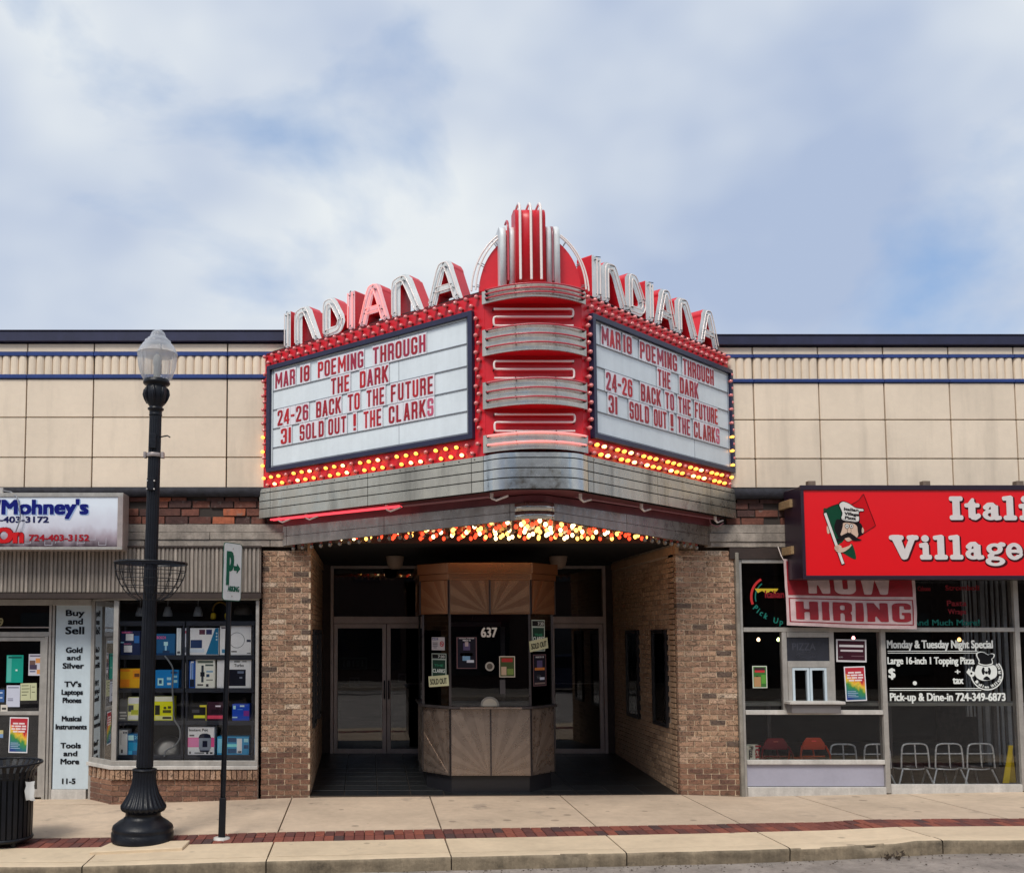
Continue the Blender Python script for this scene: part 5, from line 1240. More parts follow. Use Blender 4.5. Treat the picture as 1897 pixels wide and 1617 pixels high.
while z > -.14:
    x = xw0 - (.1 if r % 2 else 0)
    while x < xw1 - .01:
        x0, x1 = max(x, xw0), min(x + .2, xw1)
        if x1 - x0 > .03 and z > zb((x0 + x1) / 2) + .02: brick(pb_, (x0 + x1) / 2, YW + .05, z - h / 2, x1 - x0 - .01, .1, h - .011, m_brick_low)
        x += .2
    for k in range(2):
        u = sl * (k + .5) / 2 + (.03 if r % 2 else 0)
        M = sf @ T(min(u, sl - .08), z - h / 2, -.05) @ Matrix.Diagonal((sl / 2 - .012, h - .011, .1, 1)); inst('brick', random.choice(BV), pb_, M, m_brick_low)
    z -= h; r += 1
# door side at the recessed plane
YP = .37
sp_l, sp_r = at(99, 1290, YP).x, at(160, 1290, YP).x
bs = tag(bpy.data.objects.new('window_sign', None), 'tall white sign panel reading Buy and Sell between the shop door and display window', 'sign'); link(bs, None, T((sp_l + sp_r) / 2, YP, .1))
m_signw = mat('white_acrylic', srgb(198, 212, 220), .3, var=.06, vs=2, bump=.02, streak=.06)
zpb, zpt = at(130, 1461, YP).z, at(140, 1121, YP).z
bx('panel', sp_l + .012, sp_r + .05, YP, YP + .02, zpb, zpt, m_signw, bs, .002)
bx('bottom_plate', sp_l, sp_r + .02, YP - .01, YP + .05, zb(-3.8) - .05, zpb - .004, m_alu_w, ps)
bx('head_rail', X0B, at(170, 1115, YP).x, YP - .015, YP + .05, at(100, 1121, YP).z, at(100, 1109, YP).z, m_alu, ps)
fpz = front(YP)
for s, y0, y1, a, c in [('Buy', 1130, 1140.5, 122, 157), ('and', 1145.5, 1156, 126, 154), ('Sell', 1161, 1174, 121, 156.5), ('Gold', 1199, 1208.5, 122, 153), ('and', 1213.5, 1222, 124, 149.5), ('Silver', 1228, 1237.5, 116, 156), ("TV's", 1262, 1271.5, 119, 151), ('Laptops', 1277, 1286, 114, 154), ('Phones', 1292, 1301, 116, 151), ('Musical', 1326, 1335, 114.5, 151), ('Instruments', 1341, 1350, 103, 161), ('Tools', 1375.5, 1385, 112, 150), ('and', 1390.5, 1399.5, 117.5, 143.5), ('More', 1405, 1414.5, 112, 147), ('11-5', 1441.5, 1451, 115, 140)]:
    u0, v0 = uv(fpz, a, y1); u1, v1 = uv(fpz, c, y0); text(s, fpz, u0, u1, v0, (v1 - v0), flat(18, 22, 30), bs, 'lettering', n=.004, bold=.045)
bx('mullion', sp_r + .055, sp_r + .10, YP - .04, YP + .05, zb(-3.6) - .02, zpt + .05, m_alu, ps)
for k, (a, b) in enumerate(((82, 87.5), (88.5, 93), (94, 98.5))): bx('door_jamb', at(a, 1290, YP).x, at(b, 1290, YP).x, YP - .03 + .012 * k, YP + .06, zb(-4.2) - .05, at(90, 1121 if k else 1178, YP).z, m_alu, ps)
bx('transom_rail', X0B, at(95, 1172, YP).x, YP - .02, YP + .05, at(50, 1179, YP).z, at(50, 1170, YP).z, m_alu, ps); bx('transom_pane', X0B, at(94, 1145, YP).x, YP + .0, YP + .006, at(50, 1170, YP).z, at(50, 1121, YP).z, m_glass_d, ps, 0)
bx('transom_bead', X0B, at(92, 1172, YP).x, YP - .01, YP + .02, at(50, 1163, YP).z, at(50, 1160.5, YP).z, m_alu_dk, ps)
a, b = uv(fpz, -8, 1159)[0], uv(fpz, 6, 1159); text('9', fpz, uv(fpz, -2.5, 1159)[0], b[0], b[1], .1, flat(150, 140, 104), ps, 'house_number', n=.004, bold=.03)
dr = thing('shop_door', (at(30, 1290, YP).x, YP, zb(-4.5)), 'aluminium framed glass shop door covered in taped notices', 'door')
dx0 = at(-50, 1290, YP).x; dx1 = at(82, 1290, YP).x; zd0, zd1 = zb(-4.4) + .03, at(40, 1180, YP).z
bx('stile', dx1 - .06, dx1, YP - .02, YP + .03, zd0, zd1, m_alu, dr); bx('stile', dx0, dx0 + .06, YP - .02, YP + .03, zd0, zd1, m_alu, dr); bx('top_rail', dx0 + .06, dx1 - .06, YP - .02, YP + .03, zd1 - .05, zd1, m_alu, dr)
bx('bottom_rail', dx0 + .06, dx1 - .06, YP - .02, YP + .03, zd0, zd0 + .1, m_alu, dr); bx('mid_rail', dx0 + .06, dx1 - .06, YP - .02, YP + .03, at(40, 1324, YP).z, at(40, 1317, YP).z, m_alu, dr)
bx('pane', dx0 + .06, dx1 - .06, YP, YP + .006, zd0 + .1, zd1 - .05, m_glass_d, dr, 0)
bx('side_pane', X0B, dx0 - .05, YP, YP + .006, zd0, zd1, m_glass_d, ps, 0); bx('side_rail', dx0 - .05, dx0 - .005, YP - .03, YP + .05, zd0 - .1, zd1, m_alu, ps)
YN = YP - .004
def rainbow(name):
    m = bpy.data.materials.new(name); m.use_nodes = True; t = m.node_tree; l = t.links.new
    tcn = t.nodes.new('ShaderNodeTexCoord'); sx = t.nodes.new('ShaderNodeSeparateXYZ'); l(tcn.outputs['Generated'], sx.inputs[0]); nn = t.nodes.new('ShaderNodeTexNoise'); nn.inputs['Scale'].default_value = 5; l(tcn.outputs['Generated'], nn.inputs['Vector'])
    ad = t.nodes.new('ShaderNodeMath'); ad.operation = 'MULTIPLY_ADD'; ad.inputs[1].default_value = .35; l(nn.outputs[0], ad.inputs[0]); l(sx.outputs['Y'], ad.inputs[2])
    ad2 = t.nodes.new('ShaderNodeMath'); ad2.operation = 'MULTIPLY_ADD'; ad2.inputs[1].default_value = .3; l(sx.outputs['X'], ad2.inputs[0]); l(ad.outputs[0], ad2.inputs[2])
    c = t.nodes.new('ShaderNodeValToRGB'); e = c.color_ramp.elements
    for _ in range(4): e.new(.5)
    for i, (p_, cl) in enumerate([(.25, (30, 60, 130)), (.5, (34, 110, 120)), (.66, (60, 140, 60)), (.82, (226, 190, 60)), (.98, (222, 110, 50)), (1.0, (180, 34, 50))]): e[i].position = p_; e[i].color = srgb(*cl)
    e[5].position = 1.0; l(ad2.outputs[0], c.inputs[0]); l(c.outputs[0], t.nodes['Principled BSDF'].inputs['Base Color']); return m
m_rain = rainbow('rainbow_print')
def rainbow_poster(label, a, b, c, d, Y, rot=0):
    o = sheet('rainbow_poster', label, 'poster', a, b, c, d, Y, flat(222, 222, 226), None, [], [], rot)
    x0, z0, x1, z1 = rect(a, b, c, d, Y); w_, h_ = x1 - x0, z1 - z0; fr = o.matrix_basis
    fr = WMx[o.name] @ T(-w_ / 2, -h_ / 2, 0)
    mb = MB(); mb.box(.05 * w_, .95 * w_, .035 * h_, .965 * h_, .002, .004); mb.build('print', m_rain, o, fr)
    for k, bl in enumerate([(.18, .46, .5, .8), (.12, .26, .3, .62, .66, .88), (.12, .3, .34, .6, .64, .88), (.2, .44, .48, .82)]):
        mb = MB()
        for q in range(0, len(bl), 2): mb.box(bl[q] * w_, bl[q + 1] * w_, (.80 - .075 * k) * h_, (.845 - .075 * k) * h_, .004, .005)
        mb.build('print_line', flat(232, 214, 214), o, fr)
    for k in range(4): mb = MB(); mb.box(.1 * w_, (.5 + .1 * (k % 2)) * w_, (.27 - .05 * k) * h_, (.285 - .05 * k) * h_, .004, .005); mb.build('print_line', flat(170, 190, 214), o, fr)
    return o
PB = flat(206, 206, 204)
sheet('flyer', 'teal flyer with white emblem high on the left shop door', 'flyer', 12, 1213, 43, 1264, YN, flat(20, 150, 132), 'flyers taped to the left shop door', [(.03, .03, .3, .97, (86, 176, 164)), (.1, .05, .9, .12, (16, 92, 84)), (.55, .52, .66, .58, (220, 232, 226))])
sheet('flyer', 'white and orange flyer at the top right of the left shop door', 'flyer', 53, 1211, 84, 1251, YN, flat(198, 196, 206), 'flyers taped to the left shop door', [(.08, .06, .92, .12, (96, 92, 110)), (.42, .2, .96, .42, (212, 146, 86)), (.06, .3, .4, .5, (110, 86, 80)), (.06, .5, .5, .72, (70, 60, 82)), (.5, .72, .96, .93, (212, 146, 86)), (.08, .78, .42, .84, (96, 100, 130))])
sheet('flyer', 'white printed flyer in the middle of the left shop door', 'flyer', 12, 1269, 37, 1309, YN, flat(196, 200, 216), 'flyers taped to the left shop door', [(.1, .08, .9, .13, (120, 120, 140)), (.1, .6, .5, .64, (120, 120, 140)), (.1, .68, .5, .72, (120, 120, 140))])
sheet('flyer', 'cream handwritten note in the middle of the left shop door', 'flyer', 38, 1265, 68, 1297, YN - .003, flat(192, 194, 158), 'flyers taped to the left shop door', [(.08, .12, .5, .16, (90, 92, 74)), (.08, .3, .56, .34, (90, 92, 74)), (.08, .48, .5, .52, (90, 92, 74)), (.08, .66, .4, .7, (90, 92, 74)), (.6, .1, .63, .9, (110, 112, 90)), (.7, .2, .9, .24, (90, 92, 74)), (.7, .5, .9, .54, (90, 92, 74))], rot=.02)
sheet('flyer', 'blue flyer cut by the left edge of the photograph', 'flyer', -8, 1277, 8, 1300, YN, flat(60, 96, 150), 'flyers taped to the left shop door', [(.2, .2, .8, .3, (190, 200, 216)), (.2, .6, .8, .7, (190, 200, 216))])
sheet('flyer', 'small white card above the middle rail of the left shop door', 'flyer', 1, 1305, 14, 1320, YN - .003, flat(206, 200, 190), 'flyers taped to the left shop door', [(.2, .35, .8, .6, (60, 60, 60))])
sheet('flyer', 'small yellow and blue sticker low on the left shop door', 'flyer', -6, 1352, 6, 1366, YN, flat(190, 180, 130), 'flyers taped to the left shop door', [(0, .5, 1, 1, (120, 150, 190))])
rainbow_poster('rainbow coloured poster on the lower glass of the left shop door', 17, 1328, 52, 1394, YN, -.02)
# room behind
mb = MB(); mb.box(X0B, -1.35, 1.6, 1.7, -.2, 3.3); mb.box(X0B, -1.35, .442, 1.6, 3.1, 3.2); mb.box(-1.38, -1.34, .3, 1.6, -.2, 3.2); mb.build('shop_back_wall', m_room, ps)
mb = MB(); mb.box(X0B, -1.35, .33, 1.7, -.2, -.08); mb.build('shop_floor', m_room_w, ps)
mb = MB(); mb.box(xw0 + .03, xw1, YW + .12, 1.2, -.1, zw0 + .01); mb.build('display_floor', m_blackm, ps)
# ---- shelving and goods in the window
YS = .14
fzx = lambda X: 200 + X / 4.9
fzy = lambda Y: 1100 + Y / 4.9
m_shelf = mat('black_plastic', srgb(40, 44, 56), .5, var=.1)
SHY = [(245, 290), (555, 595), (855, 895), (1150, 1190), (1462, 1500)]
for xa_, xb_, lb in ((75, 690, 'black plastic shelving unit on the left of the display window'), (700, 1330, 'black plastic shelving unit on the right of the display window')):
    x0_, x1_ = at(fzx(xa_), 1270, YS).x, at(fzx(xb_), 1270, YS).x
    t = thing('shelving_unit', ((x0_ + x1_) / 2, YS + .2, zw0), lb, 'shelves', 'shelving in the display window')
    for a, b in SHY:
        zt_, zb2 = at(340, fzy(a), YS).z, at(340, fzy(b), YS).z; bx('shelf', x0_, x1_, YS, YS + .4, zb2, zt_, m_shelf, t)
    for xx in (x0_ + .02, x1_ - .02):
        for yy in (YS + .03, YS + .36): mb = MB(); mb.cyl((xx, yy, zw0 - .02), (xx, yy, at(340, fzy(245), YS).z), .02, 8); mb.build('leg', m_shelf, t)
def goods(name, label, cat, X0, Y0, X1, Y1, col, prints=(), texts=(), dep=.22, Y=YS + .03):
    x0, z0, x1, z1 = rect(fzx(X0), fzy(Y0), fzx(X1), fzy(Y1), Y); zbase = None
    for a, b in SHY:
        if abs(Y1 - a) < 45: zbase = at(340, fzy(a), YS).z
    if zbase is None: zbase = z0
    br = lambda c: tuple(min(255, int(v * 1.3 + 8)) for v in c); prints = [tuple(p_[:4]) + (br(p_[4]),) for p_ in prints]; texts = [tuple(t_[:5]) + (br(t_[5]),) for t_ in texts]
    mb = MB(); mb.box(x0, x1, Y, Y + dep, zbase, z1); o = mb.build(name, flat(*br(col)), None, bevel=.003); tag(o, label, cat, 'boxed goods in the display window' if cat == 'box' else None)
    fr = front(Y, x0, zbase); decorate(o, fr, x1 - x0, z1 - zbase, 0.0005, prints, texts); return o
W0 = (214, 218, 220); NV = (24, 34, 66)
goods('boxed_tool', 'navy tool box with two white labels on the top shelf beside the lamp post', 'box', 110, 335, 292, 555, NV, [(.08, .03, .5, .1, (160, 60, 100)), (.28, .12, .66, .4, (206, 212, 200)), (.2, .6, .6, .88, (206, 212, 200)), (.7, .2, .95, .5, (40, 90, 150)), (.03, .45, .2, .5, (130, 170, 200))], [('BOSCH', .22, .6, .09, .06, (214, 110, 150)), ('BOSCH', .2, .55, .56, .05, (214, 110, 150))])
goods('boxed_tool', 'blue tool box with red lettering and hand tool picture on the top shelf', 'box', 440, 360, 608, 548, (26, 76, 116), [(.0, .9, 1, 1, (20, 50, 86)), (.4, .38, .62, .56, (150, 186, 206)), (.46, .55, .56, .85, (130, 170, 196)), (.34, .78, .72, .9, (30, 50, 80))], [('BOSCH', .02, .5, .24, .12, (226, 90, 140))])
goods('narrow_box', 'narrow white box on the top shelf left of the shelf post', 'box', 622, 308, 664, 548, (186, 190, 192), [(.5, .0, .56, 1, (120, 124, 130)), (.2, .86, .8, .94, (60, 60, 66))])
goods('narrow_box', 'narrow white box with a coloured spine at the left end of the right top shelf', 'box', 690, 308, 722, 548, (176, 178, 186), [(.1, .1, .9, .2, (150, 70, 90)), (.2, .7, .9, .9, (90, 92, 100))])
o = goods('printer_box', 'white and blue box with a picture of a printer on the right top shelf', 'box', 745, 308, 1005, 548, (206, 216, 224), [(.32, .06, .52, .24, (80, 46, 60)), (.56, .06, .76, .24, (44, 48, 86)), (.02, .44, .42, .74, (30, 48, 84)), (.0, .76, .5, .9, (170, 180, 196)), (.06, .84, .5, .9, (40, 56, 96))])
x0, z0, x1, z1 = rect(fzx(745), fzy(308), fzx(1005), fzy(548), YS + .03); w__, h__ = x1 - x0, z1 - z0
mb = MB(); mb.poly([(w__ * .56, 0.0), (w__ * .99, 0.0), (w__ * .99, h__ * .99), (w__ * .88, h__ * .99)], .0005, .002); mb.build('print', flat(34, 124, 170), o, front(YS + .03, x0, z0))
for q in range(3): mb = MB(); mb.poly([(w__ * .93 + .012 * math.cos(a), h__ * (.8 - .12 * q) + .012 * math.sin(a)) for a in [2 * math.pi * k / 12 for k in range(12)]], .002, .003); mb.build('print', flat(210, 226, 234), o, front(YS + .03, x0, z0))
goods('white_box', 'white box with round blue badge beside the printer box', 'box', 1016, 288, 1078, 548, (196, 202, 206), [(.2, .05, .9, .1, (90, 80, 84)), (.3, .8, .8, .93, (60, 110, 140))])
o = goods('white_box', 'large white box with a circle outline at the right end of the top shelf', 'box', 1115, 283, 1300, 545, (206, 210, 210), [(.03, .86, .3, .9, (60, 60, 60)), (.78, .48, .98, .56, (40, 44, 60)), (.8, .92, .98, .95, (60, 60, 60))])
x0, z0, x1, z1 = rect(fzx(1115), fzy(283), fzx(1300), fzy(545), YS + .03)
mb = MB(); C_u, C_v, rr = (x1 - x0) * .3, (z1 - z0) * .48, .095
for k in range(40):
    a = 2 * math.pi * k / 40; b = 2 * math.pi * (k + 1) / 40; mb.add([(C_u + r * math.cos(q), C_v + r * math.sin(q), .002) for r, q in ((rr, a), (rr + .005, a), (rr + .005, b), (rr, b))], [(0, 1, 2, 3)])
mb.build('print', flat(70, 74, 80), o, front(YS + .03, x0, z0))
goods('orange_box', 'orange toy vehicle box on the second shelf left of the lamp post', 'box', 98, 678, 295, 860, (226, 140, 20), [(.02, .02, .5, .14, (196, 110, 20)), (.64, .06, .97, .5, (206, 120, 24)), (.72, .24, .95, .42, (90, 56, 30)), (.05, .55, .5, .95, (200, 110, 20)), (.25, .6, .45, .78, (90, 60, 30)), (.25, .8, .45, .94, (120, 76, 30))])
goods('blue_box', 'bright blue box with round gadget pictures on the second shelf', 'box', 430, 690, 640, 858, (16, 104, 164), [(.1, .45, .35, .85, (150, 190, 214)), (.16, .55, .28, .75, (20, 60, 100)), (.5, .4, .68, .55, (130, 176, 206)), (.76, .3, .94, .42, (130, 176, 206)), (.8, .55, .95, .7, (150, 190, 214)), (.66, .08, .96, .2, (30, 60, 100)), (.52, .7, .68, .82, (180, 206, 222))])
goods('white_box', 'thin white spine at the left end of the second right shelf', 'box', 703, 620, 722, 852, (186, 186, 184))
goods('blue_box', 'narrow blue and silver bottle box on the second shelf', 'box', 736, 605, 795, 850, (30, 66, 130), [(.2, .05, .35, .7, (150, 170, 206)), (.5, .1, .62, .7, (120, 150, 200)), (.15, .68, .85, .95, (16, 24, 44)), (.3, .02, .7, .08, (196, 206, 220))])
goods('cream_box', 'cream box with a picture of a black bottle tool on the second shelf', 'box', 795, 590, 970, 850, (196, 200, 180), [(.1, .06, .9, .14, (90, 100, 90)), (.5, .18, .92, .24, (70, 80, 76)), (.3, .22, .42, .8, (40, 48, 56)), (.25, .45, .47, .6, (20, 24, 30)), (.56, .4, .9, .46, (110, 140, 160)), (.56, .52, .72, .62, (40, 60, 80)), (.56, .7, .9, .74, (120, 120, 110)), (.1, .86, .4, .92, (70, 70, 66)), (.55, .86, .68, .95, (40, 40, 40))])
goods('appliance_box', 'large white box with a black kitchen appliance on the second shelf behind the signpost', 'box', 990, 598, 1300, 850, (196, 204, 194), [(.01, .02, .05, .98, (206, 212, 204)), (.3, .34, .84, .92, (14, 16, 28)), (.6, .4, .78, .48, (90, 100, 120)), (.66, .6, .74, .66, (110, 116, 130)), (.5, .04, .66, .08, (60, 60, 60)), (.74, .04, .86, .07, (60, 60, 60))], [('Turbo', .5, .78, .24, .1, (70, 70, 70))])
goods('bagged_appliance', 'grey and white bagged appliance at the left end of the third shelf', 'appliance', 105, 950, 180, 1150, (84, 84, 82), [(.0, .6, .8, .66, (180, 178, 170)), (.1, .75, .9, .8, (170, 168, 160)), (.0, .88, .7, .93, (186, 184, 176))])
goods('yellow_box', 'yellow and white tool box on the third shelf left of the lamp post', 'box', 180, 935, 284, 1160, (190, 190, 120), [(.04, .02, .96, .28, (206, 208, 200)), (.04, .34, .5, .62, (60, 66, 70)), (.3, .55, .9, .74, (150, 156, 30)), (.04, .78, .96, .96, (206, 206, 180))])
goods('yellow_box', 'bright yellow tool box with plastic wrap on the third shelf', 'box', 420, 930, 590, 1160, (206, 190, 20), [(.02, .0, .98, .2, (190, 190, 170)), (.04, .36, .3, .76, (40, 40, 36)), (.5, .42, .64, .52, (60, 60, 30)), (.72, .4, .9, .5, (60, 60, 30)), (.46, .56, .9, .68, (70, 70, 30)), (.04, .8, .96, .97, (206, 190, 120)), (.45, .84, .92, .93, (40, 36, 30))])
goods('black_box', 'black and yellow nail gun box on the right third shelf', 'box', 730, 1005, 895, 1150, (26, 26, 28), [(.62, .02, .98, .14, (190, 180, 40)), (.3, .66, .92, .84, (206, 196, 40)), (.2, .3, .6, .5, (66, 66, 70)), (.95, 0, 1, 1, (160, 150, 40))])
goods('maroon_box', 'dark maroon tool box with pink stripe on the right third shelf', 'box', 902, 980, 1085, 1150, (44, 20, 34), [(.0, .72, 1, .9, (190, 60, 84)), (.4, .18, .66, .26, (196, 180, 190)), (.2, .4, .8, .62, (30, 14, 24))])
goods('blue_box', 'royal blue box with purple picture at the right end of the third shelf', 'box', 1128, 1000, 1285, 1142, (20, 60, 160), [(.05, .08, .2, .3, (150, 190, 226)), (.44, .06, .7, .16, (170, 196, 226)), (.66, .4, .98, .72, (110, 40, 120)), (.0, .76, .3, .84, (150, 180, 220)), (.3, .3, .6, .34, (80, 130, 210))])
goods('white_box', 'white box leaning at the left of the bottom shelf', 'box', 75, 1235, 176, 1465, (190, 196, 186), [(.6, .06, .74, .14, (70, 74, 80)), (.8, .06, .94, .14, (70, 74, 80)), (.4, .1, .44, .6, (130, 132, 130)), (.45, .78, .6, .92, (30, 34, 40))])
goods('blue_box', 'light blue box marked 20 on the bottom shelf beside the lamp post', 'box', 176, 1270, 290, 1465, (20, 86, 130), [(.06, .06, .5, .3, (150, 190, 206)), (.1, .4, .9, .8, (24, 120, 160)), (.1, .8, .4, .98, (60, 150, 186))], [('20', .56, .9, .24, .15, (110, 170, 200))])
o = goods('cooker_box', 'white and pink box with a picture of a pressure cooker on the bottom shelf', 'box', 725, 1205, 965, 1458, (206, 206, 204), [(.0, .38, 1, .72, (196, 70, 120)), (.02, .4, .42, .7, (214, 110, 150)), (.06, .28, .24, .33, (60, 60, 60)), (.7, .9, .78, .96, (30, 30, 30)), (.84, .9, .94, .96, (30, 30, 30)), (.06, .88, .12, .96, (60, 60, 60)), (.26, .91, .62, .95, (90, 90, 90))], [('Instant Pot', .05, .76, .15, .085, (30, 30, 36))])
x0, z0, x1, z1 = rect(fzx(725), fzy(1205), fzx(965), fzy(1458), YS + .03); w__, h__ = x1 - x0, z1 - z0; ff = front(YS + .03, x0, z0)
for pts, cl, n in (([(.42, .24), (.46, .16), (.82, .16), (.87, .24), (.88, .6), (.42, .6)], (150, 160, 176), .003), ([(.40, .6), (.88, .6), (.84, .72), (.72, .76), (.56, .76), (.45, .72)], (24, 30, 56), .003), ([(.56, .28), (.74, .28), (.74, .5), (.56, .5)], (24, 30, 56), .005), ([(.44, .16), (.84, .16), (.8, .11), (.48, .11)], (24, 30, 56), .005)):
    flatpoly([(a * w__, b * h__) for a, b in pts], ff, n, flat(*cl), o, smooth=False)
o2 = goods('blue_box', 'pale blue vacuum cleaner box at the right end of the bottom shelf', 'box', 990, 1295, 1280, 1455, (40, 120, 160), [(.02, .1, .22, .9, (110, 170, 196)), (.34, .05, .6, .3, (24, 56, 90)), (.3, .4, .66, .56, (110, 190, 214)), (.62, .1, .78, .9, (190, 206, 214)), (.84, .1, .98, .3, (130, 180, 204)), (.84, .45, .98, .65, (20, 60, 100)), (.34, .66, .6, .9, (26, 66, 100)), (.66, .78, .76, .88, (30, 40, 60))])
goods('blue_box', 'narrow blue box at the far right of the bottom shelf', 'box', 1304, 1298, 1336, 1450, (34, 84, 130), [(.2, .1, .8, .3, (150, 180, 200))])
def obj3(name, label, cat, mb, m): o = mb.build(name, m); tag(o, label, cat); return o
c = at(fzx(560), fzy(1375), YS + .2); mb = MB(); mb.lathe([(.02, 0), (.2, .0), (.215, .02), (.2, .05), (.1, .06), (.02, .062)], (0, 0, 0), 28)
mb.v = [tuple((Matrix.Rotation(R(62), 4, 'X') @ Vector(v)) + Vector((c.x, YS + .12, c.z - .07))) for v in mb.v]; obj3('lidded_pan', 'round black lidded pan standing on the bottom shelf', 'pan', mb, m_black)
P = [at(fzx(X), fzy(Y), YS - .03) for X, Y in ((515, 560), (560, 620), (590, 690), (585, 860), (596, 1000), (600, 1130), (650, 1220), (652, 1310), (600, 1380), (530, 1420), (512, 1475))]
mb = MB(); mb.tube(catmull([tuple(p) for p in P], 4, False), .011, 6); obj3('clear_hose', 'clear coiled plastic hose hanging down the middle of the left shelves', 'hose', mb, flat(128, 132, 136))
for X, lb in ((290, 'white desk lamp shade above the shelves beside the lamp post'), (540, 'white desk lamp shade on top of the left shelves'), (815, 'white desk lamp shade on top of the right shelves')):
    c = at(fzx(X), fzy(200), YS + .1); mb = MB()
    mb.lathe([(.02, .125), (.035, .12), (.06, .04), (.065, 0), (.06, -.005)][::-1], (c.x, YS + .12, c.z), 14); mb.cyl((c.x, YS + .12, c.z + .12), (c.x + .0, YS + .12, c.z + .3), .006, 6); o = mb.build('lamp_shade', flat(120, 124, 128)); tag(o, lb, 'lamp', 'lamp shades above the shelves')
c = at(fzx(1015), fzy(170), YS + .1); mb = MB(); mb.tube([(c.x + .1 * math.cos(a), YS + .15, c.z + .02 + .12 * math.sin(a)) for a in [math.pi * k / 12 for k in range(13)]], .013, 8); hp = obj3('ear_defenders', 'yellow and black ear defenders hanging above the right shelves', 'ear defenders', mb, flat(120, 92, 30))
for s in (-1, 1): bx('ear_cup', c.x + s * .09 - .03, c.x + s * .09 + .03, YS + .1, YS + .2, c.z - .09, c.z - .0, flat(190, 160, 30), hp, .015)
c = at(fzx(1225), fzy(190), YS + .1); mb = MB(); mb.lathe([(.125, 0), (.13, .02), (.12, .07), (.085, .115), (.03, .135), (.01, .136)], (c.x, YS + .17, c.z), 18); obj3('hard_hat', 'black helmet above the right shelves beside the parking sign', 'helmet', mb, flat(60, 56, 50))
bx('lit_strip', 0, 0, 0, 0, 0, 0, m_black, ps) if False else None
fgl = front(YW + .006)
for s, xa_, xb_, yy in (('HAMMOND', 80, 300, 150), ('1933', 480, 640, 150), ('WITNESS', 700, 940, 130), ('STATES', 1060, 1350, 185)):
    u0, v0 = uv(fgl, fzx(xa_), fzy(yy)); u1, _ = uv(fgl, fzx(xb_), fzy(yy))
    pass
# ------------------------------------------------------------------ left shop sign
ss = thing('shop_sign', (at(100, 960, -.35).x, -.3, at(100, 1018, -.35).z), 'grey framed lightbox shop sign with blue and red lettering and phone numbers', 'sign')
YG = -.36
sx1 = at(228, 960, YG).x; sz0, sz1 = at(110, 1018, YG).z, at(110, 913, YG).z; sx0 = X0B
bx('sign_case', sx0, sx1, YG + .02, -.08, sz0, sz1, m_alu_dk, ss, .006)
ux0, ux1 = sx0, at(218, 960, YG).x; uz0, uz1 = at(110, 1013, YG).z, at(110, 920, YG).z
mg = bpy.data.materials.new('printed_sky_panel'); mg.use_nodes = True; t_ = mg.node_tree; l_ = t_.links.new
tcn = t_.nodes.new('ShaderNodeTexCoord'); sxx = t_.nodes.new('ShaderNodeSeparateXYZ'); l_(tcn.outputs['Generated'], sxx.inputs[0])
nn = t_.nodes.new('ShaderNodeTexNoise'); nn.inputs['Scale'].default_value = 3; mpp = t_.nodes.new('ShaderNodeMapping'); mpp.inputs['Scale'].default_value = (9, 1, 1); l_(tcn.outputs['Generated'], mpp.inputs[0]); l_(mpp.outputs[0], nn.inputs['Vector'])
ad = t_.nodes.new('ShaderNodeMath'); ad.operation = 'MULTIPLY_ADD'; ad.inputs[1].default_value = .3; l_(nn.outputs[0], ad.inputs[0]); l_(sxx.outputs['Z'], ad.inputs[2])
crr = t_.nodes.new('ShaderNodeValToRGB'); ee = crr.color_ramp.elements; ee.new(.4); ee.new(.6)
for i, (p_, cl) in enumerate([(.15, (70, 56, 62)), (.36, (166, 152, 162)), (.55, (206, 206, 218)), (1.0, (226, 234, 244))]): ee[i].position = p_; ee[i].color = srgb(*cl)
l_(ad.outputs[0], crr.inputs[0]); l_(crr.outputs[0], t_.nodes['Principled BSDF'].inputs['Base Color']); t_.nodes['Principled BSDF'].inputs['Roughness'].default_value = .35
bx('sign_face', ux0, ux1, YG + .004, YG + .02, uz0, uz1, mg, ss, 0)
for a, b, c_, d in ((sx0, sx1, uz1, sz1), (sx0, sx1, sz0, uz0)): bx('sign_frame', a, b, YG - .012, YG + .02, c_, d, m_alu, ss)
bx('sign_frame', ux1, sx1, YG - .012, YG + .02, uz0, uz1, m_alu_dk, ss)
fs = front(YG + .004)
def ftext(s, f, pa, pb, pyb, pyt, m, par, n=.003, bold=.03, nm='lettering', **k):
    u0, v0 = uv(f, pa, pyb); u1, v1 = uv(f, pb, pyb); _, vt = uv(f, pa, pyt); return text(s, f, u0, u1, v0, vt - v0, m, par, nm, n=n, bold=bold, **k)
ftext("Mohney's", fs, 4.5, 165.5, 953, 927.5, flat(160, 186, 226), ss, .001, .07, spacing=1)
ftext("Mohney's", fs, 2.5, 164, 951.5, 926.5, flat(6, 20, 112), ss, .0045, .055, spacing=1); ftext('/', fs, -8, 1.5, 951.5, 926.5, flat(6, 20, 112), ss, .004)
ftext('724-403-3172', fs, -34, 90.5, 967.5, 957, flat(14, 20, 80), ss, .003, .045)
for a in (0, 1): ftext('On', fs, (-9.5, -11)[a], (45, 44)[a], (1005, 1004.5)[a], (978, 979)[a], flat(*((110, 20, 30), (200, 24, 30))[a]), ss, (.001, .0045)[a], .07)
ftext('724-403-3152', fs, 53.5, 165.5, 1001.5, 990.5, flat(160, 20, 36), ss, .004, .045)
mb = MB()
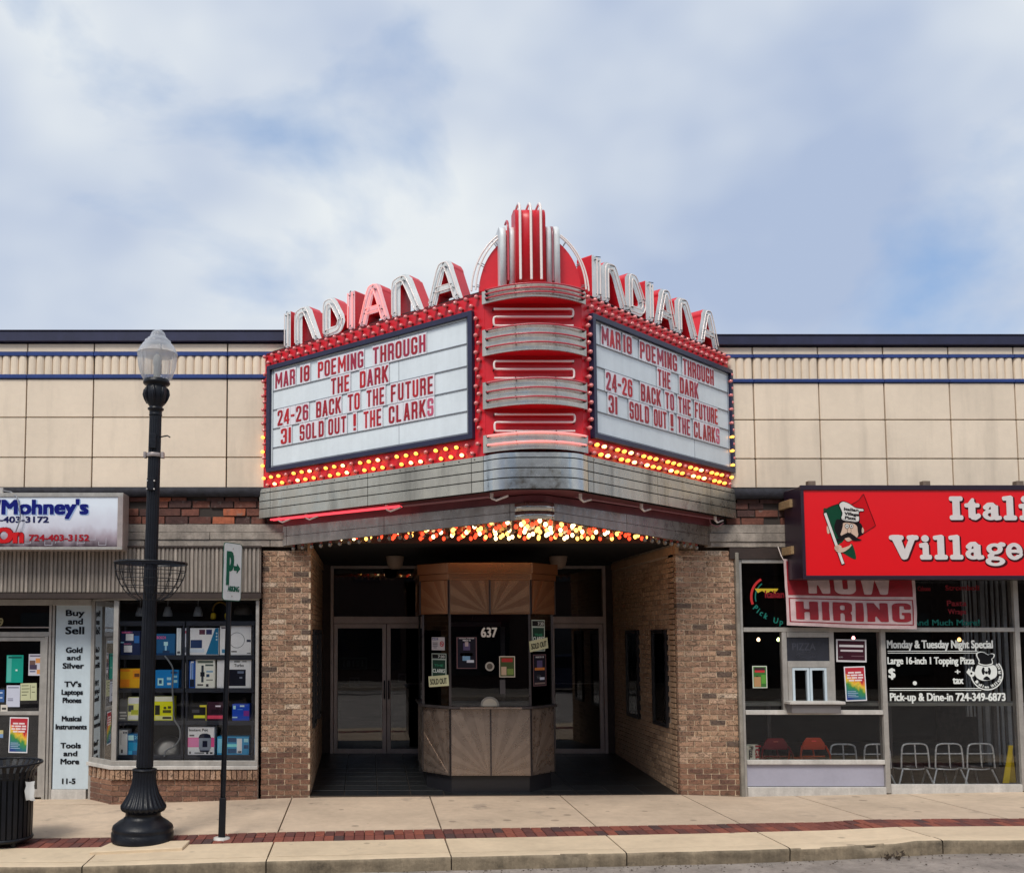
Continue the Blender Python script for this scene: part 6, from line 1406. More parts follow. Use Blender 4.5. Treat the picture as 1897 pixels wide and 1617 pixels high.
for k in range(26):    # printed circuit-like outline pattern along the lower part of the panel
    u = ux0 + .2 + k * (ux1 - ux0 - .3) / 26; v = uz0 + .02 + .045 * ((k * 7) % 5) / 4 * 2; w2 = .09
    mb.box(u, u + w2, v, v + .006, 0, .001); mb.box(u, u + .006, v - .02 if v - .02 > uz0 else v, v + .05, 0, .0015); mb.box(u + w2, u + w2 + .006, v, v + .08 + .02 * (k % 3), 0, .0018)
tag(mb.build('printed_pattern', flat(176, 172, 182), ss, fs), kind='stuff')
bx('junction_box', at(-2, 909, -.1).x, at(6.5, 909, -.1).x, -.12, -.08, at(3, 914, -.1).z, at(3, 904, -.1).z, m_alu_w, ss)
P = [at(6, 909, -.12), at(20, 911, -.3), at(31, 920, -.40), at(36, 938, -.41), at(38, 958, -.41), at(34, 972, -.41), at(29, 985, -.40)]
mb = MB(); mb.tube([tuple(p) for p in catmull([tuple(p) for p in P], 4, False)] if False else P, .009, 6); mb.build('cable', m_rail, ss)
# ------------------------------------------------------------------ pizza shop front on the right
YZ = .02
pz = thing('pizza_shop_front', (6.6, YZ, .05), 'aluminium framed pizza shop window wall right of the theatre', 'shop front')
X_ = lambda px, py=1270: at(px, py, YZ).x
Z_ = lambda py, px=1640: at(px, py, YZ).z
zbot, ztop = Z_(1474), Z_(1036)
bx('weathered_jamb', WR + at(1366, 1250).x - WR + .0, X_(1372), YZ - .06, YZ + .2, zb(4.8) - .05, Z_(1024), m_jamb, pz, .006)
xj = X_(1372)
bx('frame_post', xj + .002, xj + .045, YZ - .02, YZ + .06, zb(4.9) - .02, ztop, m_alu, pz)
bx('head_board', at(1350, 1018).x, X1B, -.03, .3, Z_(1036) + .002, at(1420, 1014).z - .004, m_dkbrown, pz); bx('head_rail', xj + .045, X1B, YZ - .03, YZ + .06, ztop - .05, ztop, m_alu, pz)
xm1 = X_(1637); xm2 = X_(1887)
for xm_ in (xm1, xm2): bx('frame_post', xm_ - .03, xm_ + .03, YZ - .03, YZ + .08, zb(xm_) + .01, ztop - .052, m_alu, pz)
x_a = xj + .047
zt0_, zt1_ = Z_(1170), Z_(1162)
bx('transom', x_a, xm1 - .032, YZ - .025, YZ + .06, zt0_, zt1_, m_alu, pz); bx('transom', xm1 + .032, xm2 - .032, YZ - .025, YZ + .06, zt0_, zt1_, m_alu, pz); bx('transom', xm2 + .032, X1B, YZ - .025, YZ + .06, zt0_, zt1_, m_alu, pz)
zr0, zr1 = Z_(1323), Z_(1315); zq0, zq1 = Z_(1415), Z_(1407)
bx('transom', x_a, xm1 - .032, YZ - .03, YZ + .06, zr0, zr1, m_alu_w, pz); bx('transom', x_a, xm1 - .032, YZ - .03, YZ + .06, zq0, zq1, m_alu_w, pz)
bx('lower_panel', x_a, xm1 - .032, YZ + .01, YZ + .05, Z_(1456), zq0 - .002, mat('lavender_panel', srgb(164, 163, 178), .4, var=.05, bump=.03), pz, .002)
bx('base_board', x_a, xm1 - .032, YZ - .035, YZ + .05, zb(5.6) - .03, Z_(1457), m_alu_w, pz); bx('base_board', xm1 + .032, xm2 - .032, YZ - .035, YZ + .05, zb(7) - .03, Z_(1452), m_alu_w, pz)
bx('base_board', xm2 + .032, X1B, YZ - .035, YZ + .05, zb(9) - .03, Z_(1452), m_alu_w, pz)
xk0, xk1, xk2 = X_(1453.5, 1240), X_(1541, 1240), 0
bx('mullion', xk0 - .03, xk0 + .03, YZ - .02, YZ + .06, zr1, zt0_, m_alu, pz); bx('mullion', xk1 - .03, xk1 + .03, YZ - .02, YZ + .06, zr1, zt0_, m_alu, pz)
def pane(x0, x1, z0, z1, m=None): return bx('pane', x0, x1, YZ + .015, YZ + .021, z0, z1, m or m_glass, pz, 0)
pane(x_a, xm1 - .032, zt1_, ztop - .05); pane(xm1 + .032, xm2 - .032, zt1_, ztop - .05); pane(xm2 + .032, X1B, zt1_, ztop - .05)
pane(x_a, xk0 - .03, zr1, zt0_); pane(xk1 + .03, xm1 - .032, zr1, zt0_); pane(x_a, xm1 - .032, zq1, zr0)
pane(xm1 + .032, xm2 - .032, Z_(1452), zt0_); pane(xm2 + .032, X1B, Z_(1452), zt0_)
# service window between the mullions
sw = tag(bpy.data.objects.new('service_window', None), 'walk up service window with chalk drawn board over two small sliding panes', 'service window'); link(sw, None, T((xk0 + xk1) / 2, YZ, zr1))
sa, sb2 = xk0 + .032, xk1 - .032
bx('board_frame', sa, sb2, YZ - .03, YZ + .05, Z_(1236), Z_(1224), m_alu, sw); bx('board_frame', sa, sb2, YZ - .03, YZ + .05, Z_(1180), zt0_ - .002, m_alu, sw)
bx('board_frame', sa, sa + .05, YZ - .03, YZ + .05, zr1, Z_(1236), m_alu, sw); bx('board_frame', sb2 - .05, sb2, YZ - .03, YZ + .05, zr1, Z_(1236), m_alu, sw)
o = bx('chalk_board', sa, sb2, YZ - .01, YZ + .02, Z_(1224), Z_(1180), mat('blackboard', srgb(34, 36, 46), .6, var=.3, vs=6), sw, 0)
fz = front(YZ - .01)
ftext('PIZZA', fz, 1468, 1511, 1204, 1191, flat(70, 72, 82), sw, .001, .0)
for cx__, cy__, a_, b_ in ((1493, 1214, .12, .04), (1493, 1214, .09, .025)):
    u0, v0 = uv(fz, cx__, cy__); mb = MB(); mb.tube([(u0 + a_ * math.cos(q), v0 + b_ * math.sin(q), .002) for q in [2 * math.pi * k / 24 for k in range(25)]], .0018, 4); mb.build('chalk_line', flat(74, 76, 86), sw, fz)
for q in range(3): u0, v0 = uv(fz, 1487 + 6 * q, 1208); mb = MB(); mb.tube([(u0, v0, .002), (u0 + .006, v0 + .015, .002), (u0 - .002, v0 + .03, .002)], .0018, 4); mb.build('chalk_line', flat(74, 76, 86), sw, fz)
for a, b in ((sa + .052, (sa + sb2) / 2 - .004), ((sa + sb2) / 2 + .004, sb2 - .052)):
    mb = MB(); z0, z1 = zr1 + .01, Z_(1237); s_ = .028; mb.box(a, a + s_, YZ - .035, YZ + .01, z0, z1); mb.box(b - s_, b, YZ - .035, YZ + .01, z0, z1); mb.box(a + s_, b - s_, YZ - .035, YZ + .01, z0, z0 + s_); mb.box(a + s_, b - s_, YZ - .035, YZ + .01, z1 - s_, z1)
    f_ = mb.build('sash', m_signw, sw, bevel=.002); mb = MB(); mb.box(a + s_, b - s_, YZ - .01, YZ - .005, z0 + s_, z1 - s_); mb.build('pane', m_glass, f_)
bx('counter_shelf', xk0 - .04, xk1 + .05, YZ - .22, YZ - .032, Z_(1302), Z_(1297), m_alu_w, sw); bx('shelf_box', xk0 + .0, xk1 + .01, YZ - .18, YZ - .032, Z_(1319), Z_(1303), mat('grey_box', srgb(112, 108, 108), .5, var=.1), sw, .004)
# interior
mb = MB(); mb.box(4.1, X1B, 6.0, 6.1, -.2, 3.3); mb.box(4.3, 4.36, .2, 6, -.2, 3.3); mb.box(4.3, X1B, .2, 6, 3.2, 3.3); mb.build('dining_room_shell', m_room, bld)
mb = MB(); mb.box(4.3, X1B, .1, 6, -.1, .04); mb.build('dining_room_floor', m_room_w, bld)
# long counter bar seen behind the glass
YI = .45
ct_ = thing('window_counter', (6.5, YI + .2, 1.0), 'long narrow pale counter running behind the pizza shop windows', 'counter')
bx('counter_edge', X_(1374) + .05, 8.6, YI - .12, YI + .2, at(1640, 1306, YI).z, at(1640, 1300, YI).z, mat('laminate_edge', srgb(120, 122, 116), .5, var=.15), ct_)
for xx in (5.3, 6.9, 8.3): bx('support', xx, xx + .05, YI + .1, YI + .15, .04, at(1640, 1308, YI).z, m_black, ct_)
m_chrome = mat('chrome_tube', srgb(206, 210, 212), .25, metal=.3, var=.06)
def stool(label, pa, pb, ptop, Y, full):
    xa, xb = at(pa, 1400, Y).x, at(pb, 1400, Y).x; zt = at((pa + pb) / 2, ptop, Y).z; xc = (xa + xb) / 2; w_ = (xb - xa) / 2
    t = thing('bar_stool', (xc, Y + .2, .04), label, 'stool', 'chrome bar stools behind the pizza shop glass')
    r = .012; zs_ = zt - .315
    mb = MB(); P = [(xc - w_, Y, zs_), (xc - w_ * .92, Y, zt - .08), (xc - w_ * .7, Y, zt - .01), (xc, Y, zt), (xc + w_ * .7, Y, zt - .01), (xc + w_ * .92, Y, zt - .08), (xc + w_, Y, zs_)]; mb.tube(catmull(P, 4, False), r, 7); mb.build('back_frame', m_chrome, t)
    for nm, a, b in (('back_bar', (xc - w_ * .95, Y, zt - .13), (xc + w_ * .95, Y, zt - .13)), ('back_spindle', (xc, Y, zt), (xc + .01, Y, zs_))): mb = MB(); mb.cyl(a, b, r * .85, 7); mb.build(nm, m_chrome, t)
    mb = MB(); mb.lathe([(w_ * .98, -.025), (w_ * 1.05, -.01), (w_ * 1.05, .02), (w_ * .9, .04), (.02, .045)], (xc, Y + w_, zs_ + .0), 20); mb.build('seat', m_black, t)
    mb = MB(); mb.tube([(xc + w_ * 1.08 * math.cos(q), Y + w_ + w_ * math.sin(q), zs_ - .02) for q in [2 * math.pi * k / 20 for k in range(20)]], .012, 6, closed=True); mb.build('seat_ring', m_chrome, t)
    for sx_, sy_ in ((-1, 0), (1, 0), (-.7, 1), (.7, 1)):
        mb = MB(); mb.cyl((xc + sx_ * w_ * .85, Y + sy_ * w_ * 1.6 + .02, zs_ - .02), (xc + sx_ * w_ * 1.35, Y + sy_ * w_ * 2 - .02, .04), r, 7); mb.build('leg', m_chrome, t)
stool('chrome bar stool behind the low window, right of the orange chair', 1537, 1587, 1378, .55, 0)
stool('chrome bar stool half hidden by the main frame post', 1600, 1650, 1378, .55, 0)
stool('leftmost whole chrome bar stool in the tall pizza window', 1669, 1721, 1377, .5, 1)
stool('middle chrome bar stool in the tall pizza window', 1732, 1784, 1377, .5, 1)
stool('rightmost chrome bar stool in the tall pizza window, in front of the pale blinds', 1791, 1842, 1377, .5, 1)
def chair(label, pa, pb, ptop, col, Y=.5):
    xa, xb = at(pa, 1390, Y).x, at(pb, 1390, Y).x; zt = at((pa + pb) / 2, ptop, Y).z; w_ = xb - xa
    t = thing('plastic_chair', ((xa + xb) / 2, Y + .2, .04), label, 'chair'); m_ = flat(*col)
    fr = front(Y, xa, 0)
    zl_ = at(pa, 1388, Y).z
    mb = MB(); mb.poly([(.0, zl_), (.0, zt - .075), (.055, zt), (w_ - .055, zt), (w_, zt - .075), (w_, zl_)], -.012, .012); mb.build('backrest', m_, t, fr, bevel=.006)
    mb = MB(); mb.poly([(w_ * .4, zt - .05), (w_ * .4, zt - .035), (w_ * .6, zt - .035), (w_ * .6, zt - .05)], .0125, .014); mb.build('hand_slot', flat(min(255, col[0] + 60), 90, 80), t, fr)
    for s in (0, 1):
        x0_ = -.008 if s == 0 else w_ + .008; x1_ = -.05 if s == 0 else w_ + .11
        mb = MB(); mb.tube([(x0_, zt - .1, 0), (x0_ + (x1_ - x0_) * .5, zl_ - .06, .01), (x1_, .04, .02)], .014, 6); mb.build('leg', m_, t, fr)
        mb = MB(); mb.tube([(x0_, zl_ - .02, -.36), (x1_, .04, -.4)], .014, 6); mb.build('leg', m_, t, fr)
    mb = MB(); mb.cyl((0, zl_ - .09, 0), (w_, zl_ - .09, 0), .012, 6); mb.build('cross_rail', m_, t, fr)
    mb = MB(); mb.box(.0, w_, zl_ - .16, zl_ - .14, -.38, 0); mb.build('seat', m_, t, fr, bevel=.006)
chair('dark red plastic chair behind the low pizza window', 1415, 1459, 1367, (122, 30, 40)); chair('bright orange red plastic chair behind the low pizza window', 1487, 1528, 1366, (206, 74, 44))
o = sheet('cardboard_sign', 'small white box lettered Ital standing in the left corner of the low window', 'box', 1375, 1378, 1402, 1409, .12, flat(196, 196, 182), None, [(.02, .02, .5, .06, (130, 150, 130)), (.04, .3, .1, .9, (60, 60, 60)), (.32, .3, .38, .9, (60, 60, 60))], (), th=.06)
u0, v0 = uv(front(.055), 1399, 1380); text('Ital', front(.055), u0 + .0, u0 + .2, v0, .07, flat(140, 24, 40), o, 'lettering', n=.003, rot=-math.pi / 2)
u0, v0 = uv(front(.055), 1388, 1382); text('Pizza', front(.055), u0, u0 + .14, v0, .05, flat(60, 56, 56), o, 'lettering', n=.003, rot=-math.pi / 2)
# yellow wet floor board standing by the frame
Yy = .3; ws = thing('caution_board', (at(1873, 1450, Yy).x, Yy, .05), 'yellow folding caution board leaning inside the tall pizza window', 'floor sign')
m_yel = flat(226, 196, 20)
for a, b, c, d in ((1872, 1380, 1862, 1450), (1875, 1381, 1880, 1450)):
    p0, p1 = at(a, b, Yy), at(c, d, Yy); f = frame((p0.x, Yy, p0.z), (1, 0, 0), (0, -1, 0)); 
    mb = MB(); mb.poly([(-.02, 0), (.03, 0), (p1.x - p0.x + .05, p1.z - p0.z), (p1.x - p0.x - .03, p1.z - p0.z)], -.01, .01); mb.build('board', m_yel if a == 1872 else flat(190, 160, 16), ws, f if a == 1872 else f @ T(0, 0, -.05), bevel=.003)
# vertical blinds
bt = thing('vertical_blinds', (at(1835, 1300, .9).x, .95, .3), 'pale grey vertical blind strips hanging at the right of the tall pizza window', 'blinds')
m_blind = mat('blind_fabric', srgb(120, 126, 130), .7, var=.2, vs=3, rnd=.3, streak=.2)
for px, wpx in ((1793, 3), (1800, 5), (1808, 3), (1815, 7), (1825, 8), (1838, 4), (1848, 5), (1857, 5), (1866, 6), (1873, 4)):
    p = at(px, 1300, .9); w_ = wpx / 135; mb = MB(); mb.box(p.x, p.x + w_, .9 + random.uniform(0, .05), .905 + .05, .3 if px > 1812 else .95, 3.0); mb.build('blind_slat', m_blind, bt)
# festoon bulbs, ceiling strip light
for k, (px, py, lb, c) in enumerate(((1405, 1185, 'small warm festoon bulb high in the left pizza window', (1, .7, .4)), (1442, 1185, 'small greenish festoon bulb beside the service window', (.8, 1, .4)), (1581, 1182, 'small pink festoon bulb above the dark red notice', (1, .4, .4)), (1777, 1185, 'small orange festoon bulb above the white price lettering', (1, .5, .15)))):
    p = at(px, py, .15); mb = MB(); mb.lathe([(.006, .03), (.012, .025), (.022, .005), (.018, -.012), (.004, -.02)][::-1], (p.x, .15, p.z), 10); tag(mb.build('festoon_bulb', mat('lit_bulb_small_%d' % k, c, .4, var=0, bump=0, emit=3, ecol=c)), lb, 'light bulb', 'festoon bulbs in the pizza windows')
# posters inside the glass (taped just outside so they read clearly)
YQ = YZ + .008
sheet('film_poster', 'small green and red poster in the left pizza window', 'poster', 1394, 1233, 1421, 1274, YQ, flat(206, 210, 196), None, [(.06, .04, .94, .96, (62, 110, 54)), (.14, .08, .86, .2, (60, 40, 46)), (.16, .2, .84, .3, (190, 50, 56)), (.1, .5, .56, .94, (176, 136, 96)), (.3, .55, .5, .75, (220, 196, 160)), (.6, .4, .9, .8, (90, 150, 60)), (.24, .46, .4, .56, (40, 30, 26))])
sheet('notice_board', 'dark red notice with white text right of the service window', 'notice', 1549, 1184, 1605, 1226, YQ, flat(206, 204, 206), None, [(.05, .06, .95, .92, (60, 22, 36)), (.1, .24, .9, .34, (214, 208, 210)), (.14, .46, .88, .54, (206, 196, 200)), (.5, .72, .9, .75, (120, 90, 100)), (.08, .76, .22, .82, (190, 180, 186))], rot=-.02)
rainbow_poster('rainbow coloured poster in the window right of the service hatch', 1565, 1234, 1604, 1298, YQ, .03)
# window lettering
fw2 = front(YZ + .0145)
WC = flat(224, 228, 224)
def wtext(s, a, b, yb, yt, m=WC, bold=.035, **k): return ftext(s, fw2, a, b, yb, yt, m, pz, .0, bold, **k)
wtext('Monday & Tuesday Night Special', 1643, 1839.5, 1200, 1186); wtext('Large 16-inch 1 Topping Pizza', 1644, 1805.5, 1229.5, 1217); wtext('$', 1646, 1659, 1255, 1238); wtext('+', 1769, 1779, 1249, 1239); wtext('tax', 1765, 1785, 1266, 1253); wtext('Pick-up & Dine-in 724-349-6873', 1648.5, 1863, 1297.5, 1283.5)
def wline(a, b, y0, y1):
    u0, v0 = uv(fw2, a, y1); u1, v1 = uv(fw2, b, y0); mb = MB(); mb.box(u0, u1, v0, v1, 0, .001); mb.build('painted_line', WC, pz, fw2)
wline(1644.5, 1811, 1205, 1206.3); wline(1644.5, 1809, 1208.5, 1209.8); wline(1648, 1815, 1274, 1275.3); wline(1648, 1818, 1277.5, 1278.8)
def disc(cx, cy, r, m, n=0, par=pz, f=fw2, nm='painted_dot', asp=1.0, k=20):
    u0, v0 = uv(f, cx, cy); s = r / (F / (DIST + YZ)); mb = MB(); mb.poly([(u0 + s * math.cos(2 * math.pi * i / k), v0 + s * asp * math.sin(2 * math.pi * i / k)) for i in range(k)], 0, .001); return mb.build(nm, m, par, f @ T(0, 0, n))
disc(1694.7, 1265, 3.8, WC)
# round chef emblem on the glass; coordinates are its own drawing units
lx, ly = uv(fw2, 1828, 1247.5); ps_ = (DIST + YZ) / F
def L2(pts, zoom=3.593, ox=1600, oy=1050): return [uv(fw2, ox + x / zoom, oy + y / zoom) for x, y in pts]
DK = flat(16, 16, 20)
ring = [(r * ps_ * math.cos(a), r * ps_ * math.sin(a)) for r in (30.5, 28.3) for a in [R(-205 + 245 * k / 40) for k in range(41)]]
mb = MB(); mb.add([(lx + p[0], ly + p[1], .001) for p in ring], [(i, i + 1, 41 + i + 1, 41 + i)[::-1] for i in range(40)]); mb.build('emblem_ring', WC, pz, fw2)
def arctext(s, cx, cy, r, a0, a1, cap, m, par, f, n=0, bold=.04):
    for i, ch in enumerate(s):
        if ch == ' ': continue
        a = a0 + (a1 - a0) * i / (len(s) - 1); u = cx + r * math.cos(a); v = cy + r * math.sin(a)
        text(ch, f, u, u + cap * .8 * (.45 if ch in 'lit' else 1), v, cap, m, par, 'lettering', n=n, bold=bold, rot=a + math.pi / 2)
arctext('Italian Village Pizza', lx, ly, 26.5 * ps_, R(-148), R(36), .034, WC, pz, fw2)
hat = L2([(765, 625), (748, 590), (752, 570), (775, 562), (800, 566), (830, 582), (850, 574), (872, 582), (866, 604), (855, 612), (858, 645), (810, 656), (765, 645)])
flatpoly(hat, fw2, .0, WC, pz, 'emblem_hat'); hat2 = [(Vector(p) - Vector(hat[0])) * .9 for p in hat]
c_ = sum((Vector(p) for p in hat), Vector((0, 0))) / len(hat); flatpoly([tuple(c_ + (Vector(p) - c_) * .86) for p in hat], fw2, .002, DK, pz, 'emblem_hat_inside')
flatpoly(L2([(748, 670), (762, 652), (810, 662), (860, 652), (882, 668), (888, 700), (880, 730), (850, 748), (812, 756), (775, 750), (748, 730), (740, 700)]), fw2, .0, WC, pz, 'emblem_head')
for pts in ([(790, 672), (800, 668), (806, 690), (800, 715), (790, 712), (784, 690)], [(828, 672), (836, 670), (846, 690), (842, 712), (832, 716), (826, 700)], [(795, 745), (818, 726), (842, 746), (818, 752)]): flatpoly(L2(pts), fw2, .002, DK, pz, 'emblem_feature')
disc(1600 + 816 / 3.593, 1050 + 702 / 3.593, 2.6, DK, .002, nm='emblem_nose'); 
for x in (806, 824): disc(1600 + x / 3.593, 1050 + 684 / 3.593, 1.5, WC, .0032, nm='emblem_eye')
flatpoly(L2([(690, 690), (700, 674), (708, 690), (716, 672), (722, 692), (738, 700), (736, 722), (716, 732), (698, 716), (684, 700)]), fw2, .0, WC, pz, 'emblem_hand'); disc(1600 + 716 / 3.593, 1050 + 708 / 3.593, 2.0, DK, .002, nm='emblem_hand_hole')
# lettering on the upper panes
TE = flat(30, 112, 100); DR = flat(128, 30, 40)
for s, a, b, yb, yt, m in (('Stromboli', 1751, 1814, 1093, 1084, DR), ('Calzone', 1700, 1724, 1094, 1086, DR), ('Pasta', 1754, 1791, 1122, 1112, DR), ('Wraps', 1756, 1790, 1137, 1128, DR), ('And Much More!', 1690, 1815, 1158, 1147.5, TE), ('Italian', 1417, 1453, 1107, 1094, DR)): wtext(s, a, b, yb, yt, m, .03)
lx2, ly2 = uv(fw2, 1430, 1106)
def arc(cx, cy, r, a0, a1, w_, m, nm): mb = MB(); P = [(cx + q * math.cos(a), cy + q * math.sin(a), .001) for q in (r, r - w_) for a in [a0 + (a1 - a0) * k / 20 for k in range(21)]]; mb.add(P, [(i, 21 + i, 22 + i, i + 1) for i in range(20)]); mb.build(nm, m, pz, fw2)
arc(lx2, ly2, .28, R(120), R(200), .03, flat(190, 50, 50), 'painted_arc'); arc(lx2, ly2, .22, R(125), R(195), .015, TE, 'painted_arc')
flatpoly([uv(fw2, *p) for p in ((1398, 1090), (1420, 1090), (1442, 1090), (1436, 1099), (1428, 1094), (1420, 1100), (1412, 1094), (1404, 1098))], fw2, .0, flat(200, 176, 50), pz, 'painted_emblem', smooth=False)
for i, (ch, px, py, rt) in enumerate((('P', 1394, 1127, -.75), ('i', 1401, 1134, -.65), ('c', 1406, 1138, -.55), ('k', 1414, 1144, -.45), ('U', 1432, 1153, -.2), ('p', 1444, 1156, -.1))):
    u, v = uv(fw2, px, py); text(ch, fw2, u, None, v, .07, TE, pz, 'lettering', n=0, bold=.03, rot=rt)
# ------------------------------------------------------------------ NOW HIRING banner
YH = -.14
m_bw = mat('banner_white', srgb(206, 180, 180), .6, var=.12, vs=9, bump=.2, dirt=((.25, .1, .1), .34, 22)); m_br = mat('banner_red', srgb(150, 24, 38), .55, var=.16, vs=8, bump=.3, dirt=((.5, .3, .3), .27, 26))
bn = thing('hiring_banner', (at(1575, 1100, YH).x, YH, at(1575, 1160, YH).z), 'crinkled red and white banner reading NOW HIRING hung under the pizza sign', 'banner')
def bpos(s, t):      # s across, t down
    tl, tr, bl_, br_ = at(1453, 1035, YH), at(1692, 1035, YH), at(1458, 1157, YH), at(1698, 1165, YH)
    p = tl.lerp(tr, s).lerp(bl_.lerp(br_, s), t); y = YH + .02 * math.sin(s * 11 + t * 2) + .012 * mn.noise(Vector((s * 9, t * 6, 1))) + .02 * math.cos(t * 4)
    return Vector((p.x, y, p.z - .012 * math.sin(s * math.pi) * t - .02 * t * max(0, .25 - s)))
def bsheet(nm, s0, s1, t0, t1, m, off, ns=40, nt_=14):
    mb = MB()
    for j in range(nt_ + 1):
        for i in range(ns + 1):
            p = bpos(s0 + (s1 - s0) * i / ns, t0 + (t1 - t0) * j / nt_); mb.v.append((p.x, p.y - off, p.z))
    for j in range(nt_):
        for i in range(ns): a = j * (ns + 1) + i; mb.f.append((a, a + ns + 1, a + ns + 2, a + 1)); mb.sm.append(True)
    return mb.build(nm, m, bn)
bsheet('cloth', 0, 1, 0, 1, m_bw, 0); bsheet('red_field', .02, .975, .03, .545, m_br, .002)
for s0, s1, t0, t1 in ((.02, .975, .585, .60), (.02, .975, .935, .95)): bsheet('border_line', s0, s1, t0, t1, m_br, .002, 40, 1)
for s0, s1 in ((.02, .03), (.965, .975)): bsheet('border_line', s0, s1, .6, .935, m_br, .002, 1, 10)
def bletter(ch, s0, s1, t0, t1, m, off=.004):      # letters follow the folds of the cloth
    ops, bd, W_ = goth(ch, .19 if ch != 'W' else .15, .5); vs, fs, _sg = glyph(ops, *bd, step=.04, merge=False)
    vs = [Vector((p[0], p[1], 0)) for p in vs]; x0, x1, y0, y1 = 0, W_, 0, 1
    me = bpy.data.meshes.new('letter'); me.from_pydata([(v.x, v.y, 0) for v in vs], [], fs)
    bm = bmesh.new(); bm.from_mesh(me)
    for v in bm.verts:
        s = s0 + (s1 - s0) * (v.co.x - x0) / (x1 - x0); t = t1 - (t1 - t0) * (v.co.y - y0) / (y1 - y0); p = bpos(s, t); v.co = (p.x, p.y - off, p.z)
    bm.to_mesh(me); bm.free(); me.materials.append(m); o = bpy.data.objects.new('letter', me); link(o, bn, Matrix.Identity(4))
for ch, a, b in (('N', .175, .335), ('O', .37, .545), ('W', .565, .83)): bletter(ch, a, b, .08, .515, m_bw)
for ch, a, b in (('H', .07, .235), ('I', .262, .32), ('R', .348, .505), ('I', .534, .594), ('N', .62, .775), ('G', .803, .952)): bletter(ch, a, b, .635, .905, m_br)
mb = MB(); mb.tube([tuple(bpos(.0, .02)), tuple(bpos(0, .02) + Vector((-.03, 0, .06))), tuple(bpos(0, 0) + Vector((-.05, .04, .16)))], .006, 5); mb.build('tie', m_neon, bn)
# ------------------------------------------------------------------ pizza sign
YS2 = -.52
sg = thing('pizza_sign', (at(1900, 980, YS2).x, -.3, at(1600, 1068, YS2).z), 'big red box sign reading Italian Village Pizza with chef emblem', 'sign')
gx0, gz1, gz0 = at(1490, 985, YS2).x, at(1690, 908, YS2).z, at(1690, 1066, YS2).z; gx1 = 10.6
m_sblk = mat('sign_case_black', srgb(38, 24, 40), .35, var=.15, bump=.03); m_sred = mat('sign_red', srgb(226, 16, 26), .3, var=.02, vs=1, bump=0)
bx('sign_case', gx0 - .035, gx1, YS2 + .012, -.06, gz0 - .035, gz1 + .05, m_sblk, sg, .006)
for a, b, c, d in ((gx0 - .04, gx1, gz1, gz1 + .06), (gx0 - .04, gx1, gz0 - .045, gz0), (gx0 - .04, gx0, gz0, gz1)): bx('sign_frame', a, b, YS2 - .02, YS2 + .012, c, d, m_sblk, sg, .004)
bx('sign_face', gx0, gx1, YS2, YS2 + .012, gz0, gz1, m_sred, sg, 0)
for px in (1503, 1715, 1888):
    p = at(px, 893, -.48); bx('hanger', p.x - .045, p.x + .045, -.50, -.42, gz1 + .052, gz1 + .12, mat('hanger_steel_%d' % px, srgb(112, 96, 84), .7, var=.3), sg); bx('hanger_arm', p.x - .012, p.x + .012, -.418, -.0, gz1 + .06, gz1 + .09, m_jamb, sg)
for px, py in ((1465, 934), (1468, 1020)):
    p = at(px, py, -.2); bx('bracket', p.x - .06, p.x + .1, -.3, .02, p.z - .05, p.z + .05, mat('timber_block_%d' % py, srgb(150, 124, 90), .8, var=.3, bump=.5), sg)
fS = front(YS2)
C2 = lambda X, Y: (1340 + X / 3.406, 880 + Y / 3.406)
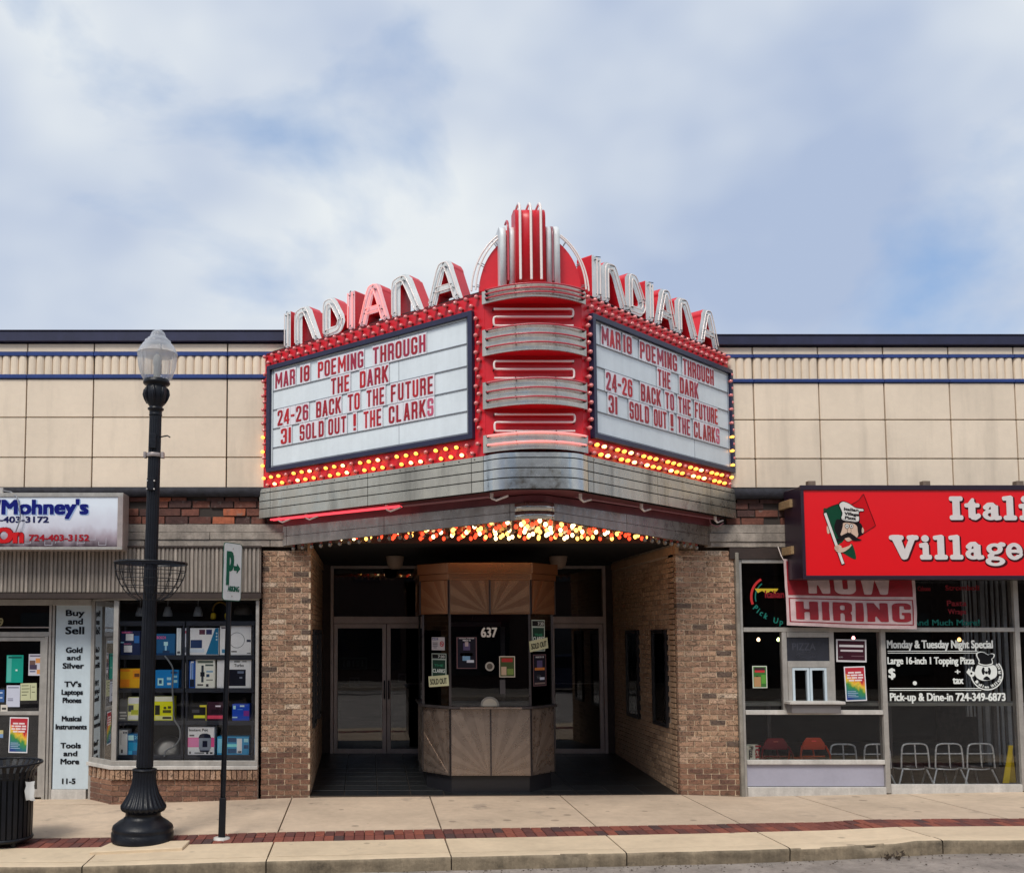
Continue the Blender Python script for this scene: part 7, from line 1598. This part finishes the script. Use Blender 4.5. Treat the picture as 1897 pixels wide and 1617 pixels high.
# heavy rounded serif letters
def sl(cx, y, hw, hh=.085): return ('+', g_box(cx, y, hw, hh, 0, .07))
COOP = {
 'I': ([('+', g_box(.3, .5, .145, .42)), sl(.3, .095, .29), sl(.3, .905, .29)], (-.05, .65, -.05, 1.05), .6),
 'l': ([('+', g_box(.29, .52, .125, .46)), sl(.29, .085, .26), ('+', g_box(.19, .93, .2, .075, R(8), .06))], (-.05, .6, -.05, 1.1), .56),
 'i': ([('+', g_box(.29, .32, .125, .28)), sl(.29, .085, .26), ('+', g_box(.2, .6, .19, .08, R(8), .06)), ('+', g_ell(.28, .88, .155, .13))], (-.05, .6, -.05, 1.1), .56),
 't': ([('+', g_box(.29, .42, .125, .32)), ('+', g_cap(.29, .75, .33, .86, .09, .05)), ('+', g_box(.3, .62, .29, .07, 0, .05)), ('+', g_path([(.28, .2), (.32, .11), (.42, .09), (.54, .17)], .085)), ('+', g_box(.27, .2, .1, .1, 0, .08))], (-.05, .7, -.05, 1.0), .62),
 'a': ([('+', g_ring(.29, .215, .28, .21, .15, .11)), ('+', g_box(.45, .36, .12, .24)), ('+', g_path([(.46, .55), (.36, .65), (.22, .64), (.12, .55)], .075)), ('+', g_ell(.13, .53, .1, .09)), ('+', g_box(.57, .075, .13, .07, R(10), .06))], (-.05, .8, -.05, .8), .72),
 'V': ([('+', g_cap(.18, .93, .46, .1, .15, .1)), ('+', g_cap(.8, .93, .5, .1, .09, .09)), sl(.2, .92, .25), sl(.8, .92, .2), ('^', g_box(.5, .5, .6, .52))], (-.1, 1.1, -.05, 1.1), 1.0),
 'g': ([('+', g_ring(.31, .44, .28, .22, .14, .1)), ('+', g_path([(.22, .22), (.12, .14), (.2, .05), (.42, .03)], .065)), ('+', g_ring(.32, -.09, .33, .18, .12, .085)), ('+', g_path([(.48, .58), (.56, .64), (.64, .62)], .07))], (-.1, .8, -.35, .8), .7),
 'e': ([('+', g_ring(.32, .33, .32, .345, .17, .105)), ('-', g_box(.55, .22, .2, .05)), ('+', g_box(.36, .34, .25, .05)), ('+', g_path([(.42, .08), (.55, .13), (.6, .2)], .05))], (-.05, .8, -.05, .8), .66),
 'n': ([('+', g_box(.2, .35, .12, .3)), sl(.2, .075, .22, .075), ('+', g_box(.14, .61, .16, .07, R(8), .05)), ('+', g_path([(.28, .52), (.4, .6), (.52, .57), (.56, .46)], .09)), ('+', g_box(.56, .3, .12, .24)), sl(.57, .075, .22, .075)], (-.08, .95, -.05, .8), .82)}
m_swh = flat(214, 206, 204); m_ssh = flat(70, 6, 16)
_cg = {}
def coop(ch, X0, X1, Ybase, cap):
    u0, v0 = uv(fS, *C2(X0, Ybase)); u1, _ = uv(fS, *C2(X1, Ybase)); h = cap * 12 / F * 0.0 + cap / 3.406 / (F / (DIST + YS2)) * 1.02
    ops, bd, wd = COOP[ch]; ops = [(s if s != '^' else 'x', g) for s, g in ops]; sx = (u1 - u0) / wd
    k = (ch, round(sx, 3), round(h, 3))
    if k not in _cg: _cg[k] = (glyph_mesh(ops, bd, sx, h, 0, .004, .025, .018, True, (m_swh,), 'raised_' + ch), glyph_mesh(ops, (bd[0] - .06, bd[1] + .06, bd[2] - .06, bd[3] + .06), sx, h, 0, .0015, .025, .05, True, (m_ssh,), 'outline_' + ch))
    a, b = _cg[k]
    o = inst('sign_letter', a, sg, fS @ T(u0, v0, .004)); inst('letter_shadow', b, o, fS @ T(u0 + .014, v0 - .014, .0015))
for ch, a, b in (('I', 1428, 1512), ('t', 1524, 1620), ('a', 1638, 1756), ('l', 1766, 1850), ('i', 1866, 1948), ('a', 1962, 2080), ('n', 2092, 2220)): coop(ch, a, b, 282, 146)
for ch, a, b in (('V', 1060, 1232), ('i', 1238, 1314), ('l', 1330, 1414), ('l', 1428, 1512), ('a', 1530, 1645), ('g', 1660, 1778), ('e', 1786, 1888)): coop(ch, a, b, 530, 146)
# chef emblem on the sign
def C3(pts): return [uv(fS, *C2(x, y)) for x, y in pts]
SK = flat(206, 176, 156); WH = flat(214, 210, 204); GRN = flat(10, 66, 44); BK = flat(22, 14, 18); DRD = flat(90, 6, 14)
e_ = bpy.data.objects.new('chef_emblem', None); link(e_, sg, fS @ T(*C3([(780, 350)])[0], 0))
def ep(pts, m, n, nm, smooth=True): flatpoly(C3(pts), fS, n, m, e_, nm, smooth)
def lineo(pts, r, m, n, nm, smooth=True):
    P = C3(pts); P = catmull([tuple(p) for p in P], 4, False) if smooth else P; mb = MB(); mb.tube([(p[0], p[1], n) for p in P], r, 5); mb.build(nm, m, e_, fS)
ep([(632, 232), (660, 206), (720, 184), (760, 190), (790, 250), (800, 340), (760, 410), (735, 432), (708, 432)], GRN, .0005, 'flag_green')
ep([(800, 195), (850, 160), (884, 120), (925, 220), (960, 318), (920, 345), (880, 368), (850, 300)], flat(196, 10, 22), .0005, 'flag_red')
lineo([(800, 190), (850, 160), (884, 120)], .004, DRD, .003, 'flag_outline'); lineo([(884, 120), (960, 318)], .004, DRD, .003, 'flag_outline', False); lineo([(960, 318), (920, 345), (884, 368)], .004, DRD, .003, 'flag_outline'); lineo([(632, 230), (665, 203), (722, 182)], .004, DRD, .003, 'flag_outline')
ep([(770, 430), (795, 425), (815, 440), (832, 490), (836, 528), (815, 526), (770, 500), (745, 478)], GRN, .001, 'scarf_green'); ep([(738, 432), (800, 418), (800, 455), (765, 478), (735, 470)], flat(214, 20, 30), .0015, 'scarf_red')
ep([(705, 300), (722, 278), (790, 296), (858, 300), (878, 330), (884, 368), (866, 382), (840, 392), (760, 396), (724, 385), (700, 340)], BK, .003, 'hair')
ep([(742, 318), (765, 300), (820, 306), (845, 330), (850, 372), (836, 400), (800, 412), (762, 400), (738, 376), (728, 350)], SK, .0046, 'face')
ep([(652, 322), (664, 330), (672, 350), (664, 370), (654, 360)], SK, .003, 'hand'); ep([(875, 330), (886, 348), (880, 366), (872, 360)], SK, .0046, 'ear')
ep([(742, 300), (752, 296), (750, 330), (734, 380), (722, 392), (718, 370), (730, 330)], BK, .006, 'sideburn'); ep([(846, 305), (862, 310), (866, 350), (854, 378), (846, 350)], BK, .006, 'sideburn')
ep([(740, 384), (775, 366), (790, 362), (812, 372), (846, 398), (870, 408), (850, 414), (815, 412), (792, 392), (770, 398), (745, 410), (722, 418), (712, 404), (730, 396)], BK, .0075, 'moustache')
ep([(764, 400), (792, 396), (800, 414), (780, 418)], SK, .009, 'chin')
for x, r in ((778, 11), (806, 10)):
    u, v = uv(fS, *C2(x, 322)); 
    for rr, m, n in ((r + 3, BK, .0065), (r, WH, .008), (4, BK, .0095)):
        s = rr / 3.406 * (DIST + YS2) / F; mb = MB(); mb.poly([(u + s * math.cos(q), v + s * 1.25 * math.sin(q)) for q in [2 * math.pi * k / 16 for k in range(16)]], 0, .001); mb.build('eye', m, e_, fS @ T(0, 0, n))
ep([(786, 336), (798, 336), (804, 356), (792, 366), (780, 358)], SK, .0095, 'nose'); lineo([(784, 340), (780, 358), (792, 366), (804, 357), (800, 340)], .0016, BK, .0115, 'nose_outline')
ep([(726, 190), (732, 172), (755, 164), (790, 176), (830, 202), (862, 208), (885, 212), (884, 230), (858, 236), (856, 300), (800, 302), (740, 286), (745, 240)], BK, .006, 'hat_outline'); 
ep([(731, 192), (737, 177), (756, 169), (790, 181), (830, 207), (862, 213), (880, 216), (879, 227), (852, 232), (851, 290), (800, 292), (745, 278), (750, 240)], WH, .0078, 'hat')
lineo([(742, 272), (800, 290), (852, 292)], .0016, BK, .0095, 'hat_fold')
for s, x, y in (('Italian', 758, 222), ('Village', 760, 250), ('Pizza', 764, 276)):
    u, v = uv(fS, *C2(x, y)); u1, _ = uv(fS, *C2(x + (92 if s != 'Pizza' else 70), y)); text(s, fS, u, u1, v, .034, BK, e_, 'lettering', n=.0098, bold=.06, rot=-.1)
P0, P1 = C3([(640, 240), (754, 560)]); d = (Vector(P1) - Vector(P0)).normalized(); nn_ = Vector((-d.y, d.x)) * .016
mb = MB(); mb.poly([tuple(Vector(P0) - nn_ * 1.4 - d * .01), tuple(Vector(P1) - nn_ * 1.4 + d * .01), tuple(Vector(P1) + nn_ * 1.4 + d * .01), tuple(Vector(P0) + nn_ * 1.4 - d * .01)], .006, .007); mb.build('pole_outline', BK, e_, fS)
mb = MB(); mb.poly([tuple(Vector(P0) - nn_), tuple(Vector(P1) - nn_), tuple(Vector(P1) + nn_), tuple(Vector(P0) + nn_)], .007, .0085); mb.build('flag_pole', WH, e_, fS)
ep([(700, 452), (716, 440), (740, 446), (748, 460), (790, 446), (802, 436), (804, 448), (770, 478), (740, 488), (716, 484), (702, 470)], SK, .0095, 'arm'); 
for y in (452, 462, 472): lineo([(702, y), (724, y - 2)], .0014, BK, .0115, 'finger_line', False)
# ------------------------------------------------------------------ street lamp
YL = -2.17
lb_ = at(264, 1548, YL); lt = at(293, 618, YL)
gzl = gz(lb_.x, YL) + .035
lamp = thing('street_lamp', (lb_.x, YL, gzl), 'black fluted cast iron street lamp with clear acorn globe and wire planter basket', 'street lamp')
lean = math.atan((lt.x - lb_.x) / (lt.z - gzl)); MLp = T(lb_.x, YL, gzl) @ Matrix.Rotation(lean, 4, 'Y')
pxm = (DIST + YL) / F
def hz(py): return (at(270, py, YL).z - gzl)
P = [(168, 1438), (168, 1385), (160, 1377), (166, 1365), (160, 1348), (132, 1325), (108, 1310), (96, 1296), (94, 1276), (116, 1264), (124, 1250), (124, 1238), (112, 1222), (100, 1200), (84, 1170), (75, 1140), (68, 1115), (64, 1075), (66, 1052), (66, 1046)]
prof1 = [(r / 3.012 * pxm, hz(1080 + y / 3.012)) for r, y in P]; prof1[0] = (prof1[0][0], 0)
z1454 = prof1[-1][1]
mb = MB(); mb.lathe([p for p in prof1 if p[1] < hz(1080 + 1262 / 3.012)], n=48); mb.build('base', m_iron, lamp, MLp)
mb = MB(); mb.lathe([p for p in prof1 if p[1] >= hz(1080 + 1266 / 3.012)], n=96, flute=.1); o = mb.build('fluted_foot', m_iron, lamp, MLp)
mb = MB(); mb.lathe([(60 / 3.012 * pxm, z1454), (68 / 3.012 * pxm, z1454 + .005), (66 / 3.012 * pxm, z1454 + .02), (50 / 3.012 * pxm, z1454 + .028)], n=32); mb.build('collar', m_iron, lamp, MLp)
pr = [(47, 1420), (44, 1380), (43, 1300), (41, 1200), (38, 1080), (36.5, 1000), (35.5, 900), (34.5, 800), (34, 770)]
mb = MB(); mb.lathe([(r / 3.03 * pxm, hz(y)) for r, y in pr], n=64, flute=.12); mb.build('fluted_pole', m_iron, lamp, MLp)
pe = lambda L_: [(r / 3.05 * pxm, hz(600 + y / 3.05)) for r, y in L_]
mb = MB(); mb.lathe(pe([(36, 520), (38, 515), (36, 510), (36, 492), (45, 486), (46, 478), (36, 474), (38, 466), (54, 445), (62, 420), (66, 395), (63, 370), (56, 356), (54, 350), (70, 345), (77, 338), (76, 330), (72, 324), (70, 318)]), n=32); mb.build('lamp_neck', m_iron, lamp, MLp)
mb = MB()
for k in range(8):
    a = 2 * math.pi * k / 8; pp = [(r / 3.05 * pxm, hz(600 + y / 3.05)) for r, y in ((50, 450), (62, 425), (69, 400), (66, 375), (58, 362))]
    mb.tube([(r * math.cos(a), r * math.sin(a), z) for r, z in pp], [.01, .016, .02, .016, .008], 6)
mb.build('leaf_ornament', m_iron, lamp, MLp)
gm_ = bpy.data.materials.new('ribbed_acrylic'); gm_.use_nodes = True; t_ = gm_.node_tree; t_.nodes.clear(); l_ = t_.links.new
o_ = t_.nodes.new('ShaderNodeOutputMaterial'); a1 = t_.nodes.new('ShaderNodeBsdfTransparent'); a2 = t_.nodes.new('ShaderNodeBsdfPrincipled'); ms = t_.nodes.new('ShaderNodeMixShader'); lw = t_.nodes.new('ShaderNodeLayerWeight')
a2.inputs['Base Color'].default_value = srgb(206, 210, 216); a2.inputs['Roughness'].default_value = .12; a2.inputs['Specular IOR Level'].default_value = .9; lw.inputs[0].default_value = .35
tcn = t_.nodes.new('ShaderNodeTexCoord'); wv = t_.nodes.new('ShaderNodeTexNoise'); mpp = t_.nodes.new('ShaderNodeMapping'); mpp.inputs['Scale'].default_value = (60, 60, 4); l_(tcn.outputs['Object'], mpp.inputs[0]); l_(mpp.outputs[0], wv.inputs['Vector']); bb_ = t_.nodes.new('ShaderNodeBump'); bb_.inputs['Strength'].default_value = .5; bb_.inputs['Distance'].default_value = .01; l_(wv.outputs[0], bb_.inputs['Height']); l_(bb_.outputs[0], a2.inputs['Normal'])
mr = t_.nodes.new('ShaderNodeMapRange'); mr.inputs[3].default_value = .2; mr.inputs[4].default_value = .9; l_(lw.outputs['Facing'], mr.inputs[0]); l_(mr.outputs[0], ms.inputs[0]); l_(a1.outputs[0], ms.inputs[1]); l_(a2.outputs[0], ms.inputs[2]); l_(ms.outputs[0], o_.inputs[0])
gp = pe([(72, 318), (86, 300), (97, 275), (106, 240), (111, 205), (113, 180), (116, 172)])
mb = MB(); mb.lathe(gp, n=96, flute=.03); o = mb.build('globe', gm_, lamp, MLp)
mb = MB(); mb.lathe(pe([(116, 172), (112, 160), (100, 138), (86, 118), (75, 108), (74, 98), (60, 90), (58, 84), (46, 80), (43, 66), (36, 50), (24, 40), (8, 34)]), n=40); mb.build('globe_cap', gm_, lamp, MLp)
mb = MB(); mb.lathe(pe([(20, 318), (20, 240), (26, 220), (22, 190), (6, 170)]), n=12); mb.build('lamp_burner', flat(190, 190, 186), lamp, MLp)
mb = MB(); zz = hz(843.5); mb.lathe([(.085, -.02), (.088, -.01), (.088, .01), (.085, .02)], (0, 0, zz), 24); mb.box(-.105, -.08, -.05, .02, zz - .03, zz + .03); mb.box(.08, .105, -.05, .02, zz - .03, zz + .03); mb.build('banner_clamp', m_alu_dk, lamp, MLp)
bxl = lambda nm, x0, x1, y0, y1, z0, z1, m: (lambda b: b.build(nm, m, lamp, MLp, bevel=.004))(MB().box(x0, x1, y0, y1, z0, z1))
bxl('outlet_box', -.045, .03, -.09, -.05, hz(833), hz(806), m_iron); bxl('clamp_plate', -.05, .03, -.095, -.055, hz(910), hz(888), m_iron)
mb = MB()
for dx, py in ((-.045, 893), (.03, 893), (-.045, 908), (.03, 908)): mb.cyl((dx, -.105, hz(py)), (dx, -.09, hz(py)), .008, 8)
tag(mb.build('clamp_bolts', m_alu_w, lamp, MLp), kind='stuff')
mb = MB(); mb.tube([(.06, -.02, hz(810)), (.14, -.04, hz(808)), (.17, -.04, hz(811))], .008, 6); mb.build('hook', m_iron, lamp, MLp)
# wire basket round the pole
zb0_, zb1_ = hz(1111), hz(1043); RB_ = 66 * pxm
def brad(t): return RB_ * (.36 + .64 * math.sin(t * math.pi / 2) ** .62)
for k in range(16):
    a = 2 * math.pi * k / 16; mb = MB(); mb.tube([(brad(t) * math.cos(a), brad(t) * math.sin(a), zb0_ + (zb1_ - zb0_) * t) for t in [i / 9 for i in range(10)]], .0045, 5); mb.build('basket_wire', m_iron, lamp, MLp)
for t in (0, .17, .36, .56, .78): 
    mb = MB(); mb.tube([(brad(t) * math.cos(a), brad(t) * math.sin(a), zb0_ + (zb1_ - zb0_) * t) for a in [2 * math.pi * k / 36 for k in range(36)]], .0045, 5, closed=True); mb.build('basket_ring', m_iron, lamp, MLp)
mb = MB(); mb.lathe([(RB_ - .004, zb1_ - .012), (RB_ + .004, zb1_ - .012), (RB_ + .004, zb1_ + .012), (RB_ - .004, zb1_ + .012), (RB_ - .004, zb1_ - .012)], n=40); mb.f = mb.f[:-2]; mb.sm = mb.sm[:-2]; mb.build('basket_rim', m_iron, lamp, MLp)
for s in (-1, 1): mb = MB(); mb.box(-RB_, RB_, s * .07 - .005, s * .07 + .005, zb1_ - .01, zb1_ + .01); mb.build('basket_strap', m_iron, lamp, MLp)
# concrete pad
c0, c1 = at(330 / 2 + 2, 1564, -2.55).x, at(350, 1560, -2.4).x
pd = MB(); q = [(at(166, 1570, -2.62).x, -2.62), (at(338, 1564, -2.55).x, -2.55), (at(352, 1549, -2.25).x, -2.25), (at(205, 1549, -2.25).x, -2.25)]
pd.hexa([(x, y, gz(x, y) - .05) for x, y in q], [(x, y, gz(x, y) + .03) for x, y in q]); pd.build('lamp_pad', m_conc2, side, bevel=.006)
# ------------------------------------------------------------------ parking sign
YK = -2.12; kb = at(411, 1546, YK); ktp = at(428, 1006, YK)
pk_ = thing('parking_sign', (kb.x, YK, gz(kb.x, YK)), 'white parking sign with green P and arrow on a thin black signpost', 'street sign')
gk = gz(kb.x, YK); ang = math.atan((at(427, 1040, YK).x - kb.x) / (ktp.z - gk)); MK = T(kb.x, YK, gk) @ Matrix.Rotation(ang, 4, 'Y')
H_ = ktp.z - gk
mb = MB(); mb.box(-.026, .026, -.003, .003, 0, H_ - .02); mb.box(-.026, -.02, -.02, -.003, 0, H_ - .02); mb.box(.02, .026, -.02, -.003, 0, H_ - .02); mb.build('post', m_iron, pk_, MK)
mb = MB(); k = 0
while .3 + k * .05 < 1.9: mb.cyl((0, -.0034, .3 + k * .05), (0, -.0042, .3 + k * .05), .005, 6); k += 1
tag(mb.build('post_holes', m_blackm, pk_, MK), kind='stuff')
mb = MB(); mb.box(-.034, .034, -.03, .012, 0, .42); mb.build('sleeve', m_iron, pk_, MK, bevel=.003)
mb = MB(); mb.lathe([(.09, -.02), (.085, .018), (.05, .024)], n=10); mb.build('footing', m_alu_w, pk_, MK)
pw, ph = .305, .61; aS = R(59)
fp = MK @ frame((.03, -.035, H_ - ph), (math.cos(aS), math.sin(aS), 0), (math.sin(aS), -math.cos(aS), 0)) @ T(-pw / 2, 0, 0)
def rr(w_, h_, r, i=0): return [(x, y) for cx__, cy__, a0 in ((w_ - r, h_ - r, 0), (r, h_ - r, 90), (r, r, 180), (w_ - r, r, 270)) for x, y in [(cx__ + (r - i) * math.cos(R(a0 + 22.5 * k)), cy__ + (r - i) * math.sin(R(a0 + 22.5 * k))) for k in range(5)]]
mb = MB(); mb.poly(rr(pw, ph, .04), 0, .004); mb.build('sign_plate', flat(20, 84, 66), pk_, fp)
mb = MB(); mb.poly(rr(pw, ph, .04, .008), .004, .0045); mb.build('sign_face', flat(214, 218, 218), pk_, fp)
GN = flat(14, 90, 70)
text('P', fp, .05, .17, .17, .34, GN, pk_, 'lettering', n=.006, bold=.03); text('ARKING', fp, .08, .27, .1, .055, GN, pk_, 'lettering', n=.006, bold=.03)
mb = MB(); mb.poly([(.17, .32), (.22, .32), (.22, .29), (.28, .345), (.22, .4), (.22, .37), (.17, .37)], .005, .007); mb.build('arrow', GN, pk_, fp)
mb = MB(); mb.cyl((pw / 2, ph - .06, .004), (pw / 2, ph - .06, .008), .008, 8); mb.build('bolt', m_alu, pk_, fp); mb = MB(); mb.cyl((pw / 2, .05, .004), (pw / 2, .05, .008), .008, 8); mb.build('bolt', m_alu, pk_, fp)
# ------------------------------------------------------------------ litter bin
YT = -2.12; tb = at(8, 1545, YT); gt = gz(tb.x, YT); rt = 48 * (DIST + YT) / F; ht = at(8, 1412, YT).z - gt
tr = thing('litter_bin', (tb.x, YT, gt), 'black slatted metal litter bin with flared top at the left edge of the pavement', 'litter bin')
MT = T(tb.x, YT, gt)
mb = MB(); mb.lathe([(rt * .9, .04), (rt * .9, ht * .9)], n=28); mb.build('liner', m_blackm, tr, MT)
for k in range(30):
    a = 2 * math.pi * k / 30; c, s = math.cos(a), math.sin(a); w_ = rt * .075
    P = [(rt * .97, .05), (rt * .98, ht * .3), (rt * .99, ht * .82), (rt * 1.08, ht * .92), (rt * 1.3, ht)]; mb = MB()
    for (r0_, z0), (r1_, z1) in zip(P[:-1], P[1:]):
        mb.hexa([(r0_ * c - w_ * s, r0_ * s + w_ * c, z0), (r0_ * c + w_ * s, r0_ * s - w_ * c, z0), ((r0_ + .008) * c + w_ * s, (r0_ + .008) * s - w_ * c, z0), ((r0_ + .008) * c - w_ * s, (r0_ + .008) * s + w_ * c, z0)], [(r1_ * c - w_ * s, r1_ * s + w_ * c, z1), (r1_ * c + w_ * s, r1_ * s - w_ * c, z1), ((r1_ + .008) * c + w_ * s, (r1_ + .008) * s - w_ * c, z1), ((r1_ + .008) * c - w_ * s, (r1_ + .008) * s + w_ * c, z1)])
    mb.build('slat', m_iron, tr, MT)
for r_, z_, hh in ((rt * 1.31, ht, .022), (rt * 1.0, .07, .03), (rt * 1.0, ht * .84, .02)):
    mb = MB(); mb.tube([(r_ * math.cos(a), r_ * math.sin(a), z_) for a in [2 * math.pi * k / 40 for k in range(40)]], hh * .6, 6, closed=True); mb.build('ring', m_iron, tr, MT)
for a in (0, 90, 180, 270): mb = MB(); mb.cyl((rt * .8 * math.cos(R(a + 45)), rt * .8 * math.sin(R(a + 45)), -.01), (rt * .8 * math.cos(R(a + 45)), rt * .8 * math.sin(R(a + 45)), .05), .03, 8); mb.build('foot', m_iron, tr, MT)
mb = MB(); c = Vector((rt * .98, -rt * .5, ht * .8)); random.seed(3)
gp_ = [[c + Vector((.0 + .03 * i + random.uniform(-.008, .008), -.03 + random.uniform(-.02, .02), -.05 * j + random.uniform(-.01, .01))) for i in range(4)] for j in range(5)]
mb.v = [tuple(p) for row in gp_ for p in row]
for j in range(4):
    for i in range(3): mb.f.append((j * 4 + i, j * 4 + i + 1, j * 4 + i + 5, j * 4 + i + 4)); mb.sm.append(True)
tag(mb.build('paper_scrap', flat(206, 206, 204), None, MT), 'crumpled white paper scrap caught on the rim of the litter bin', 'litter')
# ------------------------------------------------------------------ the other side of the street (seen in the glass and steel)
m_op = mat('opposite_brick', srgb(64, 46, 40), .9, var=.2, vs=2, bump=.1); m_opw = mat('opposite_window', (.01, .012, .015), .1, bump=0, var=0)
op = thing('opposite_building', (0, -24, 0), 'dark brick row of shops across the street behind the camera', 'building')
bx('wall', -40, 40, -32, -24, -1, 7.5, m_op, op, 0); bx('cornice', -40, 40, -24, -23.8, 7.3, 7.8, m_jamb, op, 0)
WMs = MB().box(-.6, .6, -.05, .05, 0, 1.6).mesh('op_window'); WMs.materials.append(m_opw)
SFs = MB().box(-1.5, 1.5, -.05, .05, 0, 2.4).mesh('op_front'); SFs.materials.append(m_opw)
for k in range(-9, 10):
    inst('window', WMs, op, T(k * 2.3, -23.98, 4.4)); inst('shop_window', SFs, op, T(k * 4.0, -23.98, .5)) if abs(k) < 6 else None
ow = struct('far_pavement', (0, -20, 0)); bx('paving', -60, 60, -24, -19, -.4, .0, m_conc, ow, 0); bx('carriageway', -60, 60, -19, -17, -.5, -.12, m_asph, ow, 0)

def car(label, x, col):
    y0 = -17.2; m_ = mat('car_paint_%d' % int(x * 10 + 500), col, .25, metal=.3, var=.03, bump=0)
    t = thing('parked_car', (x, y0 + .9, -.12), label, 'car', 'cars parked across the street')
    prof_ = [(-2.2, .35), (-2.25, .75), (-2.1, .92), (-1.5, 1.0), (-.95, 1.42), (.55, 1.46), (1.35, 1.02), (2.1, .88), (2.25, .6), (2.2, .35), (1.85, .3), (1.75, .58), (1.4, .7), (1.05, .58), (.95, .28), (-.95, .28), (-1.05, .58), (-1.4, .7), (-1.75, .58), (-1.85, .3)]
    f = frame((x, y0 + 1.8, -.12), (1, 0, 0), (0, -1, 0))
    flatpoly([(p[0], p[1]) for p in prof_], f, 0, m_, t, 'body', smooth=False, d=1.8)
    for pts in ([(-1.38, 1.02), (-.9, 1.37), (-.25, 1.39), (-.25, 1.0)], [(-.18, 1.0), (-.18, 1.39), (.5, 1.4), (1.15, 1.02)]):
        for n in (-.012, 1.8): flatpoly(pts, f, n, m_opw, t, 'window', smooth=False, d=.012)
    for wx in (-1.4, 1.4):
        for yy_ in (y0 + .02, y0 + 1.58):
            mb = MB(); mb.cyl((x + wx, yy_, .2), (x + wx, yy_ + .2, .2), .32, 18); w_ = mb.build('wheel', m_blackm, t)
            mb = MB(); mb.cyl((x + wx, yy_ - .01, .2), (x + wx, yy_ + .21, .2), .19, 14); mb.build('rim', m_alu, w_)
    for s in (-1, 1): mb = MB(); mb.box(x + s * 2.2 - .05, x + s * 2.2 + .06, y0 + .1, y0 + .5, .5, .62); mb.build('headlight' if s > 0 else 'tail_light', m_alu if s > 0 else m_sred, t)
car('dark grey car parked across the street behind the camera, to the left', -4.6, srgb(46, 48, 54))
car('dark blue car parked across the street behind the camera, to the right', 7.6, srgb(28, 38, 66))
